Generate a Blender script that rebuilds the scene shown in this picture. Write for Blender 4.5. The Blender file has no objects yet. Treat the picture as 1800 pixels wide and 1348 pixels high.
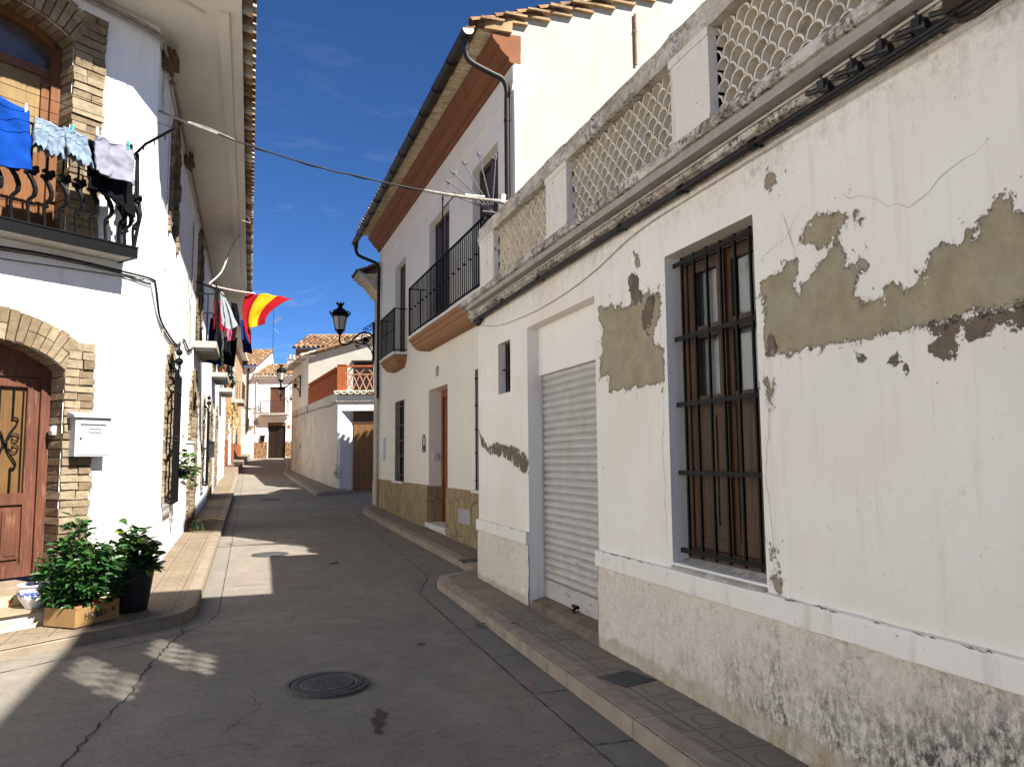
import bpy, bmesh, math, random
from math import sin, cos, pi, radians, sqrt, exp
from mathutils import Vector, Matrix, noise
from mathutils.geometry import tessellate_polygon
R = random.Random(7)
SC = bpy.context.scene
COL = SC.collection
V = Vector

# ------------------------------------------------------------------ helpers
class Fr:
    """A facade frame: s runs along the wall, d outwards, z up."""
    def __init__(f, o, u, n):
        f.o = V((o[0], o[1], 0)); f.u = V((u[0], u[1], 0)).normalized(); f.n = V((n[0], n[1], 0)).normalized()
    def __call__(f, s, d, z):
        return f.o + f.u*s + f.n*d + V((0, 0, z))
class WorldFr:
    def __call__(f, s, d, z): return V((s, d, z))
WF = WorldFr()

class MB:
    def __init__(m): m.v = []; m.f = []; m.mi = []
    def vert(m, p): m.v.append(tuple(p)); return len(m.v)-1
    def face(m, idx, mi=0): m.f.append(tuple(idx)); m.mi.append(mi)
    def poly(m, pts, mi=0): m.face([m.vert(p) for p in pts], mi)
    def box(m, fr, s0, s1, d0, d1, z0, z1, mi=0, j=0.0, r=None):
        c = []
        for z in (z0, z1):
            for d in (d0, d1):
                for s in (s0, s1):
                    p = fr(s, d, z)
                    if j:
                        p = p + V((r.uniform(-j, j), r.uniform(-j, j), r.uniform(-j, j)))
                    c.append(m.vert(p))
        for q in ((0, 1, 3, 2), (4, 6, 7, 5), (0, 4, 5, 1), (2, 3, 7, 6), (0, 2, 6, 4), (1, 5, 7, 3)):
            m.face([c[i] for i in q], mi)
    def prism(m, fr, prof, s0, s1, mi=0, cap=True):
        """prof: list of (d,z) swept along s."""
        a = [m.vert(fr(s0, d, z)) for d, z in prof]; b = [m.vert(fr(s1, d, z)) for d, z in prof]
        n = len(prof)
        for i in range(n):
            k = (i+1) % n
            m.face((a[i], a[k], b[k], b[i]), mi)
        if cap: m.face(a[::-1], mi); m.face(b, mi)
    def extrude(m, fr, outline, d0, d1, mi=0):
        """outline: list of (s,z) extruded between d0 and d1."""
        a = [m.vert(fr(s, d0, z)) for s, z in outline]; b = [m.vert(fr(s, d1, z)) for s, z in outline]
        n = len(outline)
        for i in range(n):
            k = (i+1) % n
            m.face((a[i], a[k], b[k], b[i]), mi)
        m.face(a[::-1], mi); m.face(b, mi)
    def tube(m, pts, r, n=6, mi=0, cap=True, closed=False):
        pts = [V(p) for p in pts]; N = len(pts)
        rs = r if isinstance(r, (list, tuple)) else [r]*N
        rings = []; prev = None
        for i, p in enumerate(pts):
            if closed: t = pts[(i+1) % N]-pts[i-1]
            else: t = pts[min(i+1, N-1)]-pts[max(i-1, 0)]
            if t.length < 1e-9: t = V((0, 0, 1))
            t.normalize()
            if prev is None:
                a = V((0, 0, 1)) if abs(t.z) < .9 else V((1, 0, 0))
                x = t.cross(a).normalized()
            else:
                x = prev-t*prev.dot(t)
                x = x.normalized() if x.length > 1e-6 else t.orthogonal().normalized()
            prev = x; y = t.cross(x)
            rings.append([m.vert(p+(x*cos(2*pi*k/n)+y*sin(2*pi*k/n))*rs[i]) for k in range(n)])
        M = N if closed else N-1
        for i in range(M):
            a, b = rings[i], rings[(i+1) % N]
            for k in range(n): m.face((a[k], a[(k+1) % n], b[(k+1) % n], b[k]), mi)
        if cap and not closed: m.face(rings[0][::-1], mi); m.face(rings[-1], mi)
    def lathe(m, c, prof, n=16, mi=0, cap=True, sx=1, sy=1, ph=0):
        c = V(c); rings = []
        for r, z in prof:
            rings.append([m.vert(c+V((r*sx*cos(2*pi*k/n+ph), r*sy*sin(2*pi*k/n+ph), z))) for k in range(n)])
        for a, b in zip(rings, rings[1:]):
            for k in range(n): m.face((a[k], a[(k+1) % n], b[(k+1) % n], b[k]), mi)
        if cap: m.face(rings[0][::-1], mi); m.face(rings[-1], mi)
    def ball(m, c, r, n=8, mi=0, sz=1):
        m.lathe(c, [(max(r*sin(pi*i/n), r*.01), -r*cos(pi*i/n)*sz) for i in range(n+1)], n, mi)
    def build(m, name, mats, parent=None, smooth=False, attrs=None, recalc=True):
        me = bpy.data.meshes.new(name)
        o = bpy.data.objects.new(name, me); COL.objects.link(o)
        off = V((0, 0, 0))
        if parent is not None:
            o.parent = parent
            r = parent
            while r.parent: r = r.parent
            off = V(r.location)
        me.from_pydata([tuple(V(p)-off) for p in m.v], [], m.f)
        if not isinstance(mats, (list, tuple)): mats = [mats]
        for mt in mats: me.materials.append(mt)
        if len(mats) > 1: me.polygons.foreach_set('material_index', m.mi)
        if attrs:
            for k, vals in attrs.items():
                a = me.attributes.new(k, 'FLOAT', 'POINT'); a.data.foreach_set('value', vals)
        if recalc:
            bm = bmesh.new(); bm.from_mesh(me); bmesh.ops.recalc_face_normals(bm, faces=bm.faces); bm.to_mesh(me); bm.free()
        if smooth:
            me.polygons.foreach_set('use_smooth', [True]*len(me.polygons))
            if smooth != 'all':
                try: me.set_sharp_from_angle(angle=radians(45))
                except Exception: pass
        me.update()
        return o

def tag(o, label=None, cat=None, group=None, kind=None):
    if label: o['label'] = label
    if cat: o['category'] = cat
    if group: o['group'] = group
    if kind: o['kind'] = kind
    return o
def thing(name, label, cat, loc=(0, 0, 0), group=None):
    o = bpy.data.objects.new(name, None); COL.objects.link(o); o.location = loc; o.empty_display_size = .2
    return tag(o, label, cat, group)
def one(mb, name, mats, label, cat, group=None, smooth=False):
    """A thing that is a single mesh; its origin moves to its lowest corner."""
    xs = [p[0] for p in mb.v]; ys = [p[1] for p in mb.v]; zs = [p[2] for p in mb.v]
    b = V(((min(xs)+max(xs))/2, (min(ys)+max(ys))/2, min(zs)))
    mb.v = [tuple(V(p)-b) for p in mb.v]
    o = mb.build(name, mats, None, smooth); o.location = b
    return tag(o, label, cat, group)

def poly_holes(mb, fr, outline, holes, d=0.0, mi=0, reveal=None, rmi=0):
    """A flat wall in a facade frame with any outline and hole shapes; reveal: depth per hole."""
    loops = [outline]+holes
    flat = [p for L in loops for p in L]
    tris = tessellate_polygon([[V((p[0], p[1], 0)) for p in L] for L in loops])
    ids = [mb.vert(fr(p[0], d, p[1])) for p in flat]
    for t in tris: mb.face([ids[i] for i in t], mi)
    if reveal:
        k = len(outline)
        for L, dep in zip(holes, reveal):
            n = len(L)
            if dep:
                b = [mb.vert(fr(p[0], d-dep, p[1])) for p in L]
                for i in range(n):
                    j = (i+1) % n
                    mb.face((ids[k+i], ids[k+j], b[j], b[i]), rmi)
            k += n
def rect(a, b, c, d): return [(a, c), (b, c), (b, d), (a, d)]
def arch(a, b, c, d, rise, n=12):
    """opening from s=a..b, z=c..d with a segmental arch of given rise on top."""
    w = (b-a)/2; r = (w*w+rise*rise)/(2*rise); cz = d+rise-r; m = (a+b)/2
    th = math.asin(min(1, w/r)); th = th if rise <= w else pi-th
    pts = [(a, c), (b, c)]
    for i in range(n+1):
        t = th-2*th*i/n
        pts.append((m+r*sin(t), cz+r*cos(t)))
    return pts

def grid_wall(mb, fr, ss, zs, holes, d=0.0, fn=None, mi=0):
    """Grid sheet with rectangular holes cut out of it; returns (s,z) per vertex."""
    ss = sorted(set([round(x, 4) for x in ss]+[round(h[i], 4) for h in holes for i in (0, 1)]))
    zs = sorted(set([round(x, 4) for x in zs]+[round(h[i], 4) for h in holes for i in (2, 3)]))
    idx = {}; info = []
    def g(i, j):
        k = (i, j)
        if k not in idx:
            s, z = ss[i], zs[j]
            dd = d+(fn(s, z) if fn else 0)
            idx[k] = mb.vert(fr(s, dd, z)); info.append((s, z))
        return idx[k]
    for i in range(len(ss)-1):
        for j in range(len(zs)-1):
            cs, cz = (ss[i]+ss[i+1])/2, (zs[j]+zs[j+1])/2
            if any(h[0] < cs < h[1] and h[2] < cz < h[3] for h in holes): continue
            mb.face((g(i, j), g(i+1, j), g(i+1, j+1), g(i, j+1)), mi)
    return info
def frange(a, b, st):
    n = max(1, int(round((b-a)/st))); return [a+(b-a)*i/n for i in range(n+1)]

def sdf(P, x, y):
    """signed distance to a polygon, negative inside."""
    best = 1e9; ins = False; n = len(P)
    for i in range(n):
        x0, y0 = P[i]; x1, y1 = P[(i+1) % n]
        dx, dy = x1-x0, y1-y0; L = dx*dx+dy*dy
        t = max(0, min(1, ((x-x0)*dx+(y-y0)*dy)/L)) if L else 0
        q = (x-x0-t*dx)**2+(y-y0-t*dy)**2
        if q < best: best = q
        if (y0 > y) != (y1 > y) and x < (x1-x0)*(y-y0)/(y1-y0)+x0: ins = not ins
    return -sqrt(best) if ins else sqrt(best)
def sdf_many(polys, pts, cap=.3):
    out = []; bbs = [(min(p[0] for p in P)-cap, max(p[0] for p in P)+cap, min(p[1] for p in P)-cap, max(p[1] for p in P)+cap) for P in polys]
    for x, y in pts:
        v = cap
        for P, b in zip(polys, bbs):
            if b[0] < x < b[1] and b[2] < y < b[3]: v = min(v, sdf(P, x, y))
        out.append(v)
    return out
def seg_many(lines, pts, cap=.3):
    out = []; 
    bbs = [(min(p[0] for p in P)-cap, max(p[0] for p in P)+cap, min(p[1] for p in P)-cap, max(p[1] for p in P)+cap) for P in lines]
    for x, y in pts:
        v = cap
        for P, b in zip(lines, bbs):
            if not (b[0] < x < b[1] and b[2] < y < b[3]): continue
            for (x0, y0), (x1, y1) in zip(P, P[1:]):
                dx, dy = x1-x0, y1-y0; L = dx*dx+dy*dy
                t = max(0, min(1, ((x-x0)*dx+(y-y0)*dy)/L))
                v = min(v, sqrt((x-x0-t*dx)**2+(y-y0-t*dy)**2))
        out.append(v)
    return out
def smooth_path(pts, k=6):
    """Catmull-Rom through points."""
    P = [V(p) for p in pts]; out = []
    for i in range(len(P)-1):
        a = P[i-1] if i else P[0]*2-P[1]; b = P[i]; c = P[i+1]; d = P[i+2] if i+2 < len(P) else P[-1]*2-P[-2]
        for j in range(k):
            t = j/k
            out.append(.5*((2*b)+(c-a)*t+(2*a-5*b+4*c-d)*t*t+(3*b-a-3*c+d)*t**3))
    out.append(P[-1]); return out

ZY = [-30, 3, 6, 10, 14, 18, 22, 26, 30, 36, 42, 50, 57, 65, 90]
ZZ = [-.25, -.04, 0, .06, .13, .2, .3, .42, .55, .78, 1.05, 1.48, 1.83, 2.1, 2.6]
def zr(y):
    if y <= ZY[0]: return ZZ[0]
    for i in range(len(ZY)-1):
        if y <= ZY[i+1]: return ZZ[i]+(ZZ[i+1]-ZZ[i])*(y-ZY[i])/(ZY[i+1]-ZY[i])
    return ZZ[-1]

# ------------------------------------------------------------------ materials
class N:
    def __init__(s, name):
        s.m = bpy.data.materials.new(name); s.m.use_nodes = True
        s.t = s.m.node_tree; s.t.nodes.clear()
        s.out = s.t.nodes.new('ShaderNodeOutputMaterial'); s.b = s.t.nodes.new('ShaderNodeBsdfPrincipled')
        s.t.links.new(s.b.outputs[0], s.out.inputs[0])
        s.pos = s.t.nodes.new('ShaderNodeNewGeometry').outputs['Position']
    def new(s, ty, **kw):
        n = s.t.nodes.new(ty)
        for k, v in kw.items(): setattr(n, k, v)
        return n
    def set(s, sock, v):
        if hasattr(v, 'is_linked') or isinstance(v, bpy.types.NodeSocket): s.t.links.new(v, sock)
        else: sock.default_value = v
    def noise(s, scale, detail=4, rough=.55, vec=None, dist=0):
        n = s.new('ShaderNodeTexNoise'); s.set(n.inputs['Vector'], vec or s.pos)
        n.inputs['Scale'].default_value = scale; n.inputs['Detail'].default_value = detail; n.inputs['Roughness'].default_value = rough
        n.inputs['Distortion'].default_value = dist
        return n.outputs['Fac']
    def vor(s, scale, vec=None, feat='F1', out='Distance'):
        n = s.new('ShaderNodeTexVoronoi', feature=feat); s.set(n.inputs['Vector'], vec or s.pos); n.inputs['Scale'].default_value = scale
        return n.outputs[out]
    def map(s, scale=(1, 1, 1), rot=(0, 0, 0), loc=(0, 0, 0), vec=None):
        n = s.new('ShaderNodeMapping'); s.set(n.inputs['Vector'], vec or s.pos)
        n.inputs['Scale'].default_value = scale; n.inputs['Rotation'].default_value = rot; n.inputs['Location'].default_value = loc
        return n.outputs[0]
    def math(s, op, a, b=0.0, clamp=False):
        n = s.new('ShaderNodeMath', operation=op, use_clamp=clamp); s.set(n.inputs[0], a); s.set(n.inputs[1], b); return n.outputs[0]
    def ramp(s, x, a, b, lo=0., hi=1.):
        n = s.new('ShaderNodeMapRange', clamp=True); s.set(n.inputs[0], x)
        n.inputs[1].default_value = a; n.inputs[2].default_value = b; n.inputs[3].default_value = lo; n.inputs[4].default_value = hi
        return n.outputs[0]
    def mix(s, fac, a, b):
        n = s.new('ShaderNodeMix', data_type='RGBA'); s.set(n.inputs[0], fac)
        for i, v in ((6, a), (7, b)):
            if isinstance(v, (tuple, list)): v = (*v[:3], 1)
            s.set(n.inputs[i], v)
        return n.outputs[2]
    def scalec(s, c, f):
        n = s.new('ShaderNodeVectorMath', operation='SCALE'); s.set(n.inputs[0], c); s.set(n.inputs['Scale'], f); return n.outputs[0]
    def sep(s, vec=None):
        n = s.new('ShaderNodeSeparateXYZ'); s.set(n.inputs[0], vec or s.pos); return n.outputs
    def attr(s, name):
        n = s.new('ShaderNodeAttribute', attribute_name=name); return n.outputs['Fac']
    def bump(s, h, dist=.01, st=1., prev=None):
        n = s.new('ShaderNodeBump'); s.set(n.inputs['Height'], h); n.inputs['Distance'].default_value = dist; n.inputs['Strength'].default_value = st
        if prev is not None: s.t.links.new(prev, n.inputs['Normal'])
        return n.outputs[0]
    def fin(s, col, rough=.8, normal=None, spec=.3, metal=0.):
        if isinstance(col, (tuple, list)): col = (*col[:3], 1)
        s.set(s.b.inputs['Base Color'], col); s.set(s.b.inputs['Roughness'], rough)
        s.b.inputs['Specular IOR Level'].default_value = spec; s.b.inputs['Metallic'].default_value = metal
        if normal is not None: s.t.links.new(normal, s.b.inputs['Normal'])
        return s.m

def simple(name, col, rough=.7, var=.18, sc=7, bump=.002, bsc=60, spec=.3, metal=0., dirt=None, dsc=3, dthr=(.55, .75), stretch=None):
    n = N(name)
    vec = n.map(stretch) if stretch else None
    f = n.noise(sc, 5, .6, vec)
    a = tuple(c*(1-var) for c in col); b = tuple(min(1, c*(1+var)) for c in col)
    c = n.mix(n.ramp(f, .3, .7), a, b)
    if dirt: c = n.mix(n.ramp(n.noise(dsc, 6, .65), *dthr), c, dirt)
    nm = n.bump(n.noise(bsc, 4, .6, vec), bump) if bump else None
    return n.fin(c, rough, nm, spec, metal)

def wood(name, dark, light, axis='z', rough=.5, sc=1.0, worn=None):
    n = N(name)
    st = {'z': (28, 28, 1.6), 'x': (1.6, 28, 28), 'y': (28, 1.6, 28)}[axis]
    f = n.noise(1.6*sc, 6, .62, n.map(st), .6)
    c = n.mix(n.ramp(f, .3, .72), dark, light)
    big = n.noise(2.2, 3)
    c = n.mix(n.ramp(big, .35, .75, 0, .5), c, tuple(x*.6 for x in dark))
    if worn: c = n.mix(n.ramp(n.noise(3.5*sc, 7, .7, n.map((6, 6, 1.2))), .56, .72, 0, .8), c, worn)
    return n.fin(c, rough, n.bump(f, .003), .35)

def plaster(name, col, var=.05, dirt=(.45, .40, .33), amt=.35, bump=.006, streak=True, rough=.92, low=None, chips=.0, patchy=None):
    """lime-washed wall: soft mottling, rain streaks, small chips; low=(z, colour) splash zone with a ragged edge"""
    n = N(name)
    f = n.noise(1.3, 6, .6); g = n.noise(9, 5, .6)
    c = n.mix(n.ramp(f, .3, .7), tuple(x*(1-var) for x in col), tuple(min(.95, x*(1+var)) for x in col))
    if patchy: c = n.mix(n.ramp(n.noise(.9, 3, .5, n.map(loc=(4, 2, 7))), .5, .62, 0, .7), c, patchy)
    if streak:
        st = n.noise(3, 5, .65, n.map((3.2, 3.2, .28)))
        c = n.mix(n.math('MULTIPLY', n.ramp(st, .56, .8), amt), c, dirt)
    c = n.mix(n.math('MULTIPLY', n.ramp(n.noise(26, 3, .7), .64, .76), amt*.8), c, dirt)
    if chips:
        c = n.mix(n.ramp(n.noise(11, 5, .7, n.map(loc=(9, 3, 1))), 1-chips, 1.015-chips), c, (.33, .28, .21))
    if low:
        z = n.sep()[2]
        k = n.math('SUBTRACT', z, n.math('MULTIPLY', n.noise(5, 6, .7), .5))
        c = n.mix(n.ramp(k, low[0]-.1, low[0]+.02, low[2] if len(low) > 2 else 1, 0), c, low[1])
    b1 = n.bump(n.noise(4, 4, .5), bump*3, .6); b2 = n.bump(n.noise(70, 4, .6), bump*.35, 1, b1); b3 = n.bump(g, bump, .7, b2)
    return n.fin(c, rough, b3, .15)

MT = {}
def mats():
    m = MT
    m['white'] = plaster('white_plaster', (.76, .765, .76), .05, (.40, .38, .34), .45, bump=.012)
    m['white_street'] = plaster('white_street_plaster', (.76, .765, .77), .06, (.38, .38, .37), .55, bump=.01)
    m['white_old'] = plaster('old_white_plaster', (.68, .64, .56), .08, (.30, .26, .20), .7, bump=.01, low=(.9, (.55, .46, .33), .5))
    m['soffit'] = plaster('soffit_plaster', (.66, .62, .55), .05, (.40, .34, .26), .4, streak=False)
    m['cream'] = plaster('cream_plaster', (.385, .37, .318), .06, (.26, .205, .14), .5, bump=.008)
    m['house_white'] = plaster('smooth_cream_plaster', (.82, .77, .675), .03, (.62, .55, .46), .22, bump=.002, streak=True)
    m['strip_white'] = plaster('white_trim', (.86, .85, .83), .02, amt=.08, bump=.002)
    m['peach'] = plaster('peach_plaster', (.44, .285, .16), .06, (.6, .4, .25), .3)
    m['orange'] = plaster('orange_plaster', (.32, .105, .04), .06, (.5, .2, .1), .3)
    m['beige'] = plaster('beige_plaster', (.50, .44, .35), .06, amt=.3)
    m['reveal'] = plaster('reveal_plaster', (.70, .69, .67), .04, (.35, .33, .30), .35, bump=.008)
    m['jamb_shade'] = plaster('jamb_plaster', (.72, .70, .66), .04, amt=.15, bump=.003)
    m['iron'] = simple('black_iron', (.004, .004, .0045), .5, .3, 30, .0004, 90, .14)
    m['iron_grey'] = simple('weathered_iron', (.014, .014, .016), .6, .4, 20, .001, 60, .3, dirt=(.04, .034, .028))
    m['cable'] = simple('black_cable', (.008, .008, .009), .6, .3, 20, 0, 0, .4)
    m['cable_grey'] = simple('grey_cable', (.26, .235, .20), .8, .35, 14, .002)
    m['conduit'] = simple('pale_conduit', (.50, .46, .40), .8, .2, 12, .001)
    m['wood_door'] = wood('red_brown_wood', (.070, .024, .013), (.165, .062, .036), 'z', .55, worn=(.24, .13, .08))
    m['wood_panel'] = wood('honey_wood', (.105, .052, .016), (.175, .095, .032), 'z', .5)
    m['wood_win'] = wood('dark_window_wood', (.040, .018, .009), (.115, .055, .026), 'z', .5)
    m['wood_winx'] = wood('dark_window_wood_rail', (.040, .018, .009), (.115, .055, .026), 'y', .5)
    m['wood_shut'] = wood('brown_shutter_wood', (.055, .034, .026), (.10, .066, .05), 'z', .55)
    m['wood_garage'] = wood('garage_wood', (.14, .066, .024), (.23, .118, .045), 'z', .55)
    m['wood_garage_shade'] = wood('shaded_garage_wood', (.05, .022, .012), (.10, .045, .022), 'x', .55)  # darker copy of the garage wood, painted as the lintel's shadow
    m['wood_far'] = wood('far_shutter_wood', (.11, .045, .025), (.19, .085, .05), 'x', .6)
    m['wood_dark'] = simple('very_dark_wood', (.012, .006, .004), .6, .3, 8, .002)
    m['wood_orange'] = wood('orange_door_wood', (.22, .065, .02), (.34, .12, .04), 'z', .4)
    m['brick_a'] = simple('tan_brick', (.215, .166, .106), .9, .25, 14, .008, 40, .15, dirt=(.15, .11, .065), dsc=9)
    m['brick_b'] = simple('pale_brick', (.265, .213, .143), .9, .22, 14, .008, 40, .15, dirt=(.18, .135, .085), dsc=9)
    m['brick_c'] = simple('brown_brick', (.172, .127, .080), .9, .25, 14, .008, 40, .15, dirt=(.11, .08, .05), dsc=9)
    m['mortar'] = simple('mortar', (.11, .09, .065), .95, .2, 20, .006, 60, .1)
    m['tile_a'] = simple('roof_tile_ochre', (.24, .135, .07), .9, .3, 5, .006, 30, .15, dirt=(.085, .068, .05), dsc=4, dthr=(.5, .68))
    m['tile_b'] = simple('roof_tile_pale', (.32, .215, .12), .9, .3, 5, .006, 30, .15, dirt=(.11, .09, .065), dsc=4, dthr=(.5, .68))
    m['tile_c'] = simple('roof_tile_brown', (.17, .095, .055), .9, .3, 5, .006, 30, .15, dirt=(.065, .056, .045), dsc=4, dthr=(.5, .68))
    m['tile_w'] = simple('whitewashed_tile', (.50, .46, .39), .9, .2, 9, .006, 30, .15, dirt=(.30, .26, .2), dsc=6)
    m['tile_u'] = simple('tile_underside', (.60, .49, .32), .9, .3, 6, .004, 40, .1, dirt=(.30, .235, .14), dsc=7)
    m['cornice_brown'] = simple('brown_cornice', (.19, .076, .034), .8, .14, 5, .004, 50, .2)
    m['corbel'] = simple('ochre_balcony_corbel', (.29, .15, .072), .8, .12, 6, .003, 50, .2)
    m['terracotta'] = simple('red_brick', (.34, .095, .034), .9, .2, 12, .005, 50, .15)
    m['gutter'] = simple('brown_gutter', (.014, .011, .009), .5, .25, 6, .0005, 40, .3)
    m['zinc'] = simple('zinc', (.40, .41, .42), .4, .2, 10, .001, 40, .5, .6)
    m['marble'] = simple('white_marble', (.72, .70, .66), .5, .08, 8, .001, 40, .4)
    m['concrete'] = simple('concrete_slab', (.36, .34, .30), .9, .2, 5, .006, 50, .2, dirt=(.13, .12, .10), dsc=5)
    m['box_white'] = simple('white_enamel', (.34, .36, .385), .35, .02, 3, 0, 0, .5)
    m['plastic_white'] = simple('white_plastic', (.62, .61, .57), .5, .05, 5, 0, 0, .4)
    m['plastic_grey'] = simple('grey_plastic', (.38, .38, .37), .5, .08, 5, 0, 0, .4)
    m['black'] = simple('black_plastic', (.012, .012, .013), .45, .1, 6, 0, 0, .45)
    m['card'] = simple('brown_cardboard', (.27, .165, .068), .85, .1, 6, .001, 90, .15)
    m['ink'] = simple('black_ink', (.02, .018, .015), .8, .1, 6, 0)
    m['soil'] = simple('soil', (.06, .04, .025), .95, .3, 30, .01, 50, .1)
    m['clay'] = simple('clay_pot', (.36, .14, .06), .8, .15, 8, .002)
    m['step_tile'] = simple('step_stone', (.26, .205, .14), .85, .18, 6, .003, 60, .2, dirt=(.16, .125, .085), dsc=5)
    m['step_white'] = plaster('peeling_step_plaster', (.44, .42, .37), .06, (.25, .19, .12), .6, chips=.46)
    g = N('glass_dark'); m['glass'] = g.fin((.02, .022, .025), .06, None, .9)
    g = N('glass_brown'); m['glass_brown'] = g.fin(g.mix(g.ramp(g.noise(3, 3), .3, .7), (.05, .035, .03), (.10, .075, .065)), .12, None, .7)
    g = N('clear_pane'); tr = g.new('ShaderNodeBsdfTransparent'); tr.inputs[0].default_value = (.86, .89, .88, 1); gl = g.new('ShaderNodeBsdfGlossy'); gl.inputs['Roughness'].default_value = .03; ms = g.new('ShaderNodeMixShader')
    ms.inputs[0].default_value = .07; g.t.links.new(tr.outputs[0], ms.inputs[1]); g.t.links.new(gl.outputs[0], ms.inputs[2]); g.t.links.new(ms.outputs[0], g.out.inputs[0]); m['pane'] = g.m
    m['curtain'] = simple('net_curtain', (.30, .295, .285), .9, .08, 6, 0)
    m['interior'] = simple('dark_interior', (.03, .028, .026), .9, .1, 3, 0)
    m['lamp_glass'] = simple('frosted_lamp_glass', (.45, .42, .36), .35, .05, 4, 0, 0, .5)
    for k, c in dict(blue=(.003, .045, .26), white_cloth=(.215, .21, .265), black_cloth=(.004, .004, .006), red=(.27, .007, .011), yellow=(.44, .30, .008),
                     grey_cloth=(.25, .275, .30), pink=(.42, .10, .19), navy=(.012, .018, .10), maroon=(.20, .01, .02), netblack=(.02, .02, .024)).items():
        m[k] = simple(k+'_fabric', c, .9, .1, 9, .003, 25, .1)
    n = N('denim'); f = n.noise(120, 2, .5); c = n.mix(n.ramp(n.noise(7, 5, .65), .35, .65), (.085, .13, .19), (.20, .26, .33))
    m['denim'] = n.fin(n.mix(n.ramp(f, .3, .7, 0, .25), c, (.30, .33, .36)), .95, n.bump(n.noise(18, 4), .01), .1)
    m['peg_teal'] = simple('teal_peg', (.03, .42, .40), .4, .05, 5, 0)
    m['peg_white'] = simple('white_peg', (.8, .8, .78), .4, .05, 5, 0)
    for k, a, b in (('leaf', (.018, .060, .013), (.045, .125, .022)), ('leaf_dark', (.014, .050, .014), (.032, .095, .022)), ('leaf_yel', (.10, .15, .02), (.22, .24, .04)), ('leaf_dry', (.34, .22, .09), (.50, .36, .16))):
        n = N(k); n.b.inputs['Transmission Weight'].default_value = 0
        m[k] = n.fin(n.mix(n.ramp(n.noise(14, 2), .35, .65), a, b), .35, None, .5)
    m['stem'] = simple('green_stem', (.10, .12, .04), .7, .2, 9, 0)
mats()

def ribbon(pts, w, r, jit=.0, sub=.06):
    """jagged centre line resampled from a 2D polyline, with a varying width."""
    out = []
    for (x0, y0), (x1, y1) in zip(pts, pts[1:]):
        L = math.dist((x0, y0), (x1, y1)); n = max(1, int(L/sub)); nx, ny = -(y1-y0)/L, (x1-x0)/L
        for i in range(n):
            t = i/n; j = r.uniform(-jit, jit) if out else 0
            out.append((x0+(x1-x0)*t+nx*j, y0+(y1-y0)*t+ny*j))
    out.append(pts[-1]); return out
def crack_mesh(mb, fr3, lines, w, r, jit):
    """thin dark ribbons on a surface; fr3 maps (a,b) to a point just above it."""
    for P in lines:
        C = ribbon(P, w, r, jit); prev = None; n = len(C)
        for i, (x, y) in enumerate(C):
            a = C[max(0, i-1)]; b = C[min(n-1, i+1)]; L = math.dist(a, b) or 1; nx, ny = -(b[1]-a[1])/L, (b[0]-a[0])/L
            ww = w*r.uniform(.35, 1.25)*(.25 if i in (0, n-1) else 1)/2
            cur = (mb.vert(fr3(x+nx*ww, y+ny*ww)), mb.vert(fr3(x-nx*ww, y-ny*ww)))
            if prev: mb.face((prev[0], cur[0], cur[1], prev[1]))
            prev = cur
SUN_E, SKY_S, EXPO = 5.0, .059, 1.5
PEEL=[[(5.85,2.92),(5.44,2.85),(5.41,2.81),(5.25,2.85),(5.29,3.05),(5.21,3.07),(5.13,3.02),(5.14,2.93),(5.09,2.84),(4.90,2.87),(4.82,2.81),(4.82,2.69),(4.94,2.53),(4.92,2.47),(4.79,2.42),(4.80,2.19),(5.15,2.18),(5.67,2.19),(5.66,2.33),(5.86,2.30),(5.78,2.49),(5.81,2.62),(5.76,2.72),(5.83,2.78)],
[(5.19,3.22),(5.13,3.16),(5.11,3.09),(5.16,3.10)],
[(3.67,2.66),(3.55,2.67),(3.45,2.65),(3.43,2.71),(3.36,2.70),(3.34,2.63),(3.39,2.60),(3.35,2.51),(3.28,2.58),(3.22,2.63),(3.15,2.64),(3.11,2.71),(3.05,2.70),(3.02,2.65),(3.00,2.58),(2.94,2.58),(2.93,2.50),(2.93,2.42),(2.89,2.35),(2.84,2.39),(2.78,2.37),(2.74,2.42),(2.68,2.44),(2.64,2.41),(2.66,2.38),(2.58,2.39),(2.59,2.41),(2.54,2.44),(2.52,2.49),(2.49,2.52),(2.45,2.53),(2.44,2.57),(2.43,2.54),(2.40,2.51),(2.35,2.52),(2.33,2.57),(2.30,2.52),(2.26,2.49),(2.26,2.60),(2.21,2.61),(2.19,2.64),(2.14,2.66),(2.11,2.62),(2.13,2.60),(2.12,2.56),(2.07,2.54),(1.94,2.55),(1.97,2.22),(2.10,2.22),(2.23,2.21),(2.36,2.22),(2.60,2.20),(2.68,2.21),(2.95,2.20),(3.09,2.22),(3.20,2.20),(3.58,2.20),(3.65,2.21),(3.63,2.41),(3.64,2.51),(3.68,2.55)],
[(3.32,2.79),(3.26,2.87),(3.20,2.89),(3.11,2.89),(3.04,2.88),(2.96,2.82),(3.00,2.77),(3.09,2.74),(3.19,2.75)],
[(2.91,2.83),(2.87,2.81),(2.88,2.76),(2.93,2.75)],
[(3.58,3.23),(3.52,3.25),(3.49,3.19),(3.54,3.16),(3.57,3.18)],
[(2.91,2.60),(2.87,2.57),(2.88,2.54),(2.91,2.56)],
[(2.64,2.48),(2.60,2.49),(2.59,2.46),(2.60,2.45)],
[(3.66,2.08),(3.61,2.06),(3.59,2.00),(3.61,1.92),(3.65,1.94),(3.63,2.01),(3.67,2.06)],
[(3.70,1.17),(3.63,1.12),(3.60,1.04),(3.60,0.91),(3.65,0.89),(3.66,0.96),(3.62,0.99),(3.62,1.06),(3.68,1.11)]]
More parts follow.
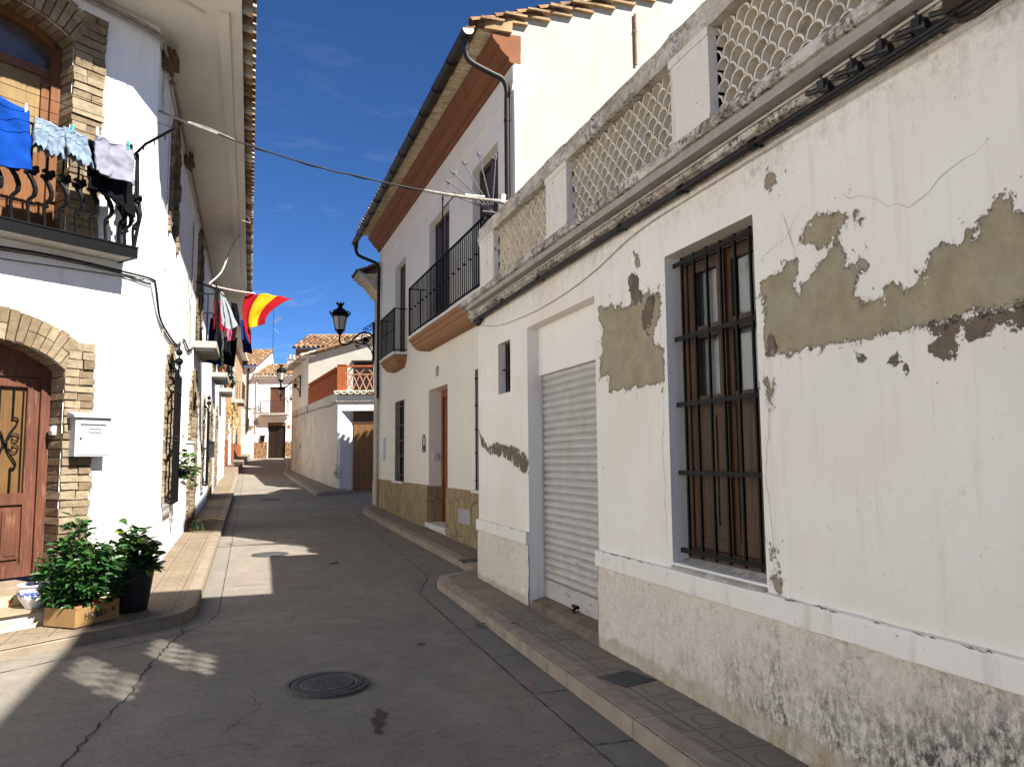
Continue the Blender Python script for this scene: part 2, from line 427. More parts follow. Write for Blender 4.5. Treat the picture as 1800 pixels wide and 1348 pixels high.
DARK=[[(5.29,3.05),(5.21,3.06),(5.13,3.02),(5.09,2.84),(5.18,2.81),(5.31,2.82),(5.43,2.83),(5.25,2.84)],
[(5.10,2.74),(4.90,2.86),(4.91,2.66),(5.00,2.56),(5.08,2.62)],
[(2.59,2.21),(2.38,2.21),(2.23,2.21),(2.10,2.22),(1.97,2.22),(1.97,2.14),(2.10,2.13),(2.15,2.12),(2.16,2.17),(2.25,2.13),(2.33,2.13),(2.39,2.08),(2.42,2.03),(2.48,2.05),(2.54,2.10),(2.55,2.12),(2.48,2.12),(2.48,2.15),(2.53,2.18)],
[(2.77,2.09),(2.71,2.10),(2.65,2.03),(2.69,1.98),(2.72,2.03),(2.75,2.06)],
[(2.95,2.12),(2.90,2.12),(2.89,2.09),(2.94,2.10)],
[(3.65,2.21),(3.59,2.32),(3.52,2.21)],
[(9.48,2.02),(9.38,1.82),(9.01,1.70),(8.41,1.67),(8.00,1.54),(7.63,1.47),(7.63,1.67),(8.13,1.78),(8.78,1.84),(9.10,1.79),(9.30,1.92)]]
OIL=[[(0.82,5.37),(0.88,5.33),(0.91,5.23),(0.86,5.14),(0.85,5.00),(0.79,4.85),(0.75,4.88),(0.78,5.01),(0.76,5.15),(0.81,5.22)],
[(1.54,4.53),(1.57,4.49),(1.54,4.45),(1.51,4.47)],
[(1.48,7.05),(1.54,6.97),(1.49,6.86),(1.44,6.92)]]
CRACK=[[(-0.60,8.31),(-0.56,8.08),(-0.64,7.70),(-0.72,6.97),(-0.75,6.43),(-0.79,6.04),(-0.85,5.63),(-0.90,5.23),(-0.95,4.96),(-0.97,4.77)],
[(-0.60,8.31),(-0.50,8.54),(-0.34,8.79)],
[(-0.52,8.11),(-0.01,7.88),(0.68,7.98)],
[(-0.51,7.97),(-0.06,7.88),(0.45,7.72),(1.08,7.66),(1.84,8.06)],
[(-0.26,10.24),(0.44,10.19),(1.43,10.18),(1.98,9.98),(2.41,10.37)],
[(1.15,6.48),(1.31,6.60),(1.48,6.70)],
[(0.89,6.31),(1.15,6.48)]]
# ------------------------------------------------------------------ frames
W1 = Fr((2.773, 0), (0, 1), (-1, 0))
P0 = (-1.195, 10.13)
HF = Fr(P0, (sin(radians(53)), cos(radians(53))), (cos(radians(53)), -sin(radians(53))))
HS = Fr((-1.195, 0), (0, 1), (1, 0))
H2 = Fr((3.55, 10.2), (-.0202, .9998), (-.9998, -.0202))
GF = Fr((3.02, 28.8), (.947, -.322), (-.322, -.947))
GS = Fr((3.02, 28.8), (-.076, .997), (-.997, -.076))
EH = Fr((-.62, 57), (.947, -.322), (-.322, -.947))
PE = Fr((-1.15, 43), (.0378, .9993), (.9993, -.0378))

# ------------------------------------------------------------------ ground, road, pavements
def mat_road():
    n = N('worn_concrete_road')
    f = n.noise(.8, 6, .6); g = n.noise(5, 6, .65)
    c = n.mix(n.ramp(f, .3, .7), (.212, .178, .140), (.268, .230, .180))
    c = n.mix(n.ramp(n.noise(.55, 3, .5, n.map(loc=(7, 1, 3))), .42, .6, 0, .55), c, (.165, .166, .138))
    c = n.mix(n.ramp(n.noise(.7, 3, .5, n.map(loc=(1, 8, 2))), .48, .62, 0, .5), c, (.205, .158, .146))
    c = n.mix(n.ramp(g, .35, .75, 0, .42), c, (.085, .077, .070))
    c = n.mix(n.ramp(n.noise(3, 6, .7, n.map((.6, 3, 1))), .58, .74, 0, .5), c, (.26, .24, .21))
    spk = n.noise(24, 4, .75, n.map((.8, 1.1, 1))); c = n.mix(n.ramp(spk, .60, .67, 0, .85), c, (.062, .052, .045)); c = n.mix(n.ramp(n.noise(13, 5, .78, n.map((.7, 1.3, 1), loc=(4, 4, 0))), .63, .69, 0, .8), c, (.060, .050, .044))
    sk = n.noise(9, 6, .75, n.map((.35, 1.6, 1), (0, 0, -.3))); c = n.mix(n.ramp(sk, .56, .72, 0, .75), c, (.065, .057, .050))
    c = n.mix(n.ramp(n.noise(60, 3, .7, n.map(loc=(3, 9, 0))), .60, .70, 0, .5), c, (.34, .31, .27))
    c = n.mix(n.ramp(n.vor(5.5, n.map((1, 1, .01))), .035, .06, .7, 0), c, (.055, .05, .045))
    fine = n.noise(110, 3, .7); c = n.mix(n.ramp(fine, .48, .66, 0, .55), c, (.31, .28, .24)); c = n.mix(n.ramp(n.noise(75, 3, .7, n.map(loc=(8, 0, 0))), .54, .68, 0, .6), c, (.075, .066, .058))
    c = n.mix(n.ramp(n.noise(1.7, 5, .7, n.map((1, .6, 1), loc=(2, 5, 0))), .5, .66, 0, .38), c, (.29, .26, .22))
    oil = n.math('ADD', n.attr('oil'), n.math('MULTIPLY', n.math('SUBTRACT', n.noise(16, 4, .7), .5), .10))
    c = n.mix(n.ramp(oil, -.012, .012, .85, 0), c, (.040, .026, .022))
    gt = n.attr('gutter'); c = n.mix(n.ramp(gt, -.01, .01, .3, 0), c, (.175, .168, .155))
    pa = n.attr('pale_streak'); c = n.mix(n.math('MULTIPLY', n.ramp(pa, .0, .03, .55, 0), n.ramp(n.noise(22, 4, .7), .45, .62)), c, (.34, .36, .34))
    b = n.bump(n.noise(90, 4, .7), .006, 1); b = n.bump(g, .006, .5, b); 
    return n.fin(c, .88, b, .22)
xs = [-40, -20, -12, -8, -5]+frange(-3, 3.2, .06)+[4, 6, 9, 14, 25, 40]
ys = [-40, -20, -8, -2]+frange(1.5, 14, .06)+frange(14.4, 40, .4)+frange(41, 70, 1)+[90]
mb = MB(); inf = grid_wall(mb, WF, xs, ys, [])
mb.v = [(x, y, zr(y)+(.012*sin(x*1.3+y*.5) if 1.5 < y < 30 else 0)) for (x, y, z) in [(p[0], p[2], 0) for p in mb.v]]
pts = inf
mb.v = [(s, y, v[2]) for (s, y), v in zip(inf, mb.v)]
JOINT = [[(-.28, 45), (-.28, 8.95), (-.36, 8.45), (-.62, 8.0), (-3.6, 5.7)], [(1.94, -2), (1.94, 9.2), (2.3, 10.3), (2.62, 21)], [(-.3, 10.6), (1.94, 10.45)], [(-.3, 14.6), (2.5, 14.4)],
         [(-.3, 19.2), (2.5, 19)], [(-3, 7.4), (-.5, 9.0)], [(2.22, 4.3), (1.94, 4.3)], [(2.22, 5.3), (1.94, 5.3)], [(2.22, 6.3), (1.94, 6.3)], [(2.22, 7.3), (1.94, 7.3)], [(2.22, 8.3), (1.94, 8.3)],
         [(-.3, 25), (2, 24.8)], [(-.5, 8.9), (-.28, 8.9)], [(-.5, 12), (-.28, 12)]]
def gut(x, y):
    if y > 8.9 and -.28 > x > -.6: return -.05
    if 1.94 < x < 2.3 and y < 10: return -.05
    return .1
PALE_STREAKS = [[(.95, 4.05), (1.35, 3.98), (1.75, 4.02), (2.0, 4.0)], [(1.55, 4.3), (1.8, 4.2), (1.98, 4.06)], [(.1, 5.0), (.35, 5.05), (.5, 4.9)]]  # broken pale strokes on the road surface
road = mb.build('road', mat_road(), None, attrs=dict(oil=sdf_many(OIL, pts), pale_streak=seg_many(PALE_STREAKS, pts, .2), gutter=[gut(*p) for p in pts]), smooth='all')
tag(road, kind='structure')
crk_m = simple('crack_dirt', (.030, .026, .022), .95, .3, 30, 0); jnt_m = simple('joint_line', (.058, .052, .046), .95, .3, 12, 0)
def on_road(x, y): return V((x, y, zr(y)+.012*sin(x*1.3+y*.5)+.0045 if 1.5 < y < 30 else zr(y)+.0045))
rr_ = random.Random(77); mb = MB(); crack_mesh(mb, on_road, CRACK[:1], .013, rr_, .018); crack_mesh(mb, on_road, CRACK[1:], .006, rr_, .022)
crack_mesh(mb, on_road, [[(.2, 9.0), (.5, 9.3), (.9, 9.2)], [(1.3, 12.4), (1.6, 12.9), (1.7, 13.6)], [(.6, 17), (1.3, 17.4), (2.0, 17.2)], [(-.1, 5.2), (.1, 5.6), (.05, 6.1)]], .006, rr_, .025); mb.build('crack', crk_m, road)
mb = MB(); crack_mesh(mb, on_road, JOINT, .013, rr_, .004); mb.build('joint', jnt_m, road)
mb = MB(); mb.poly([(-600, -600, -.9), (600, -600, -.9), (600, 600, -.9), (-600, 600, -.9)])
tag(mb.build('ground', MT['concrete']), kind='structure')

def mat_pave(name, a, b, rot=0.0, loc=(0, 0, 0), sz=.31, dirt=.5):
    n = N(name)
    v = n.map((1/sz, 1/sz, 1/sz), (0, 0, rot), loc)
    fr = n.new('ShaderNodeVectorMath', operation='FRACTION'); n.t.links.new(v, fr.inputs[0])
    x, y, z = n.sep(fr.outputs[0])
    cx = n.math('ABSOLUTE', n.math('SUBTRACT', x, .5)); cy = n.math('ABSOLUTE', n.math('SUBTRACT', y, .5))
    edge = n.math('SUBTRACT', .5, n.math('MAXIMUM', cx, cy))
    # raised horseshoe motif cut in each tile
    dy = n.math('MAXIMUM', n.math('SUBTRACT', y, .45), 0.); rr = n.math('SQRT', n.math('ADD', n.math('MULTIPLY', cx, cx), n.math('MULTIPLY', dy, dy)))
    ring = n.math('ABSOLUTE', n.math('SUBTRACT', rr, .27)); bar = n.math('ABSOLUTE', n.math('SUBTRACT', y, .12))
    grv = n.math('MINIMUM', n.math('MAXIMUM', ring, n.math('SUBTRACT', .12, y)), n.math('ADD', bar, n.math('MULTIPLY', n.math('GREATER_THAN', cx, .38), .5)))
    h = n.math('MULTIPLY', n.ramp(edge, .008, .028), n.ramp(grv, .012, .035, .45, 1))
    f = n.noise(2.2, 5, .6)
    c = n.mix(n.ramp(f, .3, .7), a, b)
    cell = n.new('ShaderNodeTexWhiteNoise'); fl = n.new('ShaderNodeVectorMath', operation='FLOOR'); n.t.links.new(v, fl.inputs[0])
    flz = n.new('ShaderNodeVectorMath', operation='MULTIPLY'); n.t.links.new(fl.outputs[0], flz.inputs[0]); flz.inputs[1].default_value = (1, 1, 0); n.t.links.new(flz.outputs[0], cell.inputs[0])
    c = n.mix(n.ramp(cell.outputs[0], 0, 1, 0, .3), c, tuple(k*.72 for k in a))
    c = n.mix(n.ramp(n.noise(7, 5, .7), .5, .75, 0, dirt), c, tuple(k*.5 for k in a))
    c = n.mix(n.ramp(h, .3, .95, .6, 0), c, tuple(k*.45 for k in a))
    b1 = n.bump(h, .006, .8); b1 = n.bump(n.noise(110, 3), .0015, .8, b1)
    return n.fin(c, .9, b1, .15)
pave_r = mat_pave('tan_paving_tiles', (.245, .205, .158), (.315, .265, .207))
pave_l = mat_pave('cream_paving_tiles', (.195, .150, .102), (.24, .19, .135), loc=(.3, .1, 0), dirt=.3)
kerb_m = simple('kerb_stone', (.33, .275, .212), .88, .18, 4, .004, 60, .2, dirt=(.17, .14, .11), dsc=5)
kerb_l = simple('pale_kerb_stone', (.235, .19, .14), .88, .18, 4, .004, 60, .2, dirt=(.2, .17, .13), dsc=5)

def resample(P, st):
    out = [V((*P[0], 0))]
    for a, b in zip(P, P[1:]):
        a = V((*a, 0)); b = V((*b, 0)); n = max(1, int(round((b-a).length/st)))
        for i in range(1, n+1): out.append(a+(b-a)*i/n)
    return out
def pavement(name, outer, inner, h, mat, km, left, hw=.14, fz=None):
    """outer/inner: matching 2D polylines; top follows the street's slope; kerb stones along the outer line."""
    fz = fz or (lambda p: zr(p[1])+h)
    mb = MB()
    for (a, b), (c, d) in zip(zip(outer, outer[1:]), zip(inner, inner[1:])):
        n = max(1, int(math.dist(a, b)/.5))
        for i in range(n):
            def L(p, q, t): return (p[0]+(q[0]-p[0])*t, p[1]+(q[1]-p[1])*t)
            t0, t1 = i/n, (i+1)/n
            q = [L(a, b, t0), L(a, b, t1), L(c, d, t1), L(c, d, t0)]
            mb.poly([(p[0], p[1], fz(p)) for p in q])
    o = mb.build(name, mat); tag(o, kind='structure')
    kb = MB(); pts = resample(outer, 1.0)
    for a, b in zip(pts, pts[1:]):
        t = (b-a).normalized(); nn = V((-t.y, t.x, 0))*(1 if left else -1)
        g = .004; a2 = a+t*g; b2 = b-t*g
        za, zb = fz(a), fz(b); bev = .02
        prof = [(0.0, -.35), (0.0, -bev), (bev, .004), (hw, .004), (hw, -.05)]
        A = [kb.vert(a2+nn*p+V((0, 0, za+q))) for p, q in prof]; B = [kb.vert(b2+nn*p+V((0, 0, zb+q))) for p, q in prof]
        for i in range(4): kb.face((A[i], A[i+1], B[i+1], B[i]))
        kb.face(A); kb.face(B[::-1])
    kb.build('kerb', km, o)
    return o
pavement('pavement', [(2.22, -8), (2.22, 9.45), (2.30, 9.75), (2.95, 10.25)], [(2.8, -8), (2.8, 9.4), (2.85, 9.6), (3.6, 10.1)], .105, pave_r, kerb_m, False)
pavement('pavement', [(2.93, 10.2), (2.90, 14), (2.78, 20.2), (2.92, 21.2), (3.5, 22.3), (6, 22.6)], [(3.6, 10.2), (3.52, 14), (3.36, 20.2), (3.36, 21.4), (3.6, 21.9), (6, 22.0)], .105, pave_r, kerb_m, False)
fo = [HF(s, 1.70, 0)[:2] for s in (-6, -3, -1.4, -.75)]+[(-.60, 8.52), (-.50, 8.85), (-.50, 14), (-.50, 24), (-.48, 36), (-.55, 40.5)]
fi = [HF(s, -.02, 0)[:2] for s in (-6, -3, -1.4, -.6)]+[(-1.2, 10.1), (-1.2, 10.14), (-1.2, 14), (-1.2, 24), (-1.2, 36), (-1.2, 40.5)]
pavement('pavement', [tuple(p) for p in fo], [tuple(p) for p in fi], .10, pave_l, kerb_l, True)
pavement('pavement', [(-.55, 40.4), (-.28, 50), (0.0, 56.9)], [(-1.2, 40.4), (-.86, 50), (-.55, 57)], .30, pave_l, kerb_l, True)
pavement('pavement', [(3.3, 27.6), (2.55, 27.25), (2.15, 26.9), (1.58, 39.8), (1.9, 45), (2.3, 56)], [(3.3, 28.75), (3.02, 28.75), (3.02, 28.85), (2.12, 41), (2.5, 45), (2.9, 56)], .10, pave_r, kerb_m, False)

# ------------------------------------------------------------------ the terraced white house on the right
def mat_w1():
    n = N('peeling_limewash')
    f = n.noise(.9, 5, .6); g = n.noise(8, 6, .65)
    c = n.mix(n.ramp(f, .3, .7), (.80, .765, .685), (.85, .825, .755))
    c = n.mix(n.ramp(n.noise(.7, 3, .5, n.map(loc=(3, 5, 1))), .5, .63, 0, .8), c, (.80, .71, .61))
    c = n.mix(n.ramp(n.noise(1.1, 3, .5, n.map(loc=(0, 15, 4))), .52, .62, 0, .6), c, (.77, .755, .655))
    st = n.noise(3, 5, .65, n.map((4, 4, .3))); c = n.mix(n.ramp(st, .55, .8, 0, .35), c, (.50, .43, .33))
    c = n.mix(n.ramp(n.noise(19, 4, .7), .60, .72, 0, .28), c, (.50, .46, .38))
    # grime under the cornice
    z = n.sep()[2]; gr = n.math('ADD', n.math('MULTIPLY', n.math('SUBTRACT', z, 2.72), 1.0), n.math('MULTIPLY', n.noise(5, 6, .75, n.map((1, 1, .5))), 1.0))
    gm = n.math('MULTIPLY', n.ramp(gr, .95, 1.35), n.ramp(n.noise(24, 5, .75), .42, .6))
    c = n.mix(n.math('MULTIPLY', gm, .55), c, (.30, .25, .20))
    nm = n.math('ADD', n.math('MULTIPLY', n.math('SUBTRACT', n.noise(7, 6, .72), .5), .20), n.math('ADD', n.math('MULTIPLY', n.math('SUBTRACT', n.noise(30, 5, .78), .5), .10), n.math('MULTIPLY', n.math('SUBTRACT', n.noise(70, 3, .7), .5), .035)))
    p = n.math('ADD', n.attr('peel'), nm); d = n.math('ADD', n.attr('dark'), n.math('MULTIPLY', nm, .8))
    sp = n.math('ADD', n.noise(13, 5, .72, n.map(loc=(2, 2, 8))), n.ramp(p, 0, .16, .085, 0)); spm = n.ramp(sp, .692, .700)
    isl = n.ramp(n.math('ADD', n.noise(10, 5, .75, n.map(loc=(6, 1, 1))), n.ramp(p, -.12, 0, 0, .05)), .70, .708, 1, 0)
    pm = n.math('MAXIMUM', n.math('MULTIPLY', n.ramp(p, -.004, .004, 1, 0), isl), n.math('MULTIPLY', spm, .85))
    rim = n.ramp(n.math('ABSOLUTE', p), .0, .02, .5, 0)
    pc = n.mix(n.ramp(g, .28, .72), (.26, .215, .135), (.41, .355, .24)); pc = n.mix(n.ramp(n.noise(2.1, 5, .65, n.map(loc=(1, 7, 2))), .45, .62, 0, .6), pc, (.35, .315, .245)); pc = n.mix(n.ramp(p, -.03, -.004, 0, .45), pc, (.22, .185, .13)); pc = n.mix(n.ramp(n.noise(45, 4, .7), .58, .7, 0, .5), pc, (.15, .12, .08))
    pc = n.mix(n.ramp(n.noise(2.5, 4, .6), .5, .7, 0, .35), pc, (.35, .31, .23))
    c = n.mix(rim, c, (.52, .44, .34)); c = n.mix(pm, c, pc)
    dm = n.math('MULTIPLY', n.ramp(d, -.004, .004, 1, 0), n.ramp(n.math('ADD', n.noise(9, 5, .75, n.map(loc=(3, 1, 9))), n.ramp(d, -.10, 0, -.08, .06)), .575, .585, 1, 0)); dc = n.mix(n.ramp(g, .3, .7), (.125, .095, .07), (.20, .16, .12))
    c = n.mix(dm, c, dc)
    hgt = n.math('SUBTRACT', 1, n.math('ADD', n.math('MULTIPLY', pm, .5), n.math('MULTIPLY', dm, .5)))
    b = n.bump(hgt, .03, 1); b = n.bump(n.noise(4, 4), .012, .5, b); b = n.bump(n.noise(70, 4, .65), .0025, 1, b)
    return n.fin(c, .93, b, .12)
def mat_rough():
    n = N('roughcast_plinth'); x, y, z = n.sep()
    f = n.noise(24, 6, .68, None, .8); v = n.noise(60, 4, .7)
    h = n.math('ADD', n.math('MULTIPLY', f, 1.0), n.math('MULTIPLY', v, .28))
    c = n.mix(n.ramp(n.noise(2, 4), .3, .7), (.72, .65, .55), (.80, .74, .64))
    c = n.mix(n.ramp(h, .62, .86), c, (.86, .81, .72)); c = n.mix(n.ramp(h, .44, .58, .5, 0), c, (.30, .25, .195))
    # black mould climbing out of the pavement towards the near end
    q = n.math('ADD', n.math('MULTIPLY', n.math('SUBTRACT', 4.2, y), .20), n.math('MULTIPLY', n.math('SUBTRACT', .42, z), .75))
    q = n.math('ADD', q, n.math('MULTIPLY', n.math('SUBTRACT', n.noise(2.6, 5, .7), .5), 1.3))
    mo = n.math('MULTIPLY', n.ramp(q, -.05, .42), n.ramp(n.noise(26, 6, .78, n.map((1, 1, .6))), .42, .56))
    c = n.mix(n.math('MULTIPLY', mo, .9), c, (.045, .04, .036))
    sp = n.math('MULTIPLY', n.ramp(n.noise(3.1, 5, .75, n.map((1, 1, .45), loc=(4, 4, 4))), .63, .72), n.ramp(n.noise(38, 4, .75), .46, .56)); c = n.mix(n.math('MULTIPLY', sp, .9), c, (.05, .045, .04))
    # smooth yellowed strip at the foot
    k = n.math('SUBTRACT', n.math('SUBTRACT', z, .09), n.math('MULTIPLY', n.noise(4, 5, .7), .22)); lo = n.ramp(k, -.01, .02, 1, 0)
    lc = n.mix(n.ramp(n.noise(6, 5, .7), .42, .62), (.60, .55, .44), (.46, .36, .22)); c = n.mix(n.math('MULTIPLY', lo, .75), c, lc)
    b = n.bump(h, .016, 1); b = n.bump(n.noise(120, 3), .002, .8, b)
    return n.fin(c, .95, b, .1)
def mat_cornice():
    n = N('lichen_stained_cornice'); x, y, z = n.sep()
    c = n.mix(n.ramp(n.noise(2, 5), .3, .7), (.58, .54, .47), (.70, .67, .61))
    c = n.mix(n.ramp(n.noise(9, 6, .75, n.map((1, .5, 1))), .47, .62, 0, .9), c, (.27, .20, .14)); c = n.mix(n.ramp(n.noise(3.3, 6, .75, n.map((1, .6, 2))), .5, .62, 0, .75), c, (.20, .16, .12))
    up = n.new('ShaderNodeNewGeometry'); nz = n.sep(up.outputs['Normal'])[2]
    c = n.mix(n.math('MULTIPLY', n.ramp(nz, .2, .8), n.ramp(n.noise(30, 5, .75), .38, .55)), c, (.10, .09, .08))
    c = n.mix(n.math('MULTIPLY', n.ramp(n.noise(26, 6, .8), .46, .56), n.ramp(n.noise(2.3, 5, .7), .38, .55)), c, (.075, .066, .06))
    c = n.mix(n.ramp(n.noise(26, 4, .7, n.map(loc=(5, 5, 5))), .62, .70, 0, .9), c, (.72, .69, .63))
    b = n.bump(n.noise(26, 5, .7), .012, 1); b = n.bump(n.noise(5, 4), .02, .6, b)
    return n.fin(c, .95, b, .1)
def mat_shutter():
    n = N('rusty_white_shutter'); x, y, z = n.sep()
    c = n.mix(n.ramp(n.noise(5, 5), .3, .7), (.44, .43, .40), (.54, .525, .49))
    ru = n.math('MULTIPLY', n.ramp(n.noise(4, 6, .75, n.map((1, 1.2, 5))), .57, .68), n.ramp(n.math('SUBTRACT', z, n.math('MULTIPLY', n.noise(1.5, 3), 1.4)), -.1, .7, 1, .05))
    c = n.mix(n.math('MULTIPLY', ru, .85), c, (.24, .10, .035))
    c = n.mix(n.ramp(n.noise(3, 5, .7, n.map((2, 2, .4))), .58, .78, 0, .5), c, (.33, .29, .23))
    return n.fin(c, .5, n.bump(n.noise(40, 4), .002), .4)
w1m, rough_m, corn_m, shut_m = mat_w1(), mat_rough(), mat_cornice(), mat_shutter()
mp = N('peeling_coping'); mp_c = mp.mix(mp.ramp(mp.noise(3, 6, .7), .4, .62), (.66, .62, .55), (.44, .38, .30))
mp_c = mp.mix(mp.math('MULTIPLY', mp.ramp(mp.noise(22, 6, .8), .46, .57), mp.ramp(mp.noise(1.9, 5, .7), .40, .60)), mp_c, (.13, .115, .10))
coping_m = mp.fin(mp_c, .95, mp.bump(mp.noise(24, 5, .7), .012), .1)

house = thing('terraced_house', 'low white house with peeling limewash, barred window, roller shutter and openwork roof parapet', 'house', (2.773, 5.5, .1))
HOLES = [(3.72, 4.74, .93, 3.07), (8.20, 8.65, 2.40, 3.0), (5.93, 7.63, -.3, 3.035)]
mb = MB(); inf = grid_wall(mb, W1, [-8, -5, -3, -1, .5]+frange(1.2, 9.5, .04), frange(.80, 3.50, .04), HOLES)
nfr = len(mb.v)
def box_reveal(mb, fr, h, dep, mi=0, bottom=True):
    a, b, c, d = h
    P = [(a, c), (b, c), (b, d), (a, d)]
    for i in range(4):
        if i == 0 and not bottom: continue
        (s0, z0), (s1, z1) = P[i], P[(i+1) % 4]
        mb.poly([fr(s0, 0, z0), fr(s1, 0, z1), fr(s1, -dep, z1), fr(s0, -dep, z0)], mi)
box_reveal(mb, W1, HOLES[0], .16); box_reveal(mb, W1, HOLES[1], .16); box_reveal(mb, W1, HOLES[2], .30)
mb.poly([W1(9.5, 0, -.3), W1(9.5, -6, -.3), W1(9.5, -6, 3.6), W1(9.5, 0, 3.6)])
mb.poly([W1(-8, 0, -.3), W1(-8, -6, -.3), W1(-8, -6, 3.6), W1(-8, 0, 3.6)])
mb.poly([W1(-8, -6, -.3), W1(9.5, -6, -.3), W1(9.5, -6, 3.6), W1(-8, -6, 3.6)])
mb.box(WF, 3.6, 8.7, 9.502, 10.19, -.3, 3.6)
ext = len(mb.v)-nfr
WCR = [[(3.45, 3.0), (3.35, 2.75), (3.38, 2.5)], [(3.7, 2.75), (3.45, 2.85), (3.3, 2.95)], [(3.66, 2.2), (3.64, 1.9), (3.68, 1.5), (3.66, 1.15), (3.64, .9)], 
       [(2.2, 2.9), (2.6, 2.75), (3.0, 2.95)], [(3.3, 2.55), (3.2, 2.35), (3.25, 2.25)], [(3.3, 2.38), (3.05, 2.42), (2.95, 2.5)], [(4.84, 2.9), (4.8, 2.2), (4.83, 1.6), (4.8, 1.0)], [(8.6, 1.5), (8.55, 1.2), (8.58, 1.1)]]
mb.build('wall', w1m, house, attrs=dict(peel=sdf_many(PEEL, inf)+[.3]*ext, dark=sdf_many(DARK, inf)+[.3]*ext), recalc=False)
rc = random.Random(5); wcm = simple('wall_crack', (.33, .29, .24), .95, .3, 30, 0)
for L_ in WCR: mb = MB(); crack_mesh(mb, lambda a, b: W1(a, .0022, b), [L_], .0028, rc, .016); mb.build('crack', wcm, house)
# plinth and band
mb = MB()
for a, b in ((-8, 5.93), (7.63, 9.5)):
    L = [a]+[x for x in frange(0, 9.5, .03) if a < x < b]+[b]
    grid_wall(mb, W1, L, frange(-.3, .77, .03), [], .014, lambda s, z: .010*noise.noise(V((s*9, z*9, 3)))+.006*noise.noise(V((s*23, z*23, 1)))+max(0, .13-z)*.10)
mb.poly([W1(5.93, .02, -.3), W1(5.93, -.3, -.3), W1(5.93, -.3, .78), W1(5.93, .02, .78)]); mb.poly([W1(9.5, .02, -.3), W1(9.5, -.1, -.3), W1(9.5, -.1, .78), W1(9.5, .02, .78)])
mb.build('plinth', rough_m, house, recalc=False)
bm_ = plaster('limewash_band', (.81, .785, .715), .05, (.36, .31, .25), .5, bump=.008, chips=.335)
for a, b in ((-8, 5.934), (7.632, 9.505)):
    mb = MB()
    prof = [(-.05, .755), (.034, .755), (.037, .76), (.036, .868), (.030, .884), (-.05, .896)]
    ss = [a]+[x for x in frange(0, 9.5, .12) if a < x < b]+[b]
    for s0, s1 in zip(ss, ss[1:]):
        w0, w1_ = [.006*noise.noise(V((q*3.1, 2, 5))) for q in (s0, s1)]
        A = [mb.vert(W1(s0, d+w0, z+w0)) for d, z in prof]; B = [mb.vert(W1(s1, d+w1_, z+w1_)) for d, z in prof]
        for i in range(5): mb.face((A[i], A[i+1], B[i+1], B[i]))
    mb.poly([W1(a, -.05, .755), W1(a, .036, .755), W1(a, .036, .88), W1(a, -.05, .896)]); mb.poly([W1(b, -.05, .755), W1(b, .036, .755), W1(b, .036, .88), W1(b, -.05, .896)])
    mb.build('band', bm_, house)
mb = MB(); rc = random.Random(31)
for k in range(46):
    a = rc.choice((rc.uniform(2.0, 3.6), rc.uniform(4.9, 5.9), rc.uniform(7.7, 9.4))); L = rc.uniform(.02, .075); crack_mesh(mb, lambda x, y: W1(x, .0335, y), [[(a, .884+rc.uniform(-.006, .004)), (a+L*.5, .886+rc.uniform(-.006, .004)), (a+L, .884+rc.uniform(-.005, .004))]], .010, rc, .006)
mb.build('chipped_edge', simple('chipped_grey', (.22, .19, .155), .95, .3, 30, 0), house)
# sill, lintel panel, threshold
mb = MB(); prof = [(-.16, .88), (.030, .888), (.026, .90), (.0, .915), (-.16, .968)]
mb.prism(W1, prof, 3.715, 4.745)
mb.build('sill', simple('worn_grey_sill', (.40, .375, .33), .95, .2, 5, .006, 50, .1, dirt=(.62, .60, .55), dsc=7, dthr=(.5, .6)), house)
mb = MB(); mb.box(W1, 5.932, 7.628, -.30, -.125, 2.52, 3.033); mb.build('lintel_panel', plaster('limewash_panel', (.82, .795, .725), .04, amt=.2, chips=.30), house)
mb = MB(); mb.prism(W1, [(-.3, -.2), (.02, -.2), (.022, .10), (-.02, .185), (-.17, .225), (-.3, .225)], 5.95, 7.61)
mb.build('threshold', simple('brown_mortar_step', (.20, .155, .115), .95, .25, 6, .012, 40, .1, dirt=(.12, .09, .07), dsc=9), house)
# roller shutter
mb = MB(); P = .0735; prof = []
zz = .40
while zz < 2.52:
    prof += [(-.187, zz), (-.176, zz+.006), (-.162, zz+.020), (-.157, zz+.036), (-.162, zz+.052), (-.176, zz+.064), (-.187, zz+.069)]
    zz += P
A = [mb.vert(W1(5.935, d, z)) for d, z in prof]; B = [mb.vert(W1(7.625, d, z)) for d, z in prof]
for i in range(len(prof)-1): mb.face((A[i], A[i+1], B[i+1], B[i]))
sh = mb.build('roller_shutter', shut_m, house, smooth=True)
mb = MB(); mb.box(W1, 5.94, 7.62, -.19, -.158, .226, .40); mb.build('bottom_rail', shut_m, sh)
for a, b in ((5.932, 5.965), (7.595, 7.628)): mb = MB(); mb.box(W1, a, b, -.2, -.142, .22, 2.52); mb.build('guide_rail', shut_m, sh)
mb = MB(); mb.box(W1, 6.72, 6.84, -.157, -.13, .25, .275); mb.tube([W1(6.75, -.135, .26), W1(6.74, -.10, .235), W1(6.70, -.10, .23)], .012, 6); mb.build('latch', MT['iron'], sh)
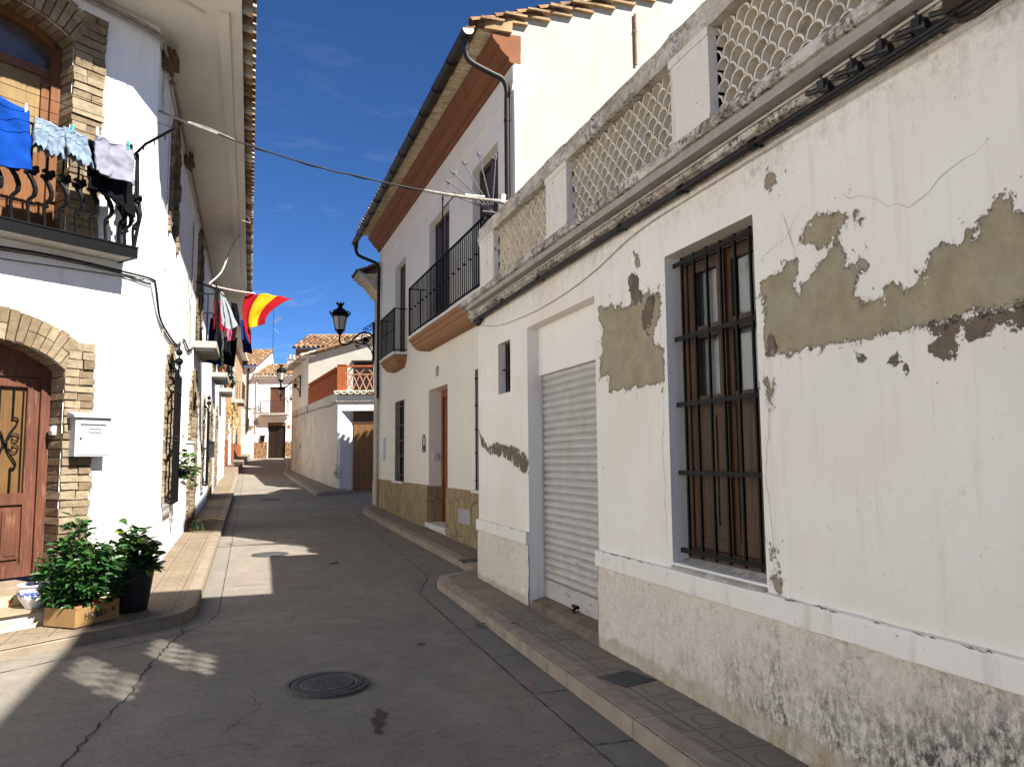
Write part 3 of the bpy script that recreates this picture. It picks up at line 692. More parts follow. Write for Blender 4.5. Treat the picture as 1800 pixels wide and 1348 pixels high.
# barred window
fd = -.125
wn = MB()
def casement(mb, fr, s0, s1, z0, z1, d, w=.055, t=.05, rails=()):
    mb.box(fr, s0, s0+w, d-t, d, z0, z1); mb.box(fr, s1-w, s1, d-t, d, z0, z1)
    mb.box(fr, s0+w, s1-w, d-t, d-.002, z0, z0+w); mb.box(fr, s0+w, s1-w, d-t, d-.002, z1-w, z1)
    for r in rails: mb.box(fr, s0+w, s1-w, d-t, d-.003, r-w*.55, r+w*.55)
wn.box(W1, 3.722, 3.80, -.17, fd, .95, 3.065); wn.box(W1, 4.66, 4.738, -.17, fd, .95, 3.065); wn.box(W1, 3.80, 4.66, -.17, fd-.002, 3.0, 3.065); wn.box(W1, 3.80, 4.66, -.17, fd-.002, .95, 1.03)
win = wn.build('window', MT['wood_win'], house)
for s0, s1 in ((3.805, 4.225), (4.235, 4.655)):
    q = MB(); casement(q, W1, s0, s1, 1.035, 2.995, fd-.012, .075, .045, (2.02, 2.50)); q.box(W1, s0+.075, s1-.075, fd-.04, fd-.022, 1.10, 1.99)
    q.box(W1, s0+.14, s1-.14, fd-.03, fd-.012, 1.20, 1.92)
    if s0 < 4: q.box(W1, 4.195, 4.262, fd-.014, fd+.012, 1.04, 2.99)
    q.build('casement', MT['wood_win'], win)
q = MB(); q.poly([W1(3.87, -.165, 2.05), W1(4.6, -.165, 2.05), W1(4.6, -.165, 2.95), W1(3.87, -.165, 2.95)]); q.build('pane', MT['pane'], win)
q = MB(); C2 = [(s, -.215+.018*sin(s*46)+.008*sin(s*91)) for s in frange(3.75, 4.72, .01)]
for (s0, d0), (s1, d1) in zip(C2, C2[1:]): q.poly([W1(s0, d0, 1.0), W1(s1, d1, 1.0), W1(s1, d1, 3.0), W1(s0, d0, 3.0)])
q.build('curtain', MT['curtain'], win, smooth='all')
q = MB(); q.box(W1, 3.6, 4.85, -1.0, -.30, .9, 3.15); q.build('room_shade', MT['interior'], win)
g = MB()
for z in (2.995, 2.47, 2.01, 1.54, 1.015): g.box(W1, 3.70, 4.705, -.055, -.043, z-.016, z+.016); 
for i, s in enumerate((3.82, 3.975, 4.13, 4.285, 4.44, 4.595)): g.box(W1, s-.008, s+.008, -.057, -.041, .985, 3.03)
g.build('window_grille', MT['iron'], house)
sw = MB(); casement(sw, W1, 8.202, 8.648, 2.402, 2.998, -.10, .05, .05); s_ = sw.build('small_window', MT['wood_win'], house)
q = MB(); q.poly([W1(8.22, -.14, 2.42), W1(8.64, -.14, 2.42), W1(8.64, -.14, 2.98), W1(8.22, -.14, 2.98)]); q.build('pane', MT['glass'], s_)
q = MB()
for s in (8.33, 8.43, 8.53): q.tube([W1(s, -.06, 2.4), W1(s, -.06, 3.0)], .008, 6)
q.box(W1, 8.2, 8.65, -.064, -.056, 2.68, 2.70); q.build('window_bars', MT['iron'], s_)
# cornice
mb = MB(); prof = [(-.1, 3.44), (.035, 3.44), (.05, 3.452), (.05, 3.475), (.085, 3.49), (.085, 3.572), (.10, 3.585), (.125, 3.60), (.20, 3.61), (.207, 3.625), (.205, 3.675), (.19, 3.69), (.06, 3.715), (-.1, 3.73)]
ss = frange(-8, 0, 1)+frange(.1, 9.5, .1)
def wob(s, k): return .009*noise.noise(V((s*4.3, k*.7, 9)))+.006*noise.noise(V((s*13, k*1.3, 4)))
rings = [[mb.vert(W1(s+(.17 if s > 9.45 and d > .02 else 0), d+(wob(s, i) if i > 5 else .2*wob(s, i)), z+.6*wob(s, i+20))) for i, (d, z) in enumerate(prof)] for s in ss]
for a, b in zip(rings, rings[1:]):
    for i in range(len(prof)-1): mb.face((a[i], a[i+1], b[i+1], b[i]))
mb.face(rings[-1]); mb.build('cornice', corn_m, house)
# parapet: base, pillars, openwork panels, coping
mb = MB(); mb.box(W1, -8, 9.28, -.20, .0, 3.70, 3.825); mb.build('parapet_base', corn_m, house)
pil_m = plaster('limewash_pillar', (.74, .70, .62), .06, (.30, .26, .21), .65, bump=.008, chips=.36)
for a, b in ((8.70, 9.28), (6.42, 6.94), (4.06, 4.53), (1.75, 2.25)):
    mb = MB(); mb.box(W1, a, b, -.24, .035, 3.735, 4.42); mb.box(W1, a-.015, b+.015, -.25, .05, 3.735, 3.83); mb.box(W1, a-.012, b+.012, -.25, .045, 4.36, 4.418); mb.build('pillar', pil_m, house)
mb = MB(); mb.box(W1, -8, 1.75, -.18, -.02, 3.82, 4.40); mb.build('parapet_wall', pil_m, house)
sc_m = simple('fish_scale_tile', (.74, .67, .54), .9, .14, 8, .003, 60, .15, dirt=(.42, .36, .27), dsc=9)
def scales(a, b, z0, z1, name):
    mb = MB(); w = .152; rowh = .076; t = .013; rz = .083; nrow = int((z1-z0)/rowh)+2
    for r in range(nrow):
        z = z0-.02+r*rowh; off = (r % 2)*w/2
        c = a-w/2+off
        while c < b+w/2:
            jz = R.uniform(-.003, .003)
            def ring(rad, rzz):
                pts = []
                for k in range(9):
                    th = pi*k/8; s = c+rad*cos(th); zz = z+rzz*sin(th)+jz
                    pts.append((min(b, max(a, s)), min(z1, zz)))
                return pts
            O, I = ring(w/2-.001, rz), ring(w/2-t, rz-t)
            if all(p[0] <= a+1e-6 for p in O) or all(p[0] >= b-1e-6 for p in O) or min(p[1] for p in O) >= z1-.004: c += w; continue
            fo_ = [mb.vert(W1(s, -.03, zz)) for s, zz in O]; fi_ = [mb.vert(W1(s, -.03, zz)) for s, zz in I]
            bo = [mb.vert(W1(s, -.195, zz)) for s, zz in O]; bi = [mb.vert(W1(s, -.195, zz)) for s, zz in I]
            for k in range(8):
                mb.face((fo_[k], fo_[k+1], fi_[k+1], fi_[k])); mb.face((fi_[k], fi_[k+1], bi[k+1], bi[k])); mb.face((fo_[k+1], fo_[k], bo[k], bo[k+1])); mb.face((bo[k+1], bo[k], bi[k], bi[k+1]))
            c += w
    mb.build(name, sc_m, house, recalc=False)
scales(6.945, 8.698, 3.826, 4.408, 'openwork_panel'); scales(4.535, 6.418, 3.826, 4.408, 'openwork_panel'); scales(2.255, 4.058, 3.826, 4.408, 'openwork_panel')
mb = MB(); prof = [(-.27, 4.41), (.045, 4.41), (.06, 4.425), (.06, 4.475), (.045, 4.49), (.04, 4.54), (.055, 4.555), (.04, 4.585), (-.02, 4.615), (-.2, 4.615), (-.27, 4.56)]
ss = frange(-8, 0, 1)+frange(.1, 9.30, .1)
rings = [[mb.vert(W1(s, d+1.1*wob(s, i), z+1.1*wob(s, i+33)+(.012 if 6.40 < s < 6.96 or 4.04 < s < 4.55 else 0))) for i, (d, z) in enumerate(prof)] for s in ss]
for a, b in zip(rings, rings[1:]):
    for i in range(len(prof)): mb.face((a[i], a[(i+1) % len(prof)], b[(i+1) % len(prof)], b[i]))
mb.face(rings[-1]); mb.build('coping', coping_m, house)
mb = MB(); mb.box(WF, 2.98, 8.7, 9.06, 9.27, 3.62, 4.62); mb.build('end_parapet', pil_m, house)
mb = MB(); mb.box(WF, 4.0, 6.5, 8.55, 9.055, 3.62, 5.80); mb.build('shade_block', MT['cream'], house)  # unseen block, added to trim the tip of the sunlit road patch
mb = MB(); mb.box(WF, 2.60, 8.7, -8, 9.45, 3.55, 3.62); mb.build('terrace_floor', MT['concrete'], house)
mb = MB(); mb.box(WF, 3.55, 8.7, -8, 2.31, 3.62, 6.2); mb.build('upper_storey', MT['cream'], house)
# roof-terrace screen wall with two barred openings
S3 = Fr((3.4, 0), (0, 1), (-1, 0)); op = [(.52, 1.38, 6.78, 8.05), (-.76, .10, 7.72, 8.98)]
mb = MB(); poly_holes(mb, S3, rect(-8, 2.31, 3.62, 9.1), [rect(*o_) for o_ in op]); poly_holes(mb, S3, rect(-8, 2.31, 3.62, 9.1), [rect(*o_) for o_ in op], -.14)
mb.poly([S3(2.31, 0, 3.62), S3(2.31, -.14, 3.62), S3(2.31, -.14, 9.1), S3(2.31, 0, 9.1)]); mb.poly([S3(-8, 0, 9.1), S3(2.31, 0, 9.1), S3(2.31, -.14, 9.1), S3(-8, -.14, 9.1)])
mb.build('light_gap_screen', MT['cream'], house)
mb = MB(); mb.box(WF, 3.542, 8.7, 2.16, 2.308, 6.2, 9.1); mb.build('shade_screen_end', MT['cream'], house)  # unseen wall, added to square off the shadow edge on the road
for (a, b, c_, d_) in op:
    mb = MB()
    for k in range(4):
        s_ = a+(b-a)*(k+1)/5
        mb.tube(smooth_path([S3(s_, -.07, c_), S3(s_-.02, -.07, c_+.35), S3(s_+.07, -.07, c_+.55), S3(s_-.05, -.07, c_+.78), S3(s_, -.07, d_)], 5), .026, 6)
    mb.tube([S3(a, -.07, c_+.62), S3(b, -.07, c_+.66)], .02, 6); mb.build('light_gap_bars', MT['iron'], house)  # added bars that stripe the light patches
# cables along the facade
cb = thing('cable_bundle', 'thick twisted bundle of black cables with clamps under the cornice of the terraced house', 'cable', W1(6, .06, 3.44))
base = [(9.42, .03, 3.37), (9.2, .05, 3.415)]+[(s, .055, 3.445+.012*sin(s*2.1)-.006*cos(s*5)) for s in frange(8.8, 1.2, .4)]
for k in range(4):
    pth = []
    for i, p in enumerate(smooth_path(base, 8)):
        a = i*.28+k*pi/2; rr = .014+.004*sin(i*.11+k)
        pth.append(W1(p.x, p.y+rr*cos(a), p.z+rr*sin(a)))
    q = MB(); q.tube(pth, .0145, 6); q.build('strand', MT['cable'], cb, smooth='all')
for s in (8.3, 7.1, 5.3, 4.4, 3.6):
    q = MB(); q.tube([W1(s-.03, .055, 3.445), W1(s+.03, .055, 3.445)], .034, 8); q.box(W1, s-.012, s+.012, .0, .06, 3.43, 3.485); q.build('clamp', MT['iron'], cb)
for s in (2.98, 2.78, 2.60, 2.40):
    q = MB(); q.tube([W1(s-.035, .085, 3.475), W1(s+.0, .09, 3.485), W1(s+.035, .085, 3.495)], [.024, .034, .026], 8); q.box(W1, s-.022, s+.018, .09, .122, 3.47, 3.515, 0, .005, R); q.tube([W1(s+.04, .09, 3.49), W1(s+.12, .10, 3.50)], .014, 6); q.tube([W1(s-.05, .09, 3.5), W1(s-.14, .07, 3.48)], .012, 6); q.tube([W1(s+.0, .09, 3.52), W1(s+.02, .10, 3.565)], .013, 6); q.build('connector', MT['black'], cb)
q = MB(); q.tube(smooth_path([W1(2.2, .05, 3.50), W1(2.24, .10, 3.42), W1(2.12, .12, 3.36), W1(1.9, .10, 3.41)], 6), .01, 6); q.box(W1, 2.14, 2.28, .02, .10, 3.46, 3.54, 0, .01, R); q.build('rusty_hook', simple('rust', (.045, .028, .018), .9, .3, 14, .003), cb)
for k, (dz, dd) in enumerate(((3.535, .095), (3.560, .095))):
    q = MB(); q.tube([W1(s, dd+.0015*sin(s*7), dz+.004*noise.noise(V((s*2, k, 0)))) for s in frange(9.4, 1, .15)], .0085, 6)
    for s in frange(9.1, 1.4, .75): q.tube([W1(s, dd-.008, dz), W1(s+.02, dd-.008, dz)], .017, 6)
    one(q, 'conduit', MT['conduit'], 'pale conduit %s on the fascia above the black cable bundle' % ('lower of the two' if k == 0 else 'upper of the two'), 'conduit', 'conduits on the cornice fascia')
q = MB(); q.tube(smooth_path([W1(2.0, .04, 3.40), W1(4.2, .015, 3.385), W1(5.1, .015, 3.36), W1(5.9, .012, 3.24), W1(6.6, .012, 3.18), W1(7.5, .012, 3.165), W1(8.6, .012, 3.22), W1(9.3, .014, 3.34)], 8), .005, 5)
one(q, 'wire', MT['conduit'], 'thin pale wire sagging over the peeling wall above the roller shutter', 'wire')

oh = thing('opposite_house', 'white house on the sunny side of the little square behind the viewer', 'house', (-13.5, -8, 0))
mb = MB(); mb.poly([(-13.2, -22, -.5), (-13.2, .9, -.5), (-13.2, .9, 7.5), (-13.2, -22, 7.5)]); mb.box(WF, -20, -13.21, -22, .9, -.5, 7.5); mb.build('wall', MT['white'], oh)
mb = MB(); mb.box(WF, -20, -12.6, -22.3, 1.2, 7.5, 7.62); mb.build('roof', MT['tile_a'], oh)
for y0 in (-18, -13, -8, -3):
    for z0, z1 in ((1.0, 2.6), (4.3, 6.2)): mb = MB(); mb.box(WF, -13.25, -13.17, y0, y0+1.2, z0, z1); mb.build('shutter', MT['wood_shut'], oh)
# ------------------------------------------------------------------ roofs of barrel tiles
def tile_roof(name, p0, eave, slope, parent, mats=None, pitch=.235, course=.36, rad=.085, seed=1, base_drop=.03):
    """barrel tiles: p0 eave corner, eave = vector along the eave, slope = vector up to the ridge."""
    r = random.Random(seed); mb = MB(); e = V(eave); s = V(slope); le, ls = e.length, s.length
    eu, su = e.normalized(), s.normalized(); nn = eu.cross(su).normalized()
    if nn.z < 0: nn = -nn
    p0 = V(p0); nc = max(1, int(le/pitch)); nr = max(1, int(ls/course)); pit = le/nc; co = ls/nr
    mb.poly([p0-nn*base_drop, p0+e-nn*base_drop, p0+e+s-nn*base_drop, p0+s-nn*base_drop], 2)
    mb.poly([p0-nn*(base_drop+.03), p0+s-nn*(base_drop+.03), p0+e+s-nn*(base_drop+.03), p0+e-nn*(base_drop+.03)], 2)
    K = 6
    for i in range(nc):
        for j in range(nr):
            mi = r.choice((0, 0, 1, 2)); c = p0+eu*(pit*(i+.5)+r.uniform(-.01, .01))+su*(co*j-.05+r.uniform(-.012, .012))
            r0 = rad*r.uniform(.96, 1.06); lift = .018+r.uniform(0, .008)
            A = [mb.vert(c+eu*(r0*cos(pi*k/K))+nn*(r0*.95*sin(pi*k/K)+lift)) for k in range(K+1)]
            B = [mb.vert(c+su*(co+.05)+eu*(r0*.86*cos(pi*k/K))+nn*(r0*.82*sin(pi*k/K))) for k in range(K+1)]
            for k in range(K): mb.face((A[k], A[k+1], B[k+1], B[k]), mi)
            if j == 0:
                A2 = [mb.vert(c+eu*((r0-.018)*cos(pi*k/K))+nn*((r0-.018)*.95*sin(pi*k/K)+lift)) for k in range(K+1)]
                for k in range(K): mb.face((A[k], A2[k], A2[k+1], A[k+1]), mi)
                B2 = [mb.vert(c+su*.3+eu*((r0-.018)*cos(pi*k/K))+nn*((r0-.018)*.95*sin(pi*k/K)+lift)) for k in range(K+1)]
                for k in range(K): mb.face((A2[k], B2[k], B2[k+1], A2[k+1]), 2)
    return mb.build(name, mats or [MT['tile_a'], MT['tile_b'], MT['tile_c']], parent, recalc=False)

def tri_bars(mb, fr, a, b, d, z0, z1, step, r=.007, knot=None):
    n = int((b-a)/step)
    for i in range(n+1):
        s = a+(b-a)*i/n
        mb.box(fr, s-r, s+r, d-r, d+r, z0, z1)
        if knot and i % 3 == 1: mb.ball(fr(s, d, z0+(z1-z0)*knot), .022, 6)
def side_bars(mb, fr, s, d0, d1, z0, z1, step, r=.007):
    n = max(1, int((d1-d0)/step))
    for i in range(n+1):
        d = d0+(d1-d0)*i/n; mb.box(fr, s-r, s+r, d-r, d+r, z0, z1)

# ------------------------------------------------------------------ the cream house beyond the terraced one
h2 = thing('cream_house', 'tall cream house with brown cornice, iron balconies and a sunlit gable', 'house', H2(0, 0, .1))
hw = MT['house_white']
H2H = [rect(3.75, 5.22, .36, 3.05), rect(7.62, 8.70, 1.13, 3.05), rect(.80, 2.02, 1.14, 3.12), rect(7.55, 8.78, 4.17, 6.46), rect(3.62, 5.20, 4.17, 6.52), rect(.76, 2.12, 4.17, 6.56)]
mb = MB(); poly_holes(mb, H2, rect(-.0, 10.92, -.2, 7.45), H2H, 0, 0, [.34, .16, .16, .2, .2, .2])
mb.poly([H2(10.92, 0, -.2), H2(10.92, -6, -.2), H2(10.92, -6, 7.45), H2(10.92, 0, 7.45)])
mb.box(H2, 0, 10.92, .0, .03, 7.02, 7.10); mb.box(H2, 0, 10.92, .0, .018, 7.10, 7.45)
mb.build('wall', hw, h2)
mb = MB(); top = [(3.55, 7.45), (3.44, 7.98), (3.44, 8.06), (5.02, 8.62), (8.4, 9.85), (11.8, 8.6), (11.8, -.2), (3.55, -.2)]
a = [mb.vert((x, 10.2, z)) for x, z in top]; mb.face(a)
b = [mb.vert((x, 10.5, z)) for x, z in top]; mb.face(b[::-1])
for i in range(len(a)): k = (i+1) % len(a); mb.face((a[i], a[k], b[k], b[i]))
mb.build('gable_wall', MT['cream'], h2)
mb = MB(); mb.box(WF, 3.548, 3.66, 10.185, 10.21, -.2, 7.60); mb.build('corner_strip', MT['strip_white'], h2)
mb = MB(); mb.tube([(5.55, 10.17, 8.55), (5.55, 10.17, 7.72)], .022, 8); mb.box(WF, 5.52, 5.58, 10.16, 10.2, 8.25, 8.28); mb.build('vent_pipe', simple('rusty_pipe', (.24, .13, .08), .8, .3, 12, .002), h2)
# stone dado with big irregular slabs
n = N('yellow_stone_slabs'); vv = n.map((1, 1, .62))
e = n.vor(3.6, vv, 'DISTANCE_TO_EDGE'); cc = n.vor(3.6, vv, 'F1', 'Color')
c = n.mix(n.ramp(n.noise(4, 6, .7), .3, .7), (.26, .185, .085), (.40, .315, .17)); c = n.mix(n.ramp(n.sep(cc)[0], 0, 1, 0, .5), c, (.44, .35, .20))
c = n.mix(n.ramp(n.noise(2.2, 5, .7), .5, .7, 0, .6), c, (.20, .145, .075)); c = n.mix(n.ramp(e, .012, .035, .6, 0), c, (.19, .15, .09))
dado_m = n.fin(c, .8, n.bump(n.noise(14, 6, .7), .02, 1, n.bump(n.ramp(e, 0, .05), .02)), .25)
for s0, s1, r0, r1 in ((.0, 3.75, 3.752, 3.78), (5.22, 10.95, 5.19, 5.218)):
    mb = MB(); mb.box(H2, s0, s1, -.02, .035, -.2, 1.12); mb.box(H2, r0, r1, -.34, -.0, .3, 1.1); mb.build('stone_dado', dado_m, h2)
mb = MB(); mb.box(H2, 3.70, 5.26, -.34, .07, .30, .385); mb.build('door_step', MT['marble'], h2)
mb = MB(); mb.box(H2, 2.2, 2.9, .036, .042, .55, .80); mb.build('cover_plate', MT['plastic_grey'], h2)
# front door, slightly set back on the right-hand part of the opening
mb = MB(); mb.box(H2, 3.76, 3.86, -.36, -.26, .385, 3.04); mb.box(H2, 5.10, 5.21, -.36, -.26, .385, 3.04); mb.box(H2, 3.86, 5.10, -.36, -.262, 2.9, 3.04); mb.box(H2, 3.86, 5.10, -.36, -.30, .385, 2.9)
for s0 in (3.93, 4.53):
    for z0, z1 in ((.5, 1.2), (1.3, 2.0), (2.1, 2.82)): mb.box(H2, s0, s0+.5, -.31, -.285, z0, z1)
dr = mb.build('front_door', MT['wood_orange'], h2)
mb = MB(); mb.tube([H2(4.45, -.28, 1.30), H2(4.45, -.24, 1.32), H2(4.45, -.24, 1.5), H2(4.45, -.28, 1.52)], .012, 6); mb.build('door_handle', MT['iron'], dr)
# ground-floor grilled windows and upper shutters
for s0, s1, z0, z1 in ((7.62, 8.70, 1.13, 3.05), (.80, 2.02, 1.14, 3.12)):
    mb = MB(); casement(mb, H2, s0+.002, s1-.002, z0+.003, z1-.003, -.12, .06, .04, ((z0+z1)/2,)); mb.box(H2, (s0+s1)/2-.03, (s0+s1)/2+.03, -.16, -.118, z0+.06, z1-.06); w = mb.build('window', MT['iron_grey'], h2)
    q = MB(); q.poly([H2(s0, -.15, z0), H2(s1, -.15, z0), H2(s1, -.15, z1), H2(s0, -.15, z1)]); q.build('pane', MT['glass'], w)
    q = MB(); tri_bars(q, H2, s0+.06, s1-.06, .0, z0+.01, z1-.01, .12, .007)
    for z in (z0+.15, (z0+z1)/2, z1-.15, z0+.6, z1-.6): q.box(H2, s0+.0, s1-.0, -.009, .009, z-.012, z+.012)
    q.build('window_grille', MT['iron'], w)
    q = MB(); q.box(H2, s0-.06, s1+.06, -.16, .07, z0-.045, z0); q.build('window_sill', MT['marble'], w)
for s0, s1, z0, z1 in ((7.55, 8.78, 4.17, 6.46), (3.62, 5.20, 4.17, 6.52), (.76, 2.12, 4.17, 6.56)):
    mb = MB(); m_ = (s0+s1)/2
    for a, b in ((s0+.002, m_-.004), (m_+.004, s1-.002)):
        casement(mb, H2, a, b, z0, z1-.003, -.13, .07, .04, (z0+1.0,))
        for k in range(int((z1-z0-.2)/.06)): mb.prism(H2, [(-.165, z0+.08+k*.06), (-.14, z0+.08+k*.06+.0), (-.145, z0+.13+k*.06), (-.165, z0+.13+k*.06)], a+.07, b-.07)
    mb.box(H2, s0, s1, -.24, -.205, z0, z1); mb.build('balcony_shutter', MT['wood_shut'], h2)
# balconies
def balcony(s0, s1, dp, zf, top, fan=False):
    mb = MB(); mb.box(H2, s0, s1, 0, dp+.03, zf-.045, zf); sl = mb.build('balcony', MT['marble'], h2)
    mb = MB(); steps = [(.0, -.047, dp+.0), (.015, -.10, dp-.0), (.03, -.12, dp-.03), (.05, -.19, dp-.045), (.08, -.21, dp-.075), (.10, -.26, dp-.09), (.16, -.31, dp-.15), (.22, -.33, max(.05, dp-.2))]
    zc = zf-.045
    for (i0, z_, d_), (i1, z2, d2) in zip(steps, steps[1:]):
        # sloping moulding rings that narrow downwards
        A = [H2(s0+i0*1.6, -.02, zf+z_), H2(s0+i0*1.6, d_, zf+z_), H2(s1-i0*1.6, d_, zf+z_), H2(s1-i0*1.6, -.02, zf+z_)]
        B = [H2(s0+i1*1.6, -.02, zf+z2), H2(s0+i1*1.6, d2, zf+z2), H2(s1-i1*1.6, d2, zf+z2), H2(s1-i1*1.6, -.02, zf+z2)]
        for k in range(3): mb.poly([A[k], A[k+1], B[k+1], B[k]])
    mb.poly(B); mb.build('corbel', MT['corbel'], sl)
    mb = MB(); tri_bars(mb, H2, s0+.03, s1-.03, dp, zf+.05, zf+top, .105, .0075, .52)
    for s in (s0+.03, s1-.03): side_bars(mb, H2, s, 0, dp, zf+.05, zf+top, .11, .0075)
    for z in (zf+.06, zf+top): 
        mb.box(H2, s0+.02, s1-.02, dp-.018, dp+.018, z-.009, z+.009)
        for s in (s0+.03, s1-.03): mb.box(H2, s-.018, s+.018, 0, dp, z-.009, z+.009)
    for s in (s0+.03, s1-.03): mb.box(H2, s-.014, s+.014, dp-.014, dp+.014, zf, zf+top+.02)
    mb.build('railing', MT['iron'], sl)
    return sl
b1 = balcony(.30, 5.50, .36, 4.17, 1.02)
balcony(7.33, 9.12, .30, 4.12, 1.02)
# fan of spikes guarding the near end of the long balcony
mb = MB(); c0 = (.16, .33, 5.28)
for k, (ang, L) in enumerate(((4, .78), (-14, .80), (-33, .74), (-50, .72), (-62, .70), (-74, .66))):
    t = radians(ang); dd = V((0, 0, 1))*cos(t)-H2.n*sin(t)
    base_ = H2(.16, .30+.0*k, 5.22); tip = base_+dd*L
    mb.tube([base_, tip], .009, 6); a_ = tip
    mb.tube([a_, a_+dd*.04, a_+dd*.12], [.009, .026, .001], 6)
    for q in (-1, 1):
        sd = dd.cross(H2.u)*q
        mb.tube([a_, a_+sd*.045+dd*.02, a_+sd*.06+dd*.05], [.008, .008, .002], 5)
mb.tube([H2(.16, .0, 5.20), H2(.16, .45, 5.20)], .012, 6); mb.tube([H2(.16, .02, 5.38), H2(.16, .40, 5.38)], .010, 6)
mb.tube([H2(.16, .22, 4.9), H2(.16, .22, 5.24)], .012, 6)
mb.build('spike_fan', simple('silvery_iron', (.10, .10, .105), .4, .3, 20, .001, 60, .6), b1)
mb = MB(); mb.tube([H2(2.75, .36, 4.2), H2(2.75, .36, 6.22)], .012, 6); mb.tube([H2(2.75, .36, 6.22), H2(2.75, .36, 6.36)], [.02, .002], 6); mb.tube([H2(2.75, .36, 6.05), H2(1.95, .36, 6.05)], .011, 6); mb.tube([H2(1.97, .36, 6.01), H2(1.97, .36, 6.09)], .011, 6)
mb.build('awning_pole', MT['iron'], b1)
# cornice, eave tiles, roof, gutter, downpipes
mb = MB(); prof = [(-.1, 7.42), (.06, 7.42), (.09, 7.46), (.09, 7.50), (.125, 7.515), (.20, 7.59), (.23, 7.62), (.23, 7.655), (.255, 7.67), (.31, 7.73), (.34, 7.77), (.34, 7.83), (-.1, 7.86)]
mb.prism(H2, prof, -.02, 10.95); mb.build('cornice', MT['cornice_brown'], h2)
mb = MB()
for i in range(46):
    s = .05+i*.2375
    mb.box(H2, s, s+.225, -.1, .54+R.uniform(-.01, .01), 7.862, 7.90, 0, .003, R); mb.box(H2, s+.11, s+.33, -.1, .64+R.uniform(-.01, .01), 7.905, 7.945, 0, .003, R)
mb.build('eave_tile_course', MT['tile_u'], h2)
# verge courses seen on the gable
mb = MB()
for k in range(24):
    x = 3.02+k*.36; z = 7.93+k*.36*.365; mb.box(WF, x, x+.35, 10.08, 10.52, z+.05, z+.085, 0, .006, R); 
for k in range(24):
    x = 3.40+k*.36; z = 8.03+k*.36*.365; mb.box(WF, x, x+.35, 10.13, 10.5, z-.01, z+.03, 0, .004, R)
mb.box(WF, 3.08, 3.50, 10.13, 10.5, 7.86, 8.02, 0, .01, R); mb.build('verge_tiles', MT['tile_b'], h2)
tile_roof('roof', H2(-.1, .60, 7.93), H2(10.95, .60, 7.93)-H2(-.1, .60, 7.93), V((5.3, .1, 1.95)), h2, seed=3)
mb = MB()
for i in range(12):
    s0, s1 = -.04+i*.915, -.04+(i+1)*.915; z0 = 7.80-.016*i
    prof = [(.72+.085*cos(t), z0+.085*sin(t)) for t in [pi+pi*k/8 for k in range(9)]]+[(.72+.075*cos(t), z0+.075*sin(t)) for t in [2*pi-pi*k/8 for k in range(9)]]
    mb.prism(H2, prof, s0, s1); mb.prism(H2, [(.72+.092*cos(t), z0+.092*sin(t)) for t in [pi+pi*k/8 for k in range(9)]]+[(.72+.08*cos(t), z0+.08*sin(t)) for t in [2*pi-pi*k/8 for k in range(9)]], s0-.02, s0+.02)
mb.build('gutter', MT['gutter'], h2, smooth=True)
mb = MB(); mb.extrude(Fr(H2(-.05, 0, 0)[:2], H2.n, -H2.u), [(.72+.09*cos(pi+pi*k/8), 7.80+.09*sin(pi+pi*k/8)) for k in range(9)], -.005, .005); mb.build('gutter_end', MT['zinc'], h2)
def downpipe(s, zt, zb):
    mb = MB(); p = smooth_path([H2(s, .72, zt-.05), H2(s, .70, zt-.28), H2(s, .62, zt-.40), H2(s, .30, zt-.52), H2(s, .14, zt-.58), H2(s, .075, zt-.72), H2(s, .075, zt-1.0)], 5)+[H2(s, .075, zb)]
    mb.tube(p, .043, 10); mb.tube([H2(s, .72, zt-.02), H2(s, .71, zt-.26)], [.085, .046], 10)
    for z in frange(zt-1.2, zb+.3, 1.6): mb.tube([H2(s, .075, z-.02), H2(s, .075, z+.02)], .05, 10)
    mb.build('downpipe', MT['gutter'], h2, smooth=True)
downpipe(.12, 7.80, .4); downpipe(10.72, 7.62, 3.3)
mb = MB(); mb.tube([H2(10.78, .07, .35), H2(10.78, .07, 2.9), H2(10.78, .05, 3.3)], .035, 8); mb.build('drain_pipe', simple('pale_pipe', (.40, .36, .30), .7, .2, 8, .001), h2)
one((lambda q: (q.box(H2, 9.95, 10.5, .0, .045, 1.62, 2.22), q.box(H2, 9.99, 10.46, .045, .052, 1.66, 2.18), q)[-1])(MB()), 'meter_box', MT['plastic_white'], 'flat pale meter box on the cream house wall left of its grilled window', 'meter box')
q = MB(); q.box(H2, 4.42, 4.58, .0, .02, 3.27, 3.46); q.box(H2, 4.45, 4.55, .02, .026, 3.30, 3.36); q.box(H2, 4.45, 4.55, .02, .026, 3.38, 3.44)
one(q, 'wall_plaque', simple('plaque_stone', (.36, .32, .25), .7), 'small square stone plaque on the cream wall high above the orange door', 'plaque')
q = MB(); ar = arch(5.50, 5.70, 1.80, 2.06, .09, 8)
for i in range(len(ar)):
    a, b = ar[i], ar[(i+1) % len(ar)]
    q.tube([H2(a[0], .012, a[1]), H2(b[0], .012, b[1])], .011, 5)
q.box(H2, 5.53, 5.67, .0, .016, 1.84, 1.93)
one(q, 'niche_plaque', MT['iron'], 'small arched black-edged plaque on the cream wall left of the orange door', 'plaque')
q = MB(); q.box(H2, 5.10, 5.16, -.0, -.06, 0, 0.001)
q = MB(); fr_ = Fr(H2(5.22, 0, 0)[:2], H2.n, -H2.u); q.box(fr_, -.20, -.09, 0.0, .03, 1.62, 1.76); q.box(fr_, -.185, -.105, .03, .036, 1.67, 1.745)
one(q, 'door_intercom', MT['plastic_white'], 'small beige intercom in the deep reveal of the orange front door', 'intercom')

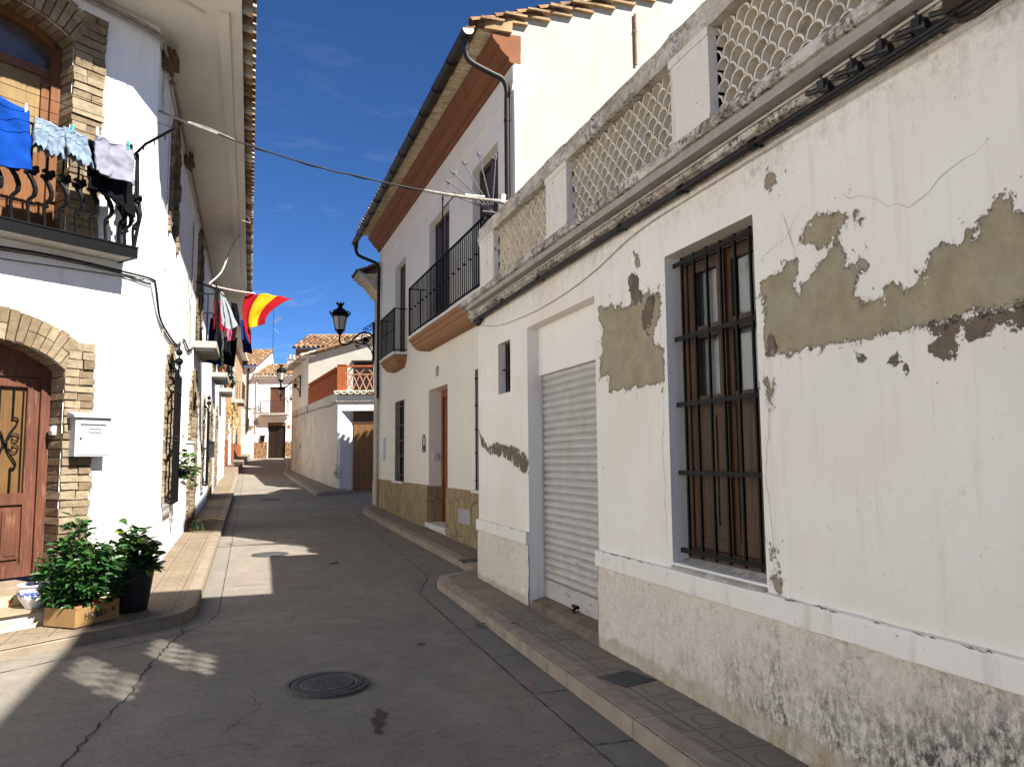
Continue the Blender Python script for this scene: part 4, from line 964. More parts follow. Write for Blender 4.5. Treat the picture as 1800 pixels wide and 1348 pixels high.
# ------------------------------------------------------------------ narrow beige house behind it with tiled eave
hb = thing('narrow_house', 'narrow strip of a beige house with a crooked tiled eave behind the cream house', 'house', H2(11.4, 0, .3))
mb = MB(); mb.box(H2, 10.955, 11.82, -6.5, .0, -.2, 6.35); mb.build('wall', MT['beige'], hb)
mb = MB(); mb.prism(H2, [(-.2, 6.2), (.0, 6.2), (.30, 6.55), (.48, 6.74), (.48, 6.78), (-.2, 6.82)], 10.955, 11.9); mb.build('eave', MT['tile_u'], hb)
tile_roof('roof', H2(10.96, .58, 6.84), H2(11.95, .58, 6.84)-H2(10.96, .58, 6.84), V((5.5, .1, 2.4)), hb, seed=9)
mb = MB(); mb.box(H2, 10.96, 11.83, -.01, .012, -.2, 1.0); mb.build('plinth', MT['beige'], hb)
mb = MB()
for k, (d0, z0, ang) in enumerate(((.30, 6.60, .62), (.42, 6.70, .45))):
    for i in range(4):
        s = 11.0+i*.24
        p0 = H2(s, d0, z0); mb.tube([H2(s, -.05, z0-.18), H2(s, d0+.2, z0+.12)], .075, 8)
mb.build('eave_tile_course', MT['tile_w'], hb)

mb = MB(); mb.box(WF, 5.8, 13.5, 20.5, 22.9, -.2, 8.95); mb.build('rear_wing', MT['beige'], hb)
tile_roof('rear_roof', (13.6, 23.25, 9.05), (-7.9, 0, 0), (0, -2.9, 1.0), hb, seed=29)
# ------------------------------------------------------------------ corner house on the left
BR = [MT['brick_a'], MT['brick_b'], MT['brick_c'], MT['mortar']]
def brick_surround(name, fr, parent, s0, s1, z0, zsp, rise, w, proud=.03, depth=.16, bh=.085, seed=1, sides=(1, 1), archn=None, jamb_d=None):
    """rustic brick jambs and a segmental arch of voussoirs round an opening; each brick is modelled with its own wobble."""
    r = random.Random(seed); mb = MB(); jd = depth if jamb_d is None else jamb_d
    for sd, on in ((-1, sides[0]), (1, sides[1])):
        if not on: continue
        e = s0 if sd < 0 else s1; z = z0
        while z < zsp+w*.9:
            h = bh*r.uniform(.86, 1.15); ww = w*r.uniform(.93, 1.03); pr = proud+r.uniform(-.012, .014)
            a, b = (e-ww, e) if sd < 0 else (e, e+ww)
            ins = r.uniform(-.006, .01); a += ins*(sd > 0); b -= ins*(sd < 0)
            if z > zsp:
                t = min(1, (z-zsp)/w); cut = t*rise*.0+t*w*.25
                if sd < 0: b -= cut
                else: a += cut
            if r.random() < .5: mb.box(fr, a, b, -jd, pr, z+.006, z+h-.006, r.choice((0, 0, 1, 1, 2)), .006, r)
            else:
                m = a+(b-a)*r.uniform(.4, .6); k = r.choice((0, 1, 2))
                mb.box(fr, a, m-.004, -jd, pr, z+.006, z+h-.006, k, .006, r); mb.box(fr, m+.004, b, -jd, pr+r.uniform(-.008, .008), z+.006, z+h-.006, r.choice((0, 1, 2)), .006, r)
            z += h
        mb.box(fr, *((s0-w*.97, s0-.012) if sd < 0 else (s1+.012, s1+w*.97)), -jd, proud-.034, z0, zsp+w*.85, 3)
    W = (s1-s0)/2; rad = (W*W+rise*rise)/(2*rise); cz = zsp+rise-rad; m = (s0+s1)/2; th = math.asin(min(1, W/rad))
    if rise > W: th = pi-th
    n = archn or max(5, int(2*th*(rad+w/2)/bh))
    def P(t, q): return (m+q*sin(t), cz+q*cos(t))
    for i in range(n):
        t0, t1 = -th+2*th*i/n, -th+2*th*(i+1)/n; g = .006/rad
        ri, ro = rad+r.uniform(-.006, .008), rad+w*r.uniform(.95, 1.03); pr = proud+r.uniform(-.012, .012)
        parts = [(ri, ro)] if r.random() < .55 else [(ri, ri+(ro-ri)*.5-.004), (ri+(ro-ri)*.5+.004, ro)]
        for a, b in parts:
            mb.extrude(fr, [P(t0+g, a), P(t1-g, a), P(t1-g, b), P(t0+g, b)], -depth, pr+r.uniform(-.006, .006), r.choice((0, 0, 1, 1, 2)))
    N_ = 14; inn = [P(-th+2*th*i/N_, rad+.012) for i in range(N_+1)]; out = [P(-th+2*th*i/N_, rad+w*.96) for i in range(N_+1)]
    for i in range(N_): mb.extrude(fr, [inn[i], inn[i+1], out[i+1], out[i]], -depth, proud-.034, 3)
    return mb.build(name, BR, parent)

ch = thing('corner_house', 'white two-storey corner house with rustic brick arches and a deep overhanging eave', 'house', (P0[0], P0[1], .15))
DO = (-2.45, -.96)   # door opening
WO = (-2.35, -1.03)
fh = [arch(DO[0], DO[1], .0, 2.66, .27), arch(WO[0], WO[1], 4.2, 6.42, .20)]
mb = MB(); poly_holes(mb, HF, rect(-19, 0, -.3, 7.2), fh, 0, 0, [0, 0])
mb.build('front_wall', MT['white'], ch)
SW1 = (12.25, 13.2, 1.05, 2.85, .28); UW1 = (11.95, 13.05, 5.05, 6.3, .3)
sh_ = [arch(*SW1[:4], .45), arch(*UW1[:4], .45), arch(17.25, 18.75, .0, 2.65, .5), arch(18.2, 19.5, 4.2, 6.3, .4), arch(21.35, 22.3, 1.05, 2.9, .40), arch(25.4, 26.6, .3, 2.75, .45), arch(29.4, 30.6, .4, 2.8, .45), arch(25.9, 27.1, 4.35, 6.4, .4), arch(32.0, 33.2, 4.35, 6.4, .4)]
mb = MB(); poly_holes(mb, HS, rect(10.13, 39, -.3, 7.2), sh_, 0, 0, [0]*8+[.18])
mb.poly([HS(39, 0, -.3), HS(39, -7, -.3), HS(39, -7, 7.2), HS(39, 0, 7.2)])
mb.build('street_wall', MT['white_street'], ch)
# soffit slab with moulded fascia
mb = MB(); T = (-.10, 9.72)
soff = [HF(-19, 0.0, 0)[:2], P0, (-1.195, 39.2), (-.22, 39.2), T, HF(-19, .98, 0)[:2]]
soff = soff[:4]+[(-.22, 9.10), HF(-.40, .90, 0)[:2], HF(-19, .90, 0)[:2]]
for z, fl in ((7.08, 1), (7.22, 0)):
    v = [mb.vert((x, y, z)) for x, y in soff]; mb.face(v if fl else v[::-1])
for i in (3, 4, 5):
    (x0, y0), (x1, y1) = soff[i], soff[(i+1) % 7]
    mb.poly([(x0, y0, 7.08), (x1, y1, 7.08), (x1, y1, 7.22), (x0, y0, 7.22)])
mb.poly([(*soff[2], 7.08), (*soff[3], 7.08), (*soff[3], 7.22), (*soff[2], 7.22)])
mb.box(HS, 9.5, 39.2, .70, .83, 7.035, 7.079); mb.box(HF, -19, .1, .70, .78, 7.035, 7.078)
mb.build('soffit', MT['soffit'], ch)
# scalloped tile ends along the eave
mb = MB(); r = random.Random(4)
def eave_tiles(mb, p, t, n, z, L, pit=.21):
    k = int(L/pit)
    for i in range(k):
        c = V(p)+V(t)*(pit*(i+.5))+V((0, 0, z+r.uniform(-.006, .006))); mi = r.choice((0, 1, 2)); rr = .084
        A = []; B = []; A2 = []
        for q in range(7):
            a = pi*q/6; o = V(t)*(rr*cos(a))+V((0, 0, rr*sin(a)))
            A.append(mb.vert(c+o+V(n)*.17)); B.append(mb.vert(c+o-V(n)*.5+V((0, 0, .18)))); A2.append(mb.vert(c+o*.8+V(n)*.17))
        for q in range(6):
            mb.face((A[q], A[q+1], B[q+1], B[q]), mi); mb.face((A[q+1], A[q], A2[q], A2[q+1]), mi)
        # channel tile between
        c2 = c+V(t)*pit*.5+V((0, 0, .03)); C = []; D = []
        for q in range(5):
            a = pi+pi*q/4; o = V(t)*(.075*cos(a))+V((0, 0, .06*sin(a)))
            C.append(mb.vert(c2+o+V(n)*.13)); D.append(mb.vert(c2+o-V(n)*.5+V((0, 0, .18))))
        for q in range(4): mb.face((C[q], C[q+1], D[q+1], D[q]), mi)
eave_tiles(mb, (-.22, 9.10, 0), (0, 1, 0), (1, 0, 0), 7.235, 30.1)
eave_tiles(mb, HF(-8, .90, 0), HF.u, HF.n, 7.235, 7.6)
mb.build('eave_tiles', [MT['tile_w'], MT['tile_b'], MT['tile_a']], ch, recalc=False)
mb = MB(); A_ = [(x, y, 7.26) for x, y in soff]; rg = [(-5, 39.2, 9.0), (-5, 12, 9.0), (-17, 2, 9.0)]
mb.poly([A_[3], A_[4], rg[1], rg[0]]); mb.poly([A_[4], A_[5], A_[6], rg[2], rg[1]]); mb.build('roof', MT['tile_a'], ch)
# front door surround, door, step
brick_surround('door_surround', HF, ch, DO[0], DO[1], .28, 2.66, .27, .33, .035, .38, .094, 3)
mb = MB(); dd = -.30
mb.extrude(HF, arch(DO[0], DO[1], .42, 2.66, .27), dd-.10, dd-.085)
mb.box(HF, -1.06, -.962, dd-.08, dd+.03, .42, 2.76); mb.box(HF, -2.448, -2.35, dd-.08, dd+.03, .42, 2.76); mb.box(HF, -2.35, -1.06, dd-.08, dd+.026, 2.58, 2.70)
mb.box(HF, -2.42, -1.0, dd-.08, dd+.0, 2.70, 2.93)
fdoor = mb.build('front_door', MT['wood_door'], ch)
for s0, s1 in ((-1.70, -1.065), (-2.345, -1.71)):
    q = MB(); q.box(HF, s0, s0+.12, dd-.07, dd, .43, 2.575); q.box(HF, s1-.12, s1, dd-.07, dd, .43, 2.575)
    q.box(HF, s0+.12, s1-.12, dd-.07, dd-.002, 2.47, 2.575); q.box(HF, s0+.12, s1-.12, dd-.07, dd-.002, 1.20, 1.32); q.box(HF, s0+.12, s1-.12, dd-.07, dd-.002, .43, .56)
    q.box(HF, s0+.12, s1-.12, dd-.06, dd-.03, .56, 1.20)
    for a in (s0+.14, (s0+s1)/2+.01): q.box(HF, a, a+.17, dd-.05, dd-.008, .62, 1.13); q.box(HF, a+.025, a+.145, dd-.05, dd-.018+.018, .66, 1.09)
    lf = q.build('door_leaf', MT['wood_door'], fdoor)
    q = MB(); q.box(HF, s0+.12, s1-.12, dd-.055, dd-.045, 1.32, 2.47); q.build('door_pane', MT['wood_panel'], fdoor)
    # wrought-iron grille: two lyre-shaped bars tied in the middle, with scrolls
    q = MB(); c = (s0+s1)/2; d = dd-.018
    for sg in (-1, 1):
        for zs in (1, -1):
            zc = 1.86
            pth = smooth_path([HF(c+sg*.012, d, zc), HF(c+sg*.035, d, zc+zs*.09), HF(c+sg*.105, d, zc+zs*.20), HF(c+sg*.115, d, zc+zs*.255), HF(c+sg*.075, d, zc+zs*.275), HF(c+sg*.062, d, zc+zs*.262)], 6)
            q.tube(pth, .0095, 6); q.tube([HF(c+sg*.068, d, zc+zs*.26), HF(c+sg*.068, d, zc+zs*.60)], .0095, 6)
            sp = []
            for k in range(17):
                a = k/16*2.2*pi; rr = .062*(1-k/16*.62); sp.append(HF(c+sg*(.095+.0-rr*cos(a)*.9), d, zc+zs*(.055+rr*sin(a)*.9)))
            q.tube(sp, .0065, 5)
        q.tube([HF(c+sg*.165, d, 1.33), HF(c+sg*.165, d, 2.46)], .006, 5)
    q.tube([HF(c-.02, d, 1.86), HF(c+.02, d, 1.86)], .028, 8)
    q.build('door_grille', MT['iron'], fdoor, smooth=True)
q = MB(); q.ball(HF(-1.64, dd+.045, 1.26), .036, 10); q.tube([HF(-1.64, dd-.01, 1.26), HF(-1.64, dd+.03, 1.26)], .018, 8); q.build('door_knob', simple('brass', (.16, .11, .05), .35, .2, 9, .001, 40, .5, .8), fdoor, smooth=True)
# steps: painted tile riser and ledge
mb = MB(); mb.box(HF, -4, -1.2, -.38, .70, -.1, .40); st = mb.build('door_step', MT['step_tile'], ch)
n = N('painted_floral_tiles'); v = n.map((7.5, 7.5, 7.5), (0, 0, radians(-37)))
d_ = n.vor(1.0, v); c = n.mix(n.ramp(n.noise(5, 3), .3, .7), (.66, .53, .22), (.74, .63, .36)); c = n.mix(n.ramp(d_, .16, .22, 1, 0), c, (.42, .09, .05)); c = n.mix(n.ramp(n.noise(16, 2), .62, .66), c, (.12, .24, .08))
mb = MB(); mb.box(HF, -3.9, -1.21, .702, .712, .30, .39); mb.build('tile_riser', n.fin(c, .3, None, .5), st)
mb = MB(); mb.prism(HF, [(-.1, -.1), (1.05, -.1), (1.05, .262), (-.1, .262)], -4, -1.52); mb.build('step_base', MT['step_white'], st)
mb = MB(); mb.prism(HF, [(-.1, .263), (1.06, .263), (1.085, .275), (1.08, .296), (-.1, .30)], -4, -1.50); mb.build('step_ledge', MT['step_tile'], st)
# upper window
brick_surround('window_surround', HF, ch, WO[0], WO[1], 4.2, 6.42, .20, .36, .05, .38, .094, 8)
mb = MB(); dd = -.28
mb.box(HF, -1.13, -1.032, dd-.08, dd+.03, 4.2, 6.5); mb.box(HF, -2.348, -2.25, dd-.08, dd+.03, 4.2, 6.5); mb.box(HF, -2.25, -1.13, dd-.08, dd, 6.02, 6.12)
for i in range(14):
    A = arch(WO[0]+.0, WO[1]-.0, 4.2, 6.42, .20, 14)[2:]; B = arch(WO[0]+.09, WO[1]-.09, 4.2, 6.36, .17, 14)[2:]
    mb.extrude(HF, [A[i], A[i+1], B[i+1], B[i]], dd-.08, dd+.03)
mb.box(HF, -1.215, -1.135, dd-.07, dd-.01, 4.2, 6.0); mb.box(HF, -2.24, -1.16, dd-.07, dd-.02, 4.2, 5.12)
wf = mb.build('balcony_door', wood('amber_window_wood', (.12, .042, .012), (.22, .095, .033), 'z', .45), ch)
mb = MB(); mb.extrude(HF, [(-2.25, 6.12), (-1.13, 6.12), (-1.13, 6.40), (-1.4, 6.56), (-2.0, 6.56), (-2.25, 6.40)], dd-.06, dd-.05); mb.build('pane', MT['glass_brown'], wf)
mb = MB(); mb.box(HF, -2.24, -1.22, dd-.06, dd-.035, 5.12, 6.02); mb.build('roller_blind', wood('straw_blind', (.21, .13, .045), (.29, .195, .075), 'z', .6), wf)
# balcony with ornate cast balusters
zf = 4.06; dp = .34; bs0, bs1 = -3.6, -.40
mb = MB(); mb.box(HF, bs0, bs1, 0, dp-.005, zf-.075, zf-.02); bal = mb.build('balcony', MT['concrete'], ch)
mb = MB(); mb.box(HF, bs0-.01, bs1+.015, dp+.0, dp+.03, zf-.085, zf+.03); mb.box(HF, bs1-.02, bs1+.014, 0, dp, zf-.084, zf+.03); mb.box(HF, bs0-.01, bs1+.02, dp-.02, dp+.04, zf+.031, zf+.05); mb.build('balcony_edge', MT['iron'], bal)
def baluster_mesh():
    q = MB(); F = Fr((0, 0), HF.u, HF.n)
    tw = [F(.0, 0, 1.08-.52*i/20) for i in range(21)]; q.tube(tw, [.011+.003*(i % 2) for i in range(21)], 6)
    q.tube(smooth_path([F(0, 0, .57), F(-.02, .015, .51), F(.008, .035, .45), F(.032, .05, .36), (F(.022, .045, .29)), F(-.012, .02, .24), F(-.014, .008, .16), F(0, 0, .04), F(0, 0, 0)], 5), [.02]*5+[.027]*5+[.029]*5+[.026]*5+[.02]*5+[.019]*5+[.018]*11, 6)
    for a in range(7): q.ball(F(-.05+.017*a, .02+.014*(a % 3), .53+.02*((a*7) % 4)), .027, 6)
    q.box(F, -.05, .05, -.012, .02, .585, .61)
    q.ball(F(0, .02, .22), .026, 6); q.ball(F(.0, .0, .60), .022, 6)
    return q
q = baluster_mesh(); b0 = HF(bs1-.03, dp, zf+.045)
q.v = [tuple(V(p)+b0) for p in q.v]; bobj = q.build('baluster', MT['iron'], bal)
for k in range(1, 20):
    o = bobj.copy(); COL.objects.link(o); o.parent = bal; o.location = HF.u*(-.16*k)
for k, dv in enumerate((.17, .30)):
    o = bobj.copy(); COL.objects.link(o); o.parent = bal; o.location = -HF.n*dv
mb = MB(); mb.tube([HF(bs0, dp, 5.17), HF(bs1-.02, dp, 5.17), HF(bs1-.02, 0, 5.17)], .014, 6); mb.tube([HF(bs1-.02, dp, 4.1), HF(bs1+.0, dp+.02, 4.3), HF(bs1+.03, dp+.03, 4.5), HF(bs1-.0, dp+.0, 4.75), HF(bs1-.02, dp, 5.22)], .02, 8); mb.build('handrail', MT['iron'], bal)
# ------------------------------------------------------------------ drying rack and laundry
rk = thing('drying_rack', 'black clothes-drying rack with wire lines along the top of the near balcony', 'drying rack', HF(-1, .4, 5.2))
mb = MB(); mb.tube([HF(-.45, dp-.02, 5.20), HF(-.42, .50, 5.30), HF(-.31, .90, 5.43)], .017, 6); mb.tube([HF(-.47, dp-.05, 5.17), HF(-.47, dp-.05, 5.33)], .02, 6)
for k in range(4): p = HF(-.405+.045*k, .44+.14*k, 5.275+.045*k); mb.tube([p-V((0, 0, .03)), p+V((0, 0, .05))], .008, 5)
mb.build('arm', MT['iron'], rk)
LN = [(.42, 5.26), (.55, 5.31), (.72, 5.37), (.90, 5.43)]
for k, (d, z) in enumerate(LN):
    q = MB(); sR = -.405+.045*(d-.44)/.14; q.tube([HF(sR+(-3.5-sR)*t, d, z-.05*sin(pi*t)) for t in frange(0, 1, .05)], .0035, 5); q.build('line', MT['iron'], rk)
def cloth(mb, fr, top, bot, drop_n=18, wave=.02, k=3.0, ph=0, mi=0, hem=None, thick=.014):
    """hanging cloth between a top edge and a bottom edge, two layers folded over the line."""
    for layer in (0, 1):
        ids = []
        n = 26
        for j in range(drop_n+1):
            t = j/drop_n; row = []
            for i in range(n+1):
                u = i/n
                a = V(top[0]).lerp(V(top[1]), u); b = V(bot[0]).lerp(V(bot[1]), u); p = a.lerp(b, t)
                w = wave*t**.6*(sin(u*k*2*pi+ph+.6*t)+.4*sin(u*k*4.7*pi+1.3*ph+2*t))+.030*noise.noise(V((u*5+ph, t*4, k)))+.016*noise.noise(V((u*11+t*5, t*9, ph))); s, d, z = p
                z2 = z+(hem(u) if hem and j == drop_n else (hem(u)*t*t if hem else 0))
                row.append(mb.vert(fr(s+.010*sin(t*9+u*4)*t, d+w+(thick*(.3+t) if layer else -thick*(.3+t)), z2)))
            ids.append(row)
        for j in range(drop_n):
            for i in range(n): mb.face((ids[j][i], ids[j][i+1], ids[j+1][i+1], ids[j+1][i]), mi)
        if layer == 0: first = ids
    for i in range(n): mb.face((first[0][i], first[0][i+1], ids[0][i+1], ids[0][i]), mi)
    for j in range(drop_n):
        for e in (0, n): mb.face((first[j][e], first[j+1][e], ids[j+1][e], ids[j][e]), mi)
def laundry(name, mat, label, cat, fr, top, bot, **kw):
    q = MB(); cloth(q, fr, top, bot, **kw); o = one(q, name, mat, label, cat, 'laundry drying on the balconies', 'all'); return o
laundry('blue_shirt', MT['blue'], 'bright blue T-shirt hanging at the left end of the near drying rack', 'shirt', HF, [(-2.45, .48, 5.36), (-1.66, .48, 5.235)], [(-2.5, .5, 4.70), (-1.63, .5, 4.58)], wave=.03, k=2.2, hem=lambda u: .03*sin(u*7)+(.05 if .25 < u < .3 else 0))
def shorts():
    q = MB()
    for a, b, c, d in ((-1.60, -1.32, -1.64, -1.34), (-1.32, -1.10, -1.30, -1.03)):
        cloth(q, HF, [(a, .50, 5.19), (b, .50, 5.16)], [(c, .55, 4.86), (d, .55, 4.80)], wave=.022, k=1.6, ph=a, thick=.04, hem=lambda u: .02*sin(u*40)+.02*sin(u*17))
    cloth(q, HF, [(-1.57, .45, 5.20), (-1.10, .45, 5.15)], [(-1.53, .45, 4.98), (-1.12, .45, 4.94)], wave=.01, k=1.2, mi=1)
    o = one(q, 'denim_shorts', [MT['denim'], MT['netblack']], 'frayed pale denim shorts hanging between a blue shirt and a white towel', 'shorts', 'laundry drying on the balconies', 'all')
shorts()
laundry('white_towel', MT['white_cloth'], 'white towel hanging at the right end of the near drying rack', 'towel', HF, [(-1.05, .62, 5.18), (-.62, .62, 5.13)], [(-1.05, .64, 4.76), (-.62, .64, 4.71)], wave=.014, k=1.4, hem=lambda u: -.015*sin(u*6))
laundry('black_cloth', MT['black_cloth'], 'black garment hanging below and behind the white towel', 'garment', HF, [(-1.06, .50, 5.14), (-.60, .50, 5.10)], [(-1.06, .50, 4.58), (-.50, .50, 4.46)], wave=.03, k=1.8, hem=lambda u: .05*sin(u*5))
for (s, d, z, m, lab) in ((-1.69, .49, 5.25, 'peg_white', 'white plastic peg holding the blue shirt to the line'), (-1.24, .51, 5.19, 'peg_teal', 'teal peg clipped on the waistband of the denim shorts'), (-.70, .635, 5.16, 'peg_teal', 'teal peg holding the right end of the white towel'), (-1.04, .635, 5.20, 'peg_white', 'white peg holding the left end of the white towel')):
    q = MB(); q.box(HF, s-.012, s-.003, d-.012, d+.012, z-.05, z+.045); q.box(HF, s+.003, s+.012, d-.012, d+.012, z-.05, z+.045); q.tube([HF(s, d-.014, z), HF(s, d+.014, z)], .011, 6)
    one(q, 'clothes_peg', MT[m], lab, 'peg', 'clothes pegs')
# ------------------------------------------------------------------ mailbox, bell
mbx = thing('mailbox', 'white metal mailbox with slot and keyhole on the brick jamb right of the front door', 'mailbox', HF(-.7, .05, 1.71))
q = MB(); q.box(HF, -.895, -.505, .036, .165, 1.71, 2.135); q.box(HF, -.88, -.52, .165, .170, 1.725, 2.05); q.build('body', MT['box_white'], mbx)
q = MB(); q.prism(HF, [(.03, 2.136), (.195, 2.136), (.195, 2.155), (.19, 2.162), (.03, 2.20)], -.925, -.475); q.build('lid', MT['box_white'], mbx)
q = MB(); q.prism(HF, [(.166, 2.062), (.182, 2.066), (.174, 2.10), (.166, 2.104)], -.84, -.56); q.build('slot_flap', MT['box_white'], mbx)
q = MB()
for a, b, c, d in ((-.75, -.62, 2.012, 2.02), (-.75, -.62, 1.972, 1.98), (-.75, -.742, 1.98, 2.012), (-.628, -.62, 1.98, 2.012)): q.box(HF, a, b, .169, .176, c, d)
q.build('name_frame', MT['zinc'], mbx)
q = MB(); q.tube([HF(-.835, .165, 1.905), HF(-.835, .176, 1.905)], .011, 10); q.build('lock', MT['black'], mbx)
q = MB(); q.box(HF, -1.0, -.958, -.20, -.115, 1.95, 2.05); q.box(HF, -1.006, -1.0, -.185, -.135, 1.99, 2.03)
one(q, 'doorbell', MT['plastic_white'], 'small white doorbell on the brick jamb left of the mailbox', 'doorbell')
# ------------------------------------------------------------------ street side of the corner house
brick_surround('window_surround', HS, ch, SW1[0], SW1[1], SW1[2], SW1[3], .45, .13, .03, .16, .085, 11)
brick_surround('window_surround', HS, ch, UW1[0], UW1[1], UW1[2]-.1, UW1[3], .45, .16, .03, .16, .085, 12)
brick_surround('door_surround', HS, ch, 17.25, 18.75, .2, 2.65, .5, .50, .035, .16, .095, 13)
brick_surround('window_surround', HS, ch, 18.2, 19.5, 4.2, 6.3, .4, .30, .035, .16, .095, 14)
brick_surround('window_surround', HS, ch, 21.35, 22.3, 1.0, 2.9, .40, .12, .03, .16, .09, 15)
brick_surround('door_surround', HS, ch, 25.4, 26.6, .3, 2.75, .45, .42, .035, .16, .1, 16)
brick_surround('door_surround', HS, ch, 29.4, 30.6, .4, 2.8, .45, .42, .035, .16, .1, 17)
brick_surround('window_surround', HS, ch, 25.9, 27.1, 4.35, 6.4, .4, .28, .035, .16, .1, 18)
def back_fill(name, s0, s1, z0, z1, mat):
    q = MB(); q.box(HS, s0, s1, -.2, -.165, z0, z1); m_ = (s0+s1)/2
    for a, b in ((s0, m_-.01), (m_+.01, s1)): casement(q, HS, a, b, z0, z1, -.13, .07, .035, ((z0+z1)/2,))
    q.build(name, mat, ch)
for (n_, a, b, c, d, m_) in (('window', 12.25, 13.2, 1.05, 3.0, 'wood_dark'), ('balcony_door', 11.95, 13.05, 5.05, 6.6, 'wood_win'), ('street_door', 17.25, 18.75, .2, 3.1, 'wood_win'), ('balcony_door', 18.2, 19.5, 4.2, 6.6, 'wood_win'), ('window', 21.35, 22.3, 1.05, 3.1, 'wood_dark'),
                             ('street_door', 25.4, 26.6, .3, 3.1, 'wood_win'), ('street_door', 29.4, 30.6, .4, 3.1, 'wood_win'), ('balcony_door', 25.9, 27.1, 4.35, 6.7, 'wood_win'), ('balcony_door', 32.0, 33.2, 4.35, 6.7, 'wood_win')):
    back_fill(n_, a, b, c, d, MT[m_])
def cage(s0, s1, z0, z1, dp=.13, crest=True):
    q = MB()
    for s in frange(s0+.02, s1-.02, .075): 
        q.tube([HS(s, .0, z0+.05), HS(s, dp, z0), HS(s, dp, z1), HS(s, dp*.6, z1+.12), HS(s, .0, z1+.14)], .011, 5)
    for z in (z0+.02, z0+.35, (z0+z1)/2-.03, (z0+z1)/2+.03, z1-.25, z1): q.box(HS, s0, s1, dp-.012, dp+.012, z-.012, z+.012)
    for s in (s0+.01, s1-.01):
        for z in (z0+.1, (z0+z1)/2, z1): q.box(HS, s-.01, s+.01, -.02, dp, z-.012, z+.012)
    if crest:
        m_ = (s0+s1)/2
        for sg in (-1, 1):
            sp = [HS(m_+sg*(.08+.28*(1-k/14)*cos(k/14*2*pi)), dp, z1+.10+.12*(1-k/20)*sin(k/14*2*pi)) for k in range(15)]; q.tube(sp, .009, 5)
        q.tube([HS(m_, dp, z1), HS(m_, dp, z1+.45)], .012, 5); q.ball(HS(m_, dp, z1+.36), .05, 6); q.ball(HS(m_, dp, z1+.22), .06, 6)
    q.build('window_grille', MT['iron'], ch)
cage(12.2, 13.25, 1.02, 2.95); cage(21.3, 22.35, 1.0, 2.95)
# balconies along the street
def street_balcony(s0, s1, zf, dp=.46, net=False):
    q = MB(); q.box(HS, s0, s1, 0, dp, zf-.14, zf)
    for k in range(5): a = s0+.12+(s1-s0-.3)*k/4; q.box(HS, a, a+.10, .03, dp-.04, zf-.19, zf-.141)
    sl = q.build('balcony', MT['concrete'], ch)
    q = MB()
    for s in frange(s0+.04, s1-.04, .13):
        q.tube(smooth_path([HS(s, dp-.04, zf), HS(s, dp-.03, zf+.15), HS(s, dp+.03, zf+.30), HS(s, dp-.03, zf+.48), HS(s, dp-.04, zf+.6), HS(s, dp-.04, zf+1.02)], 3), .014, 5); q.ball(HS(s, dp-.02, zf+.50), .03, 5)
    for s in (s0+.03, s1-.03):
        for d in (.12, .26): q.tube([HS(s, d, zf), HS(s, d, zf+.3), HS(s, d, zf+1.02)], .013, 5)
    q.tube([HS(s0+.03, 0, zf+1.03), HS(s0+.03, dp-.04, zf+1.03), HS(s1-.03, dp-.04, zf+1.03), HS(s1-.03, 0, zf+1.03)], .017, 6)
    q.build('railing', MT['iron'], sl)
    if net:
        q = MB(); 
        for s in frange(s0+.03, s1-.03, .05): q.box(HS, s-.003, s+.003, dp-.02, dp-.015, zf+.02, zf+1.0)
        for z in frange(zf+.03, zf+1.0, .05): q.box(HS, s0+.03, s1-.03, dp-.014, dp-.009, z-.003, z+.003)
        q.build('mesh_screen', MT['netblack'], sl)
street_balcony(17.5, 19.9, 4.20, .46, True); street_balcony(25.5, 27.9, 4.40); street_balcony(31.6, 33.9, 4.45)
# white-painted brick pilaster where the house ends
r = random.Random(5); q = MB(); z = .5
while z < 4.3:
    for a, b in ((36.2, 37.1), (37.12, 38.2)): q.box(HS, a, b, 0, .06+r.uniform(-.01, .012), z, z+.075, 0, .006, r)
    z += .085
q.build('brick_pilaster', MT['white_street'], ch)
# plaster fringe along the foot of the street wall
# ------------------------------------------------------------------ wall boxes on the street side
q = MB(); q.box(HS, 14.5, 15.35, 0, .06, 1.80, 2.42); q.box(HS, 14.55, 14.95, .06, .07, 2.1, 2.38); q.box(HS, 14.6, 14.75, .0, .10, 1.62, 1.78)
one(q, 'meter_box', MT['plastic_white'], 'white electricity meter box on the street wall between the barred window and the brick doorway', 'meter box')
q = MB(); q.box(HS, 16.35, 16.62, .0, .14, 1.55, 2.0); q.prism(HS, [(0, 2.0), (.17, 2.0), (.17, 2.02), (0, 2.06)], 16.32, 16.65)
one(q, 'letter_box', MT['plastic_grey'], 'grey letter box hung on the first brick doorway of the street wall', 'letter box')
q = MB(); q.box(HS, 24.9, 25.2, .0, .16, 1.75, 2.2); q.prism(HS, [(0, 2.2), (.19, 2.2), (.19, 2.22), (0, 2.28)], 24.87, 25.23)
one(q, 'letter_box', MT['iron_grey'], 'dark letter box on the second brick doorway of the street wall', 'letter box')
cd = thing('cable_duct', 'pale vertical plastic conduits and junction boxes on the street wall above the meter box', 'conduit', HS(14, .03, 3.0))
q = MB(); q.tube([HS(14.15, .03, 3.75), HS(14.15, .03, 2.95), HS(14.2, .03, 2.55)], .022, 6); q.tube([HS(14.6, .03, 3.7), HS(14.6, .03, 3.1)], .012, 6); q.tube(smooth_path([HS(14.15, .03, 2.95), HS(14.3, .04, 2.62), HS(14.55, .03, 2.7), HS(14.7, .03, 2.75)], 5), .01, 6); q.build('tube', MT['plastic_white'], cd)
q = MB(); q.box(HS, 14.07, 14.24, 0, .06, 3.05, 3.18); q.build('junction_box', MT['plastic_white'], cd); q = MB(); q.box(HS, 14.54, 14.66, 0, .05, 3.02, 3.12); q.build('junction_box', MT['plastic_grey'], cd)
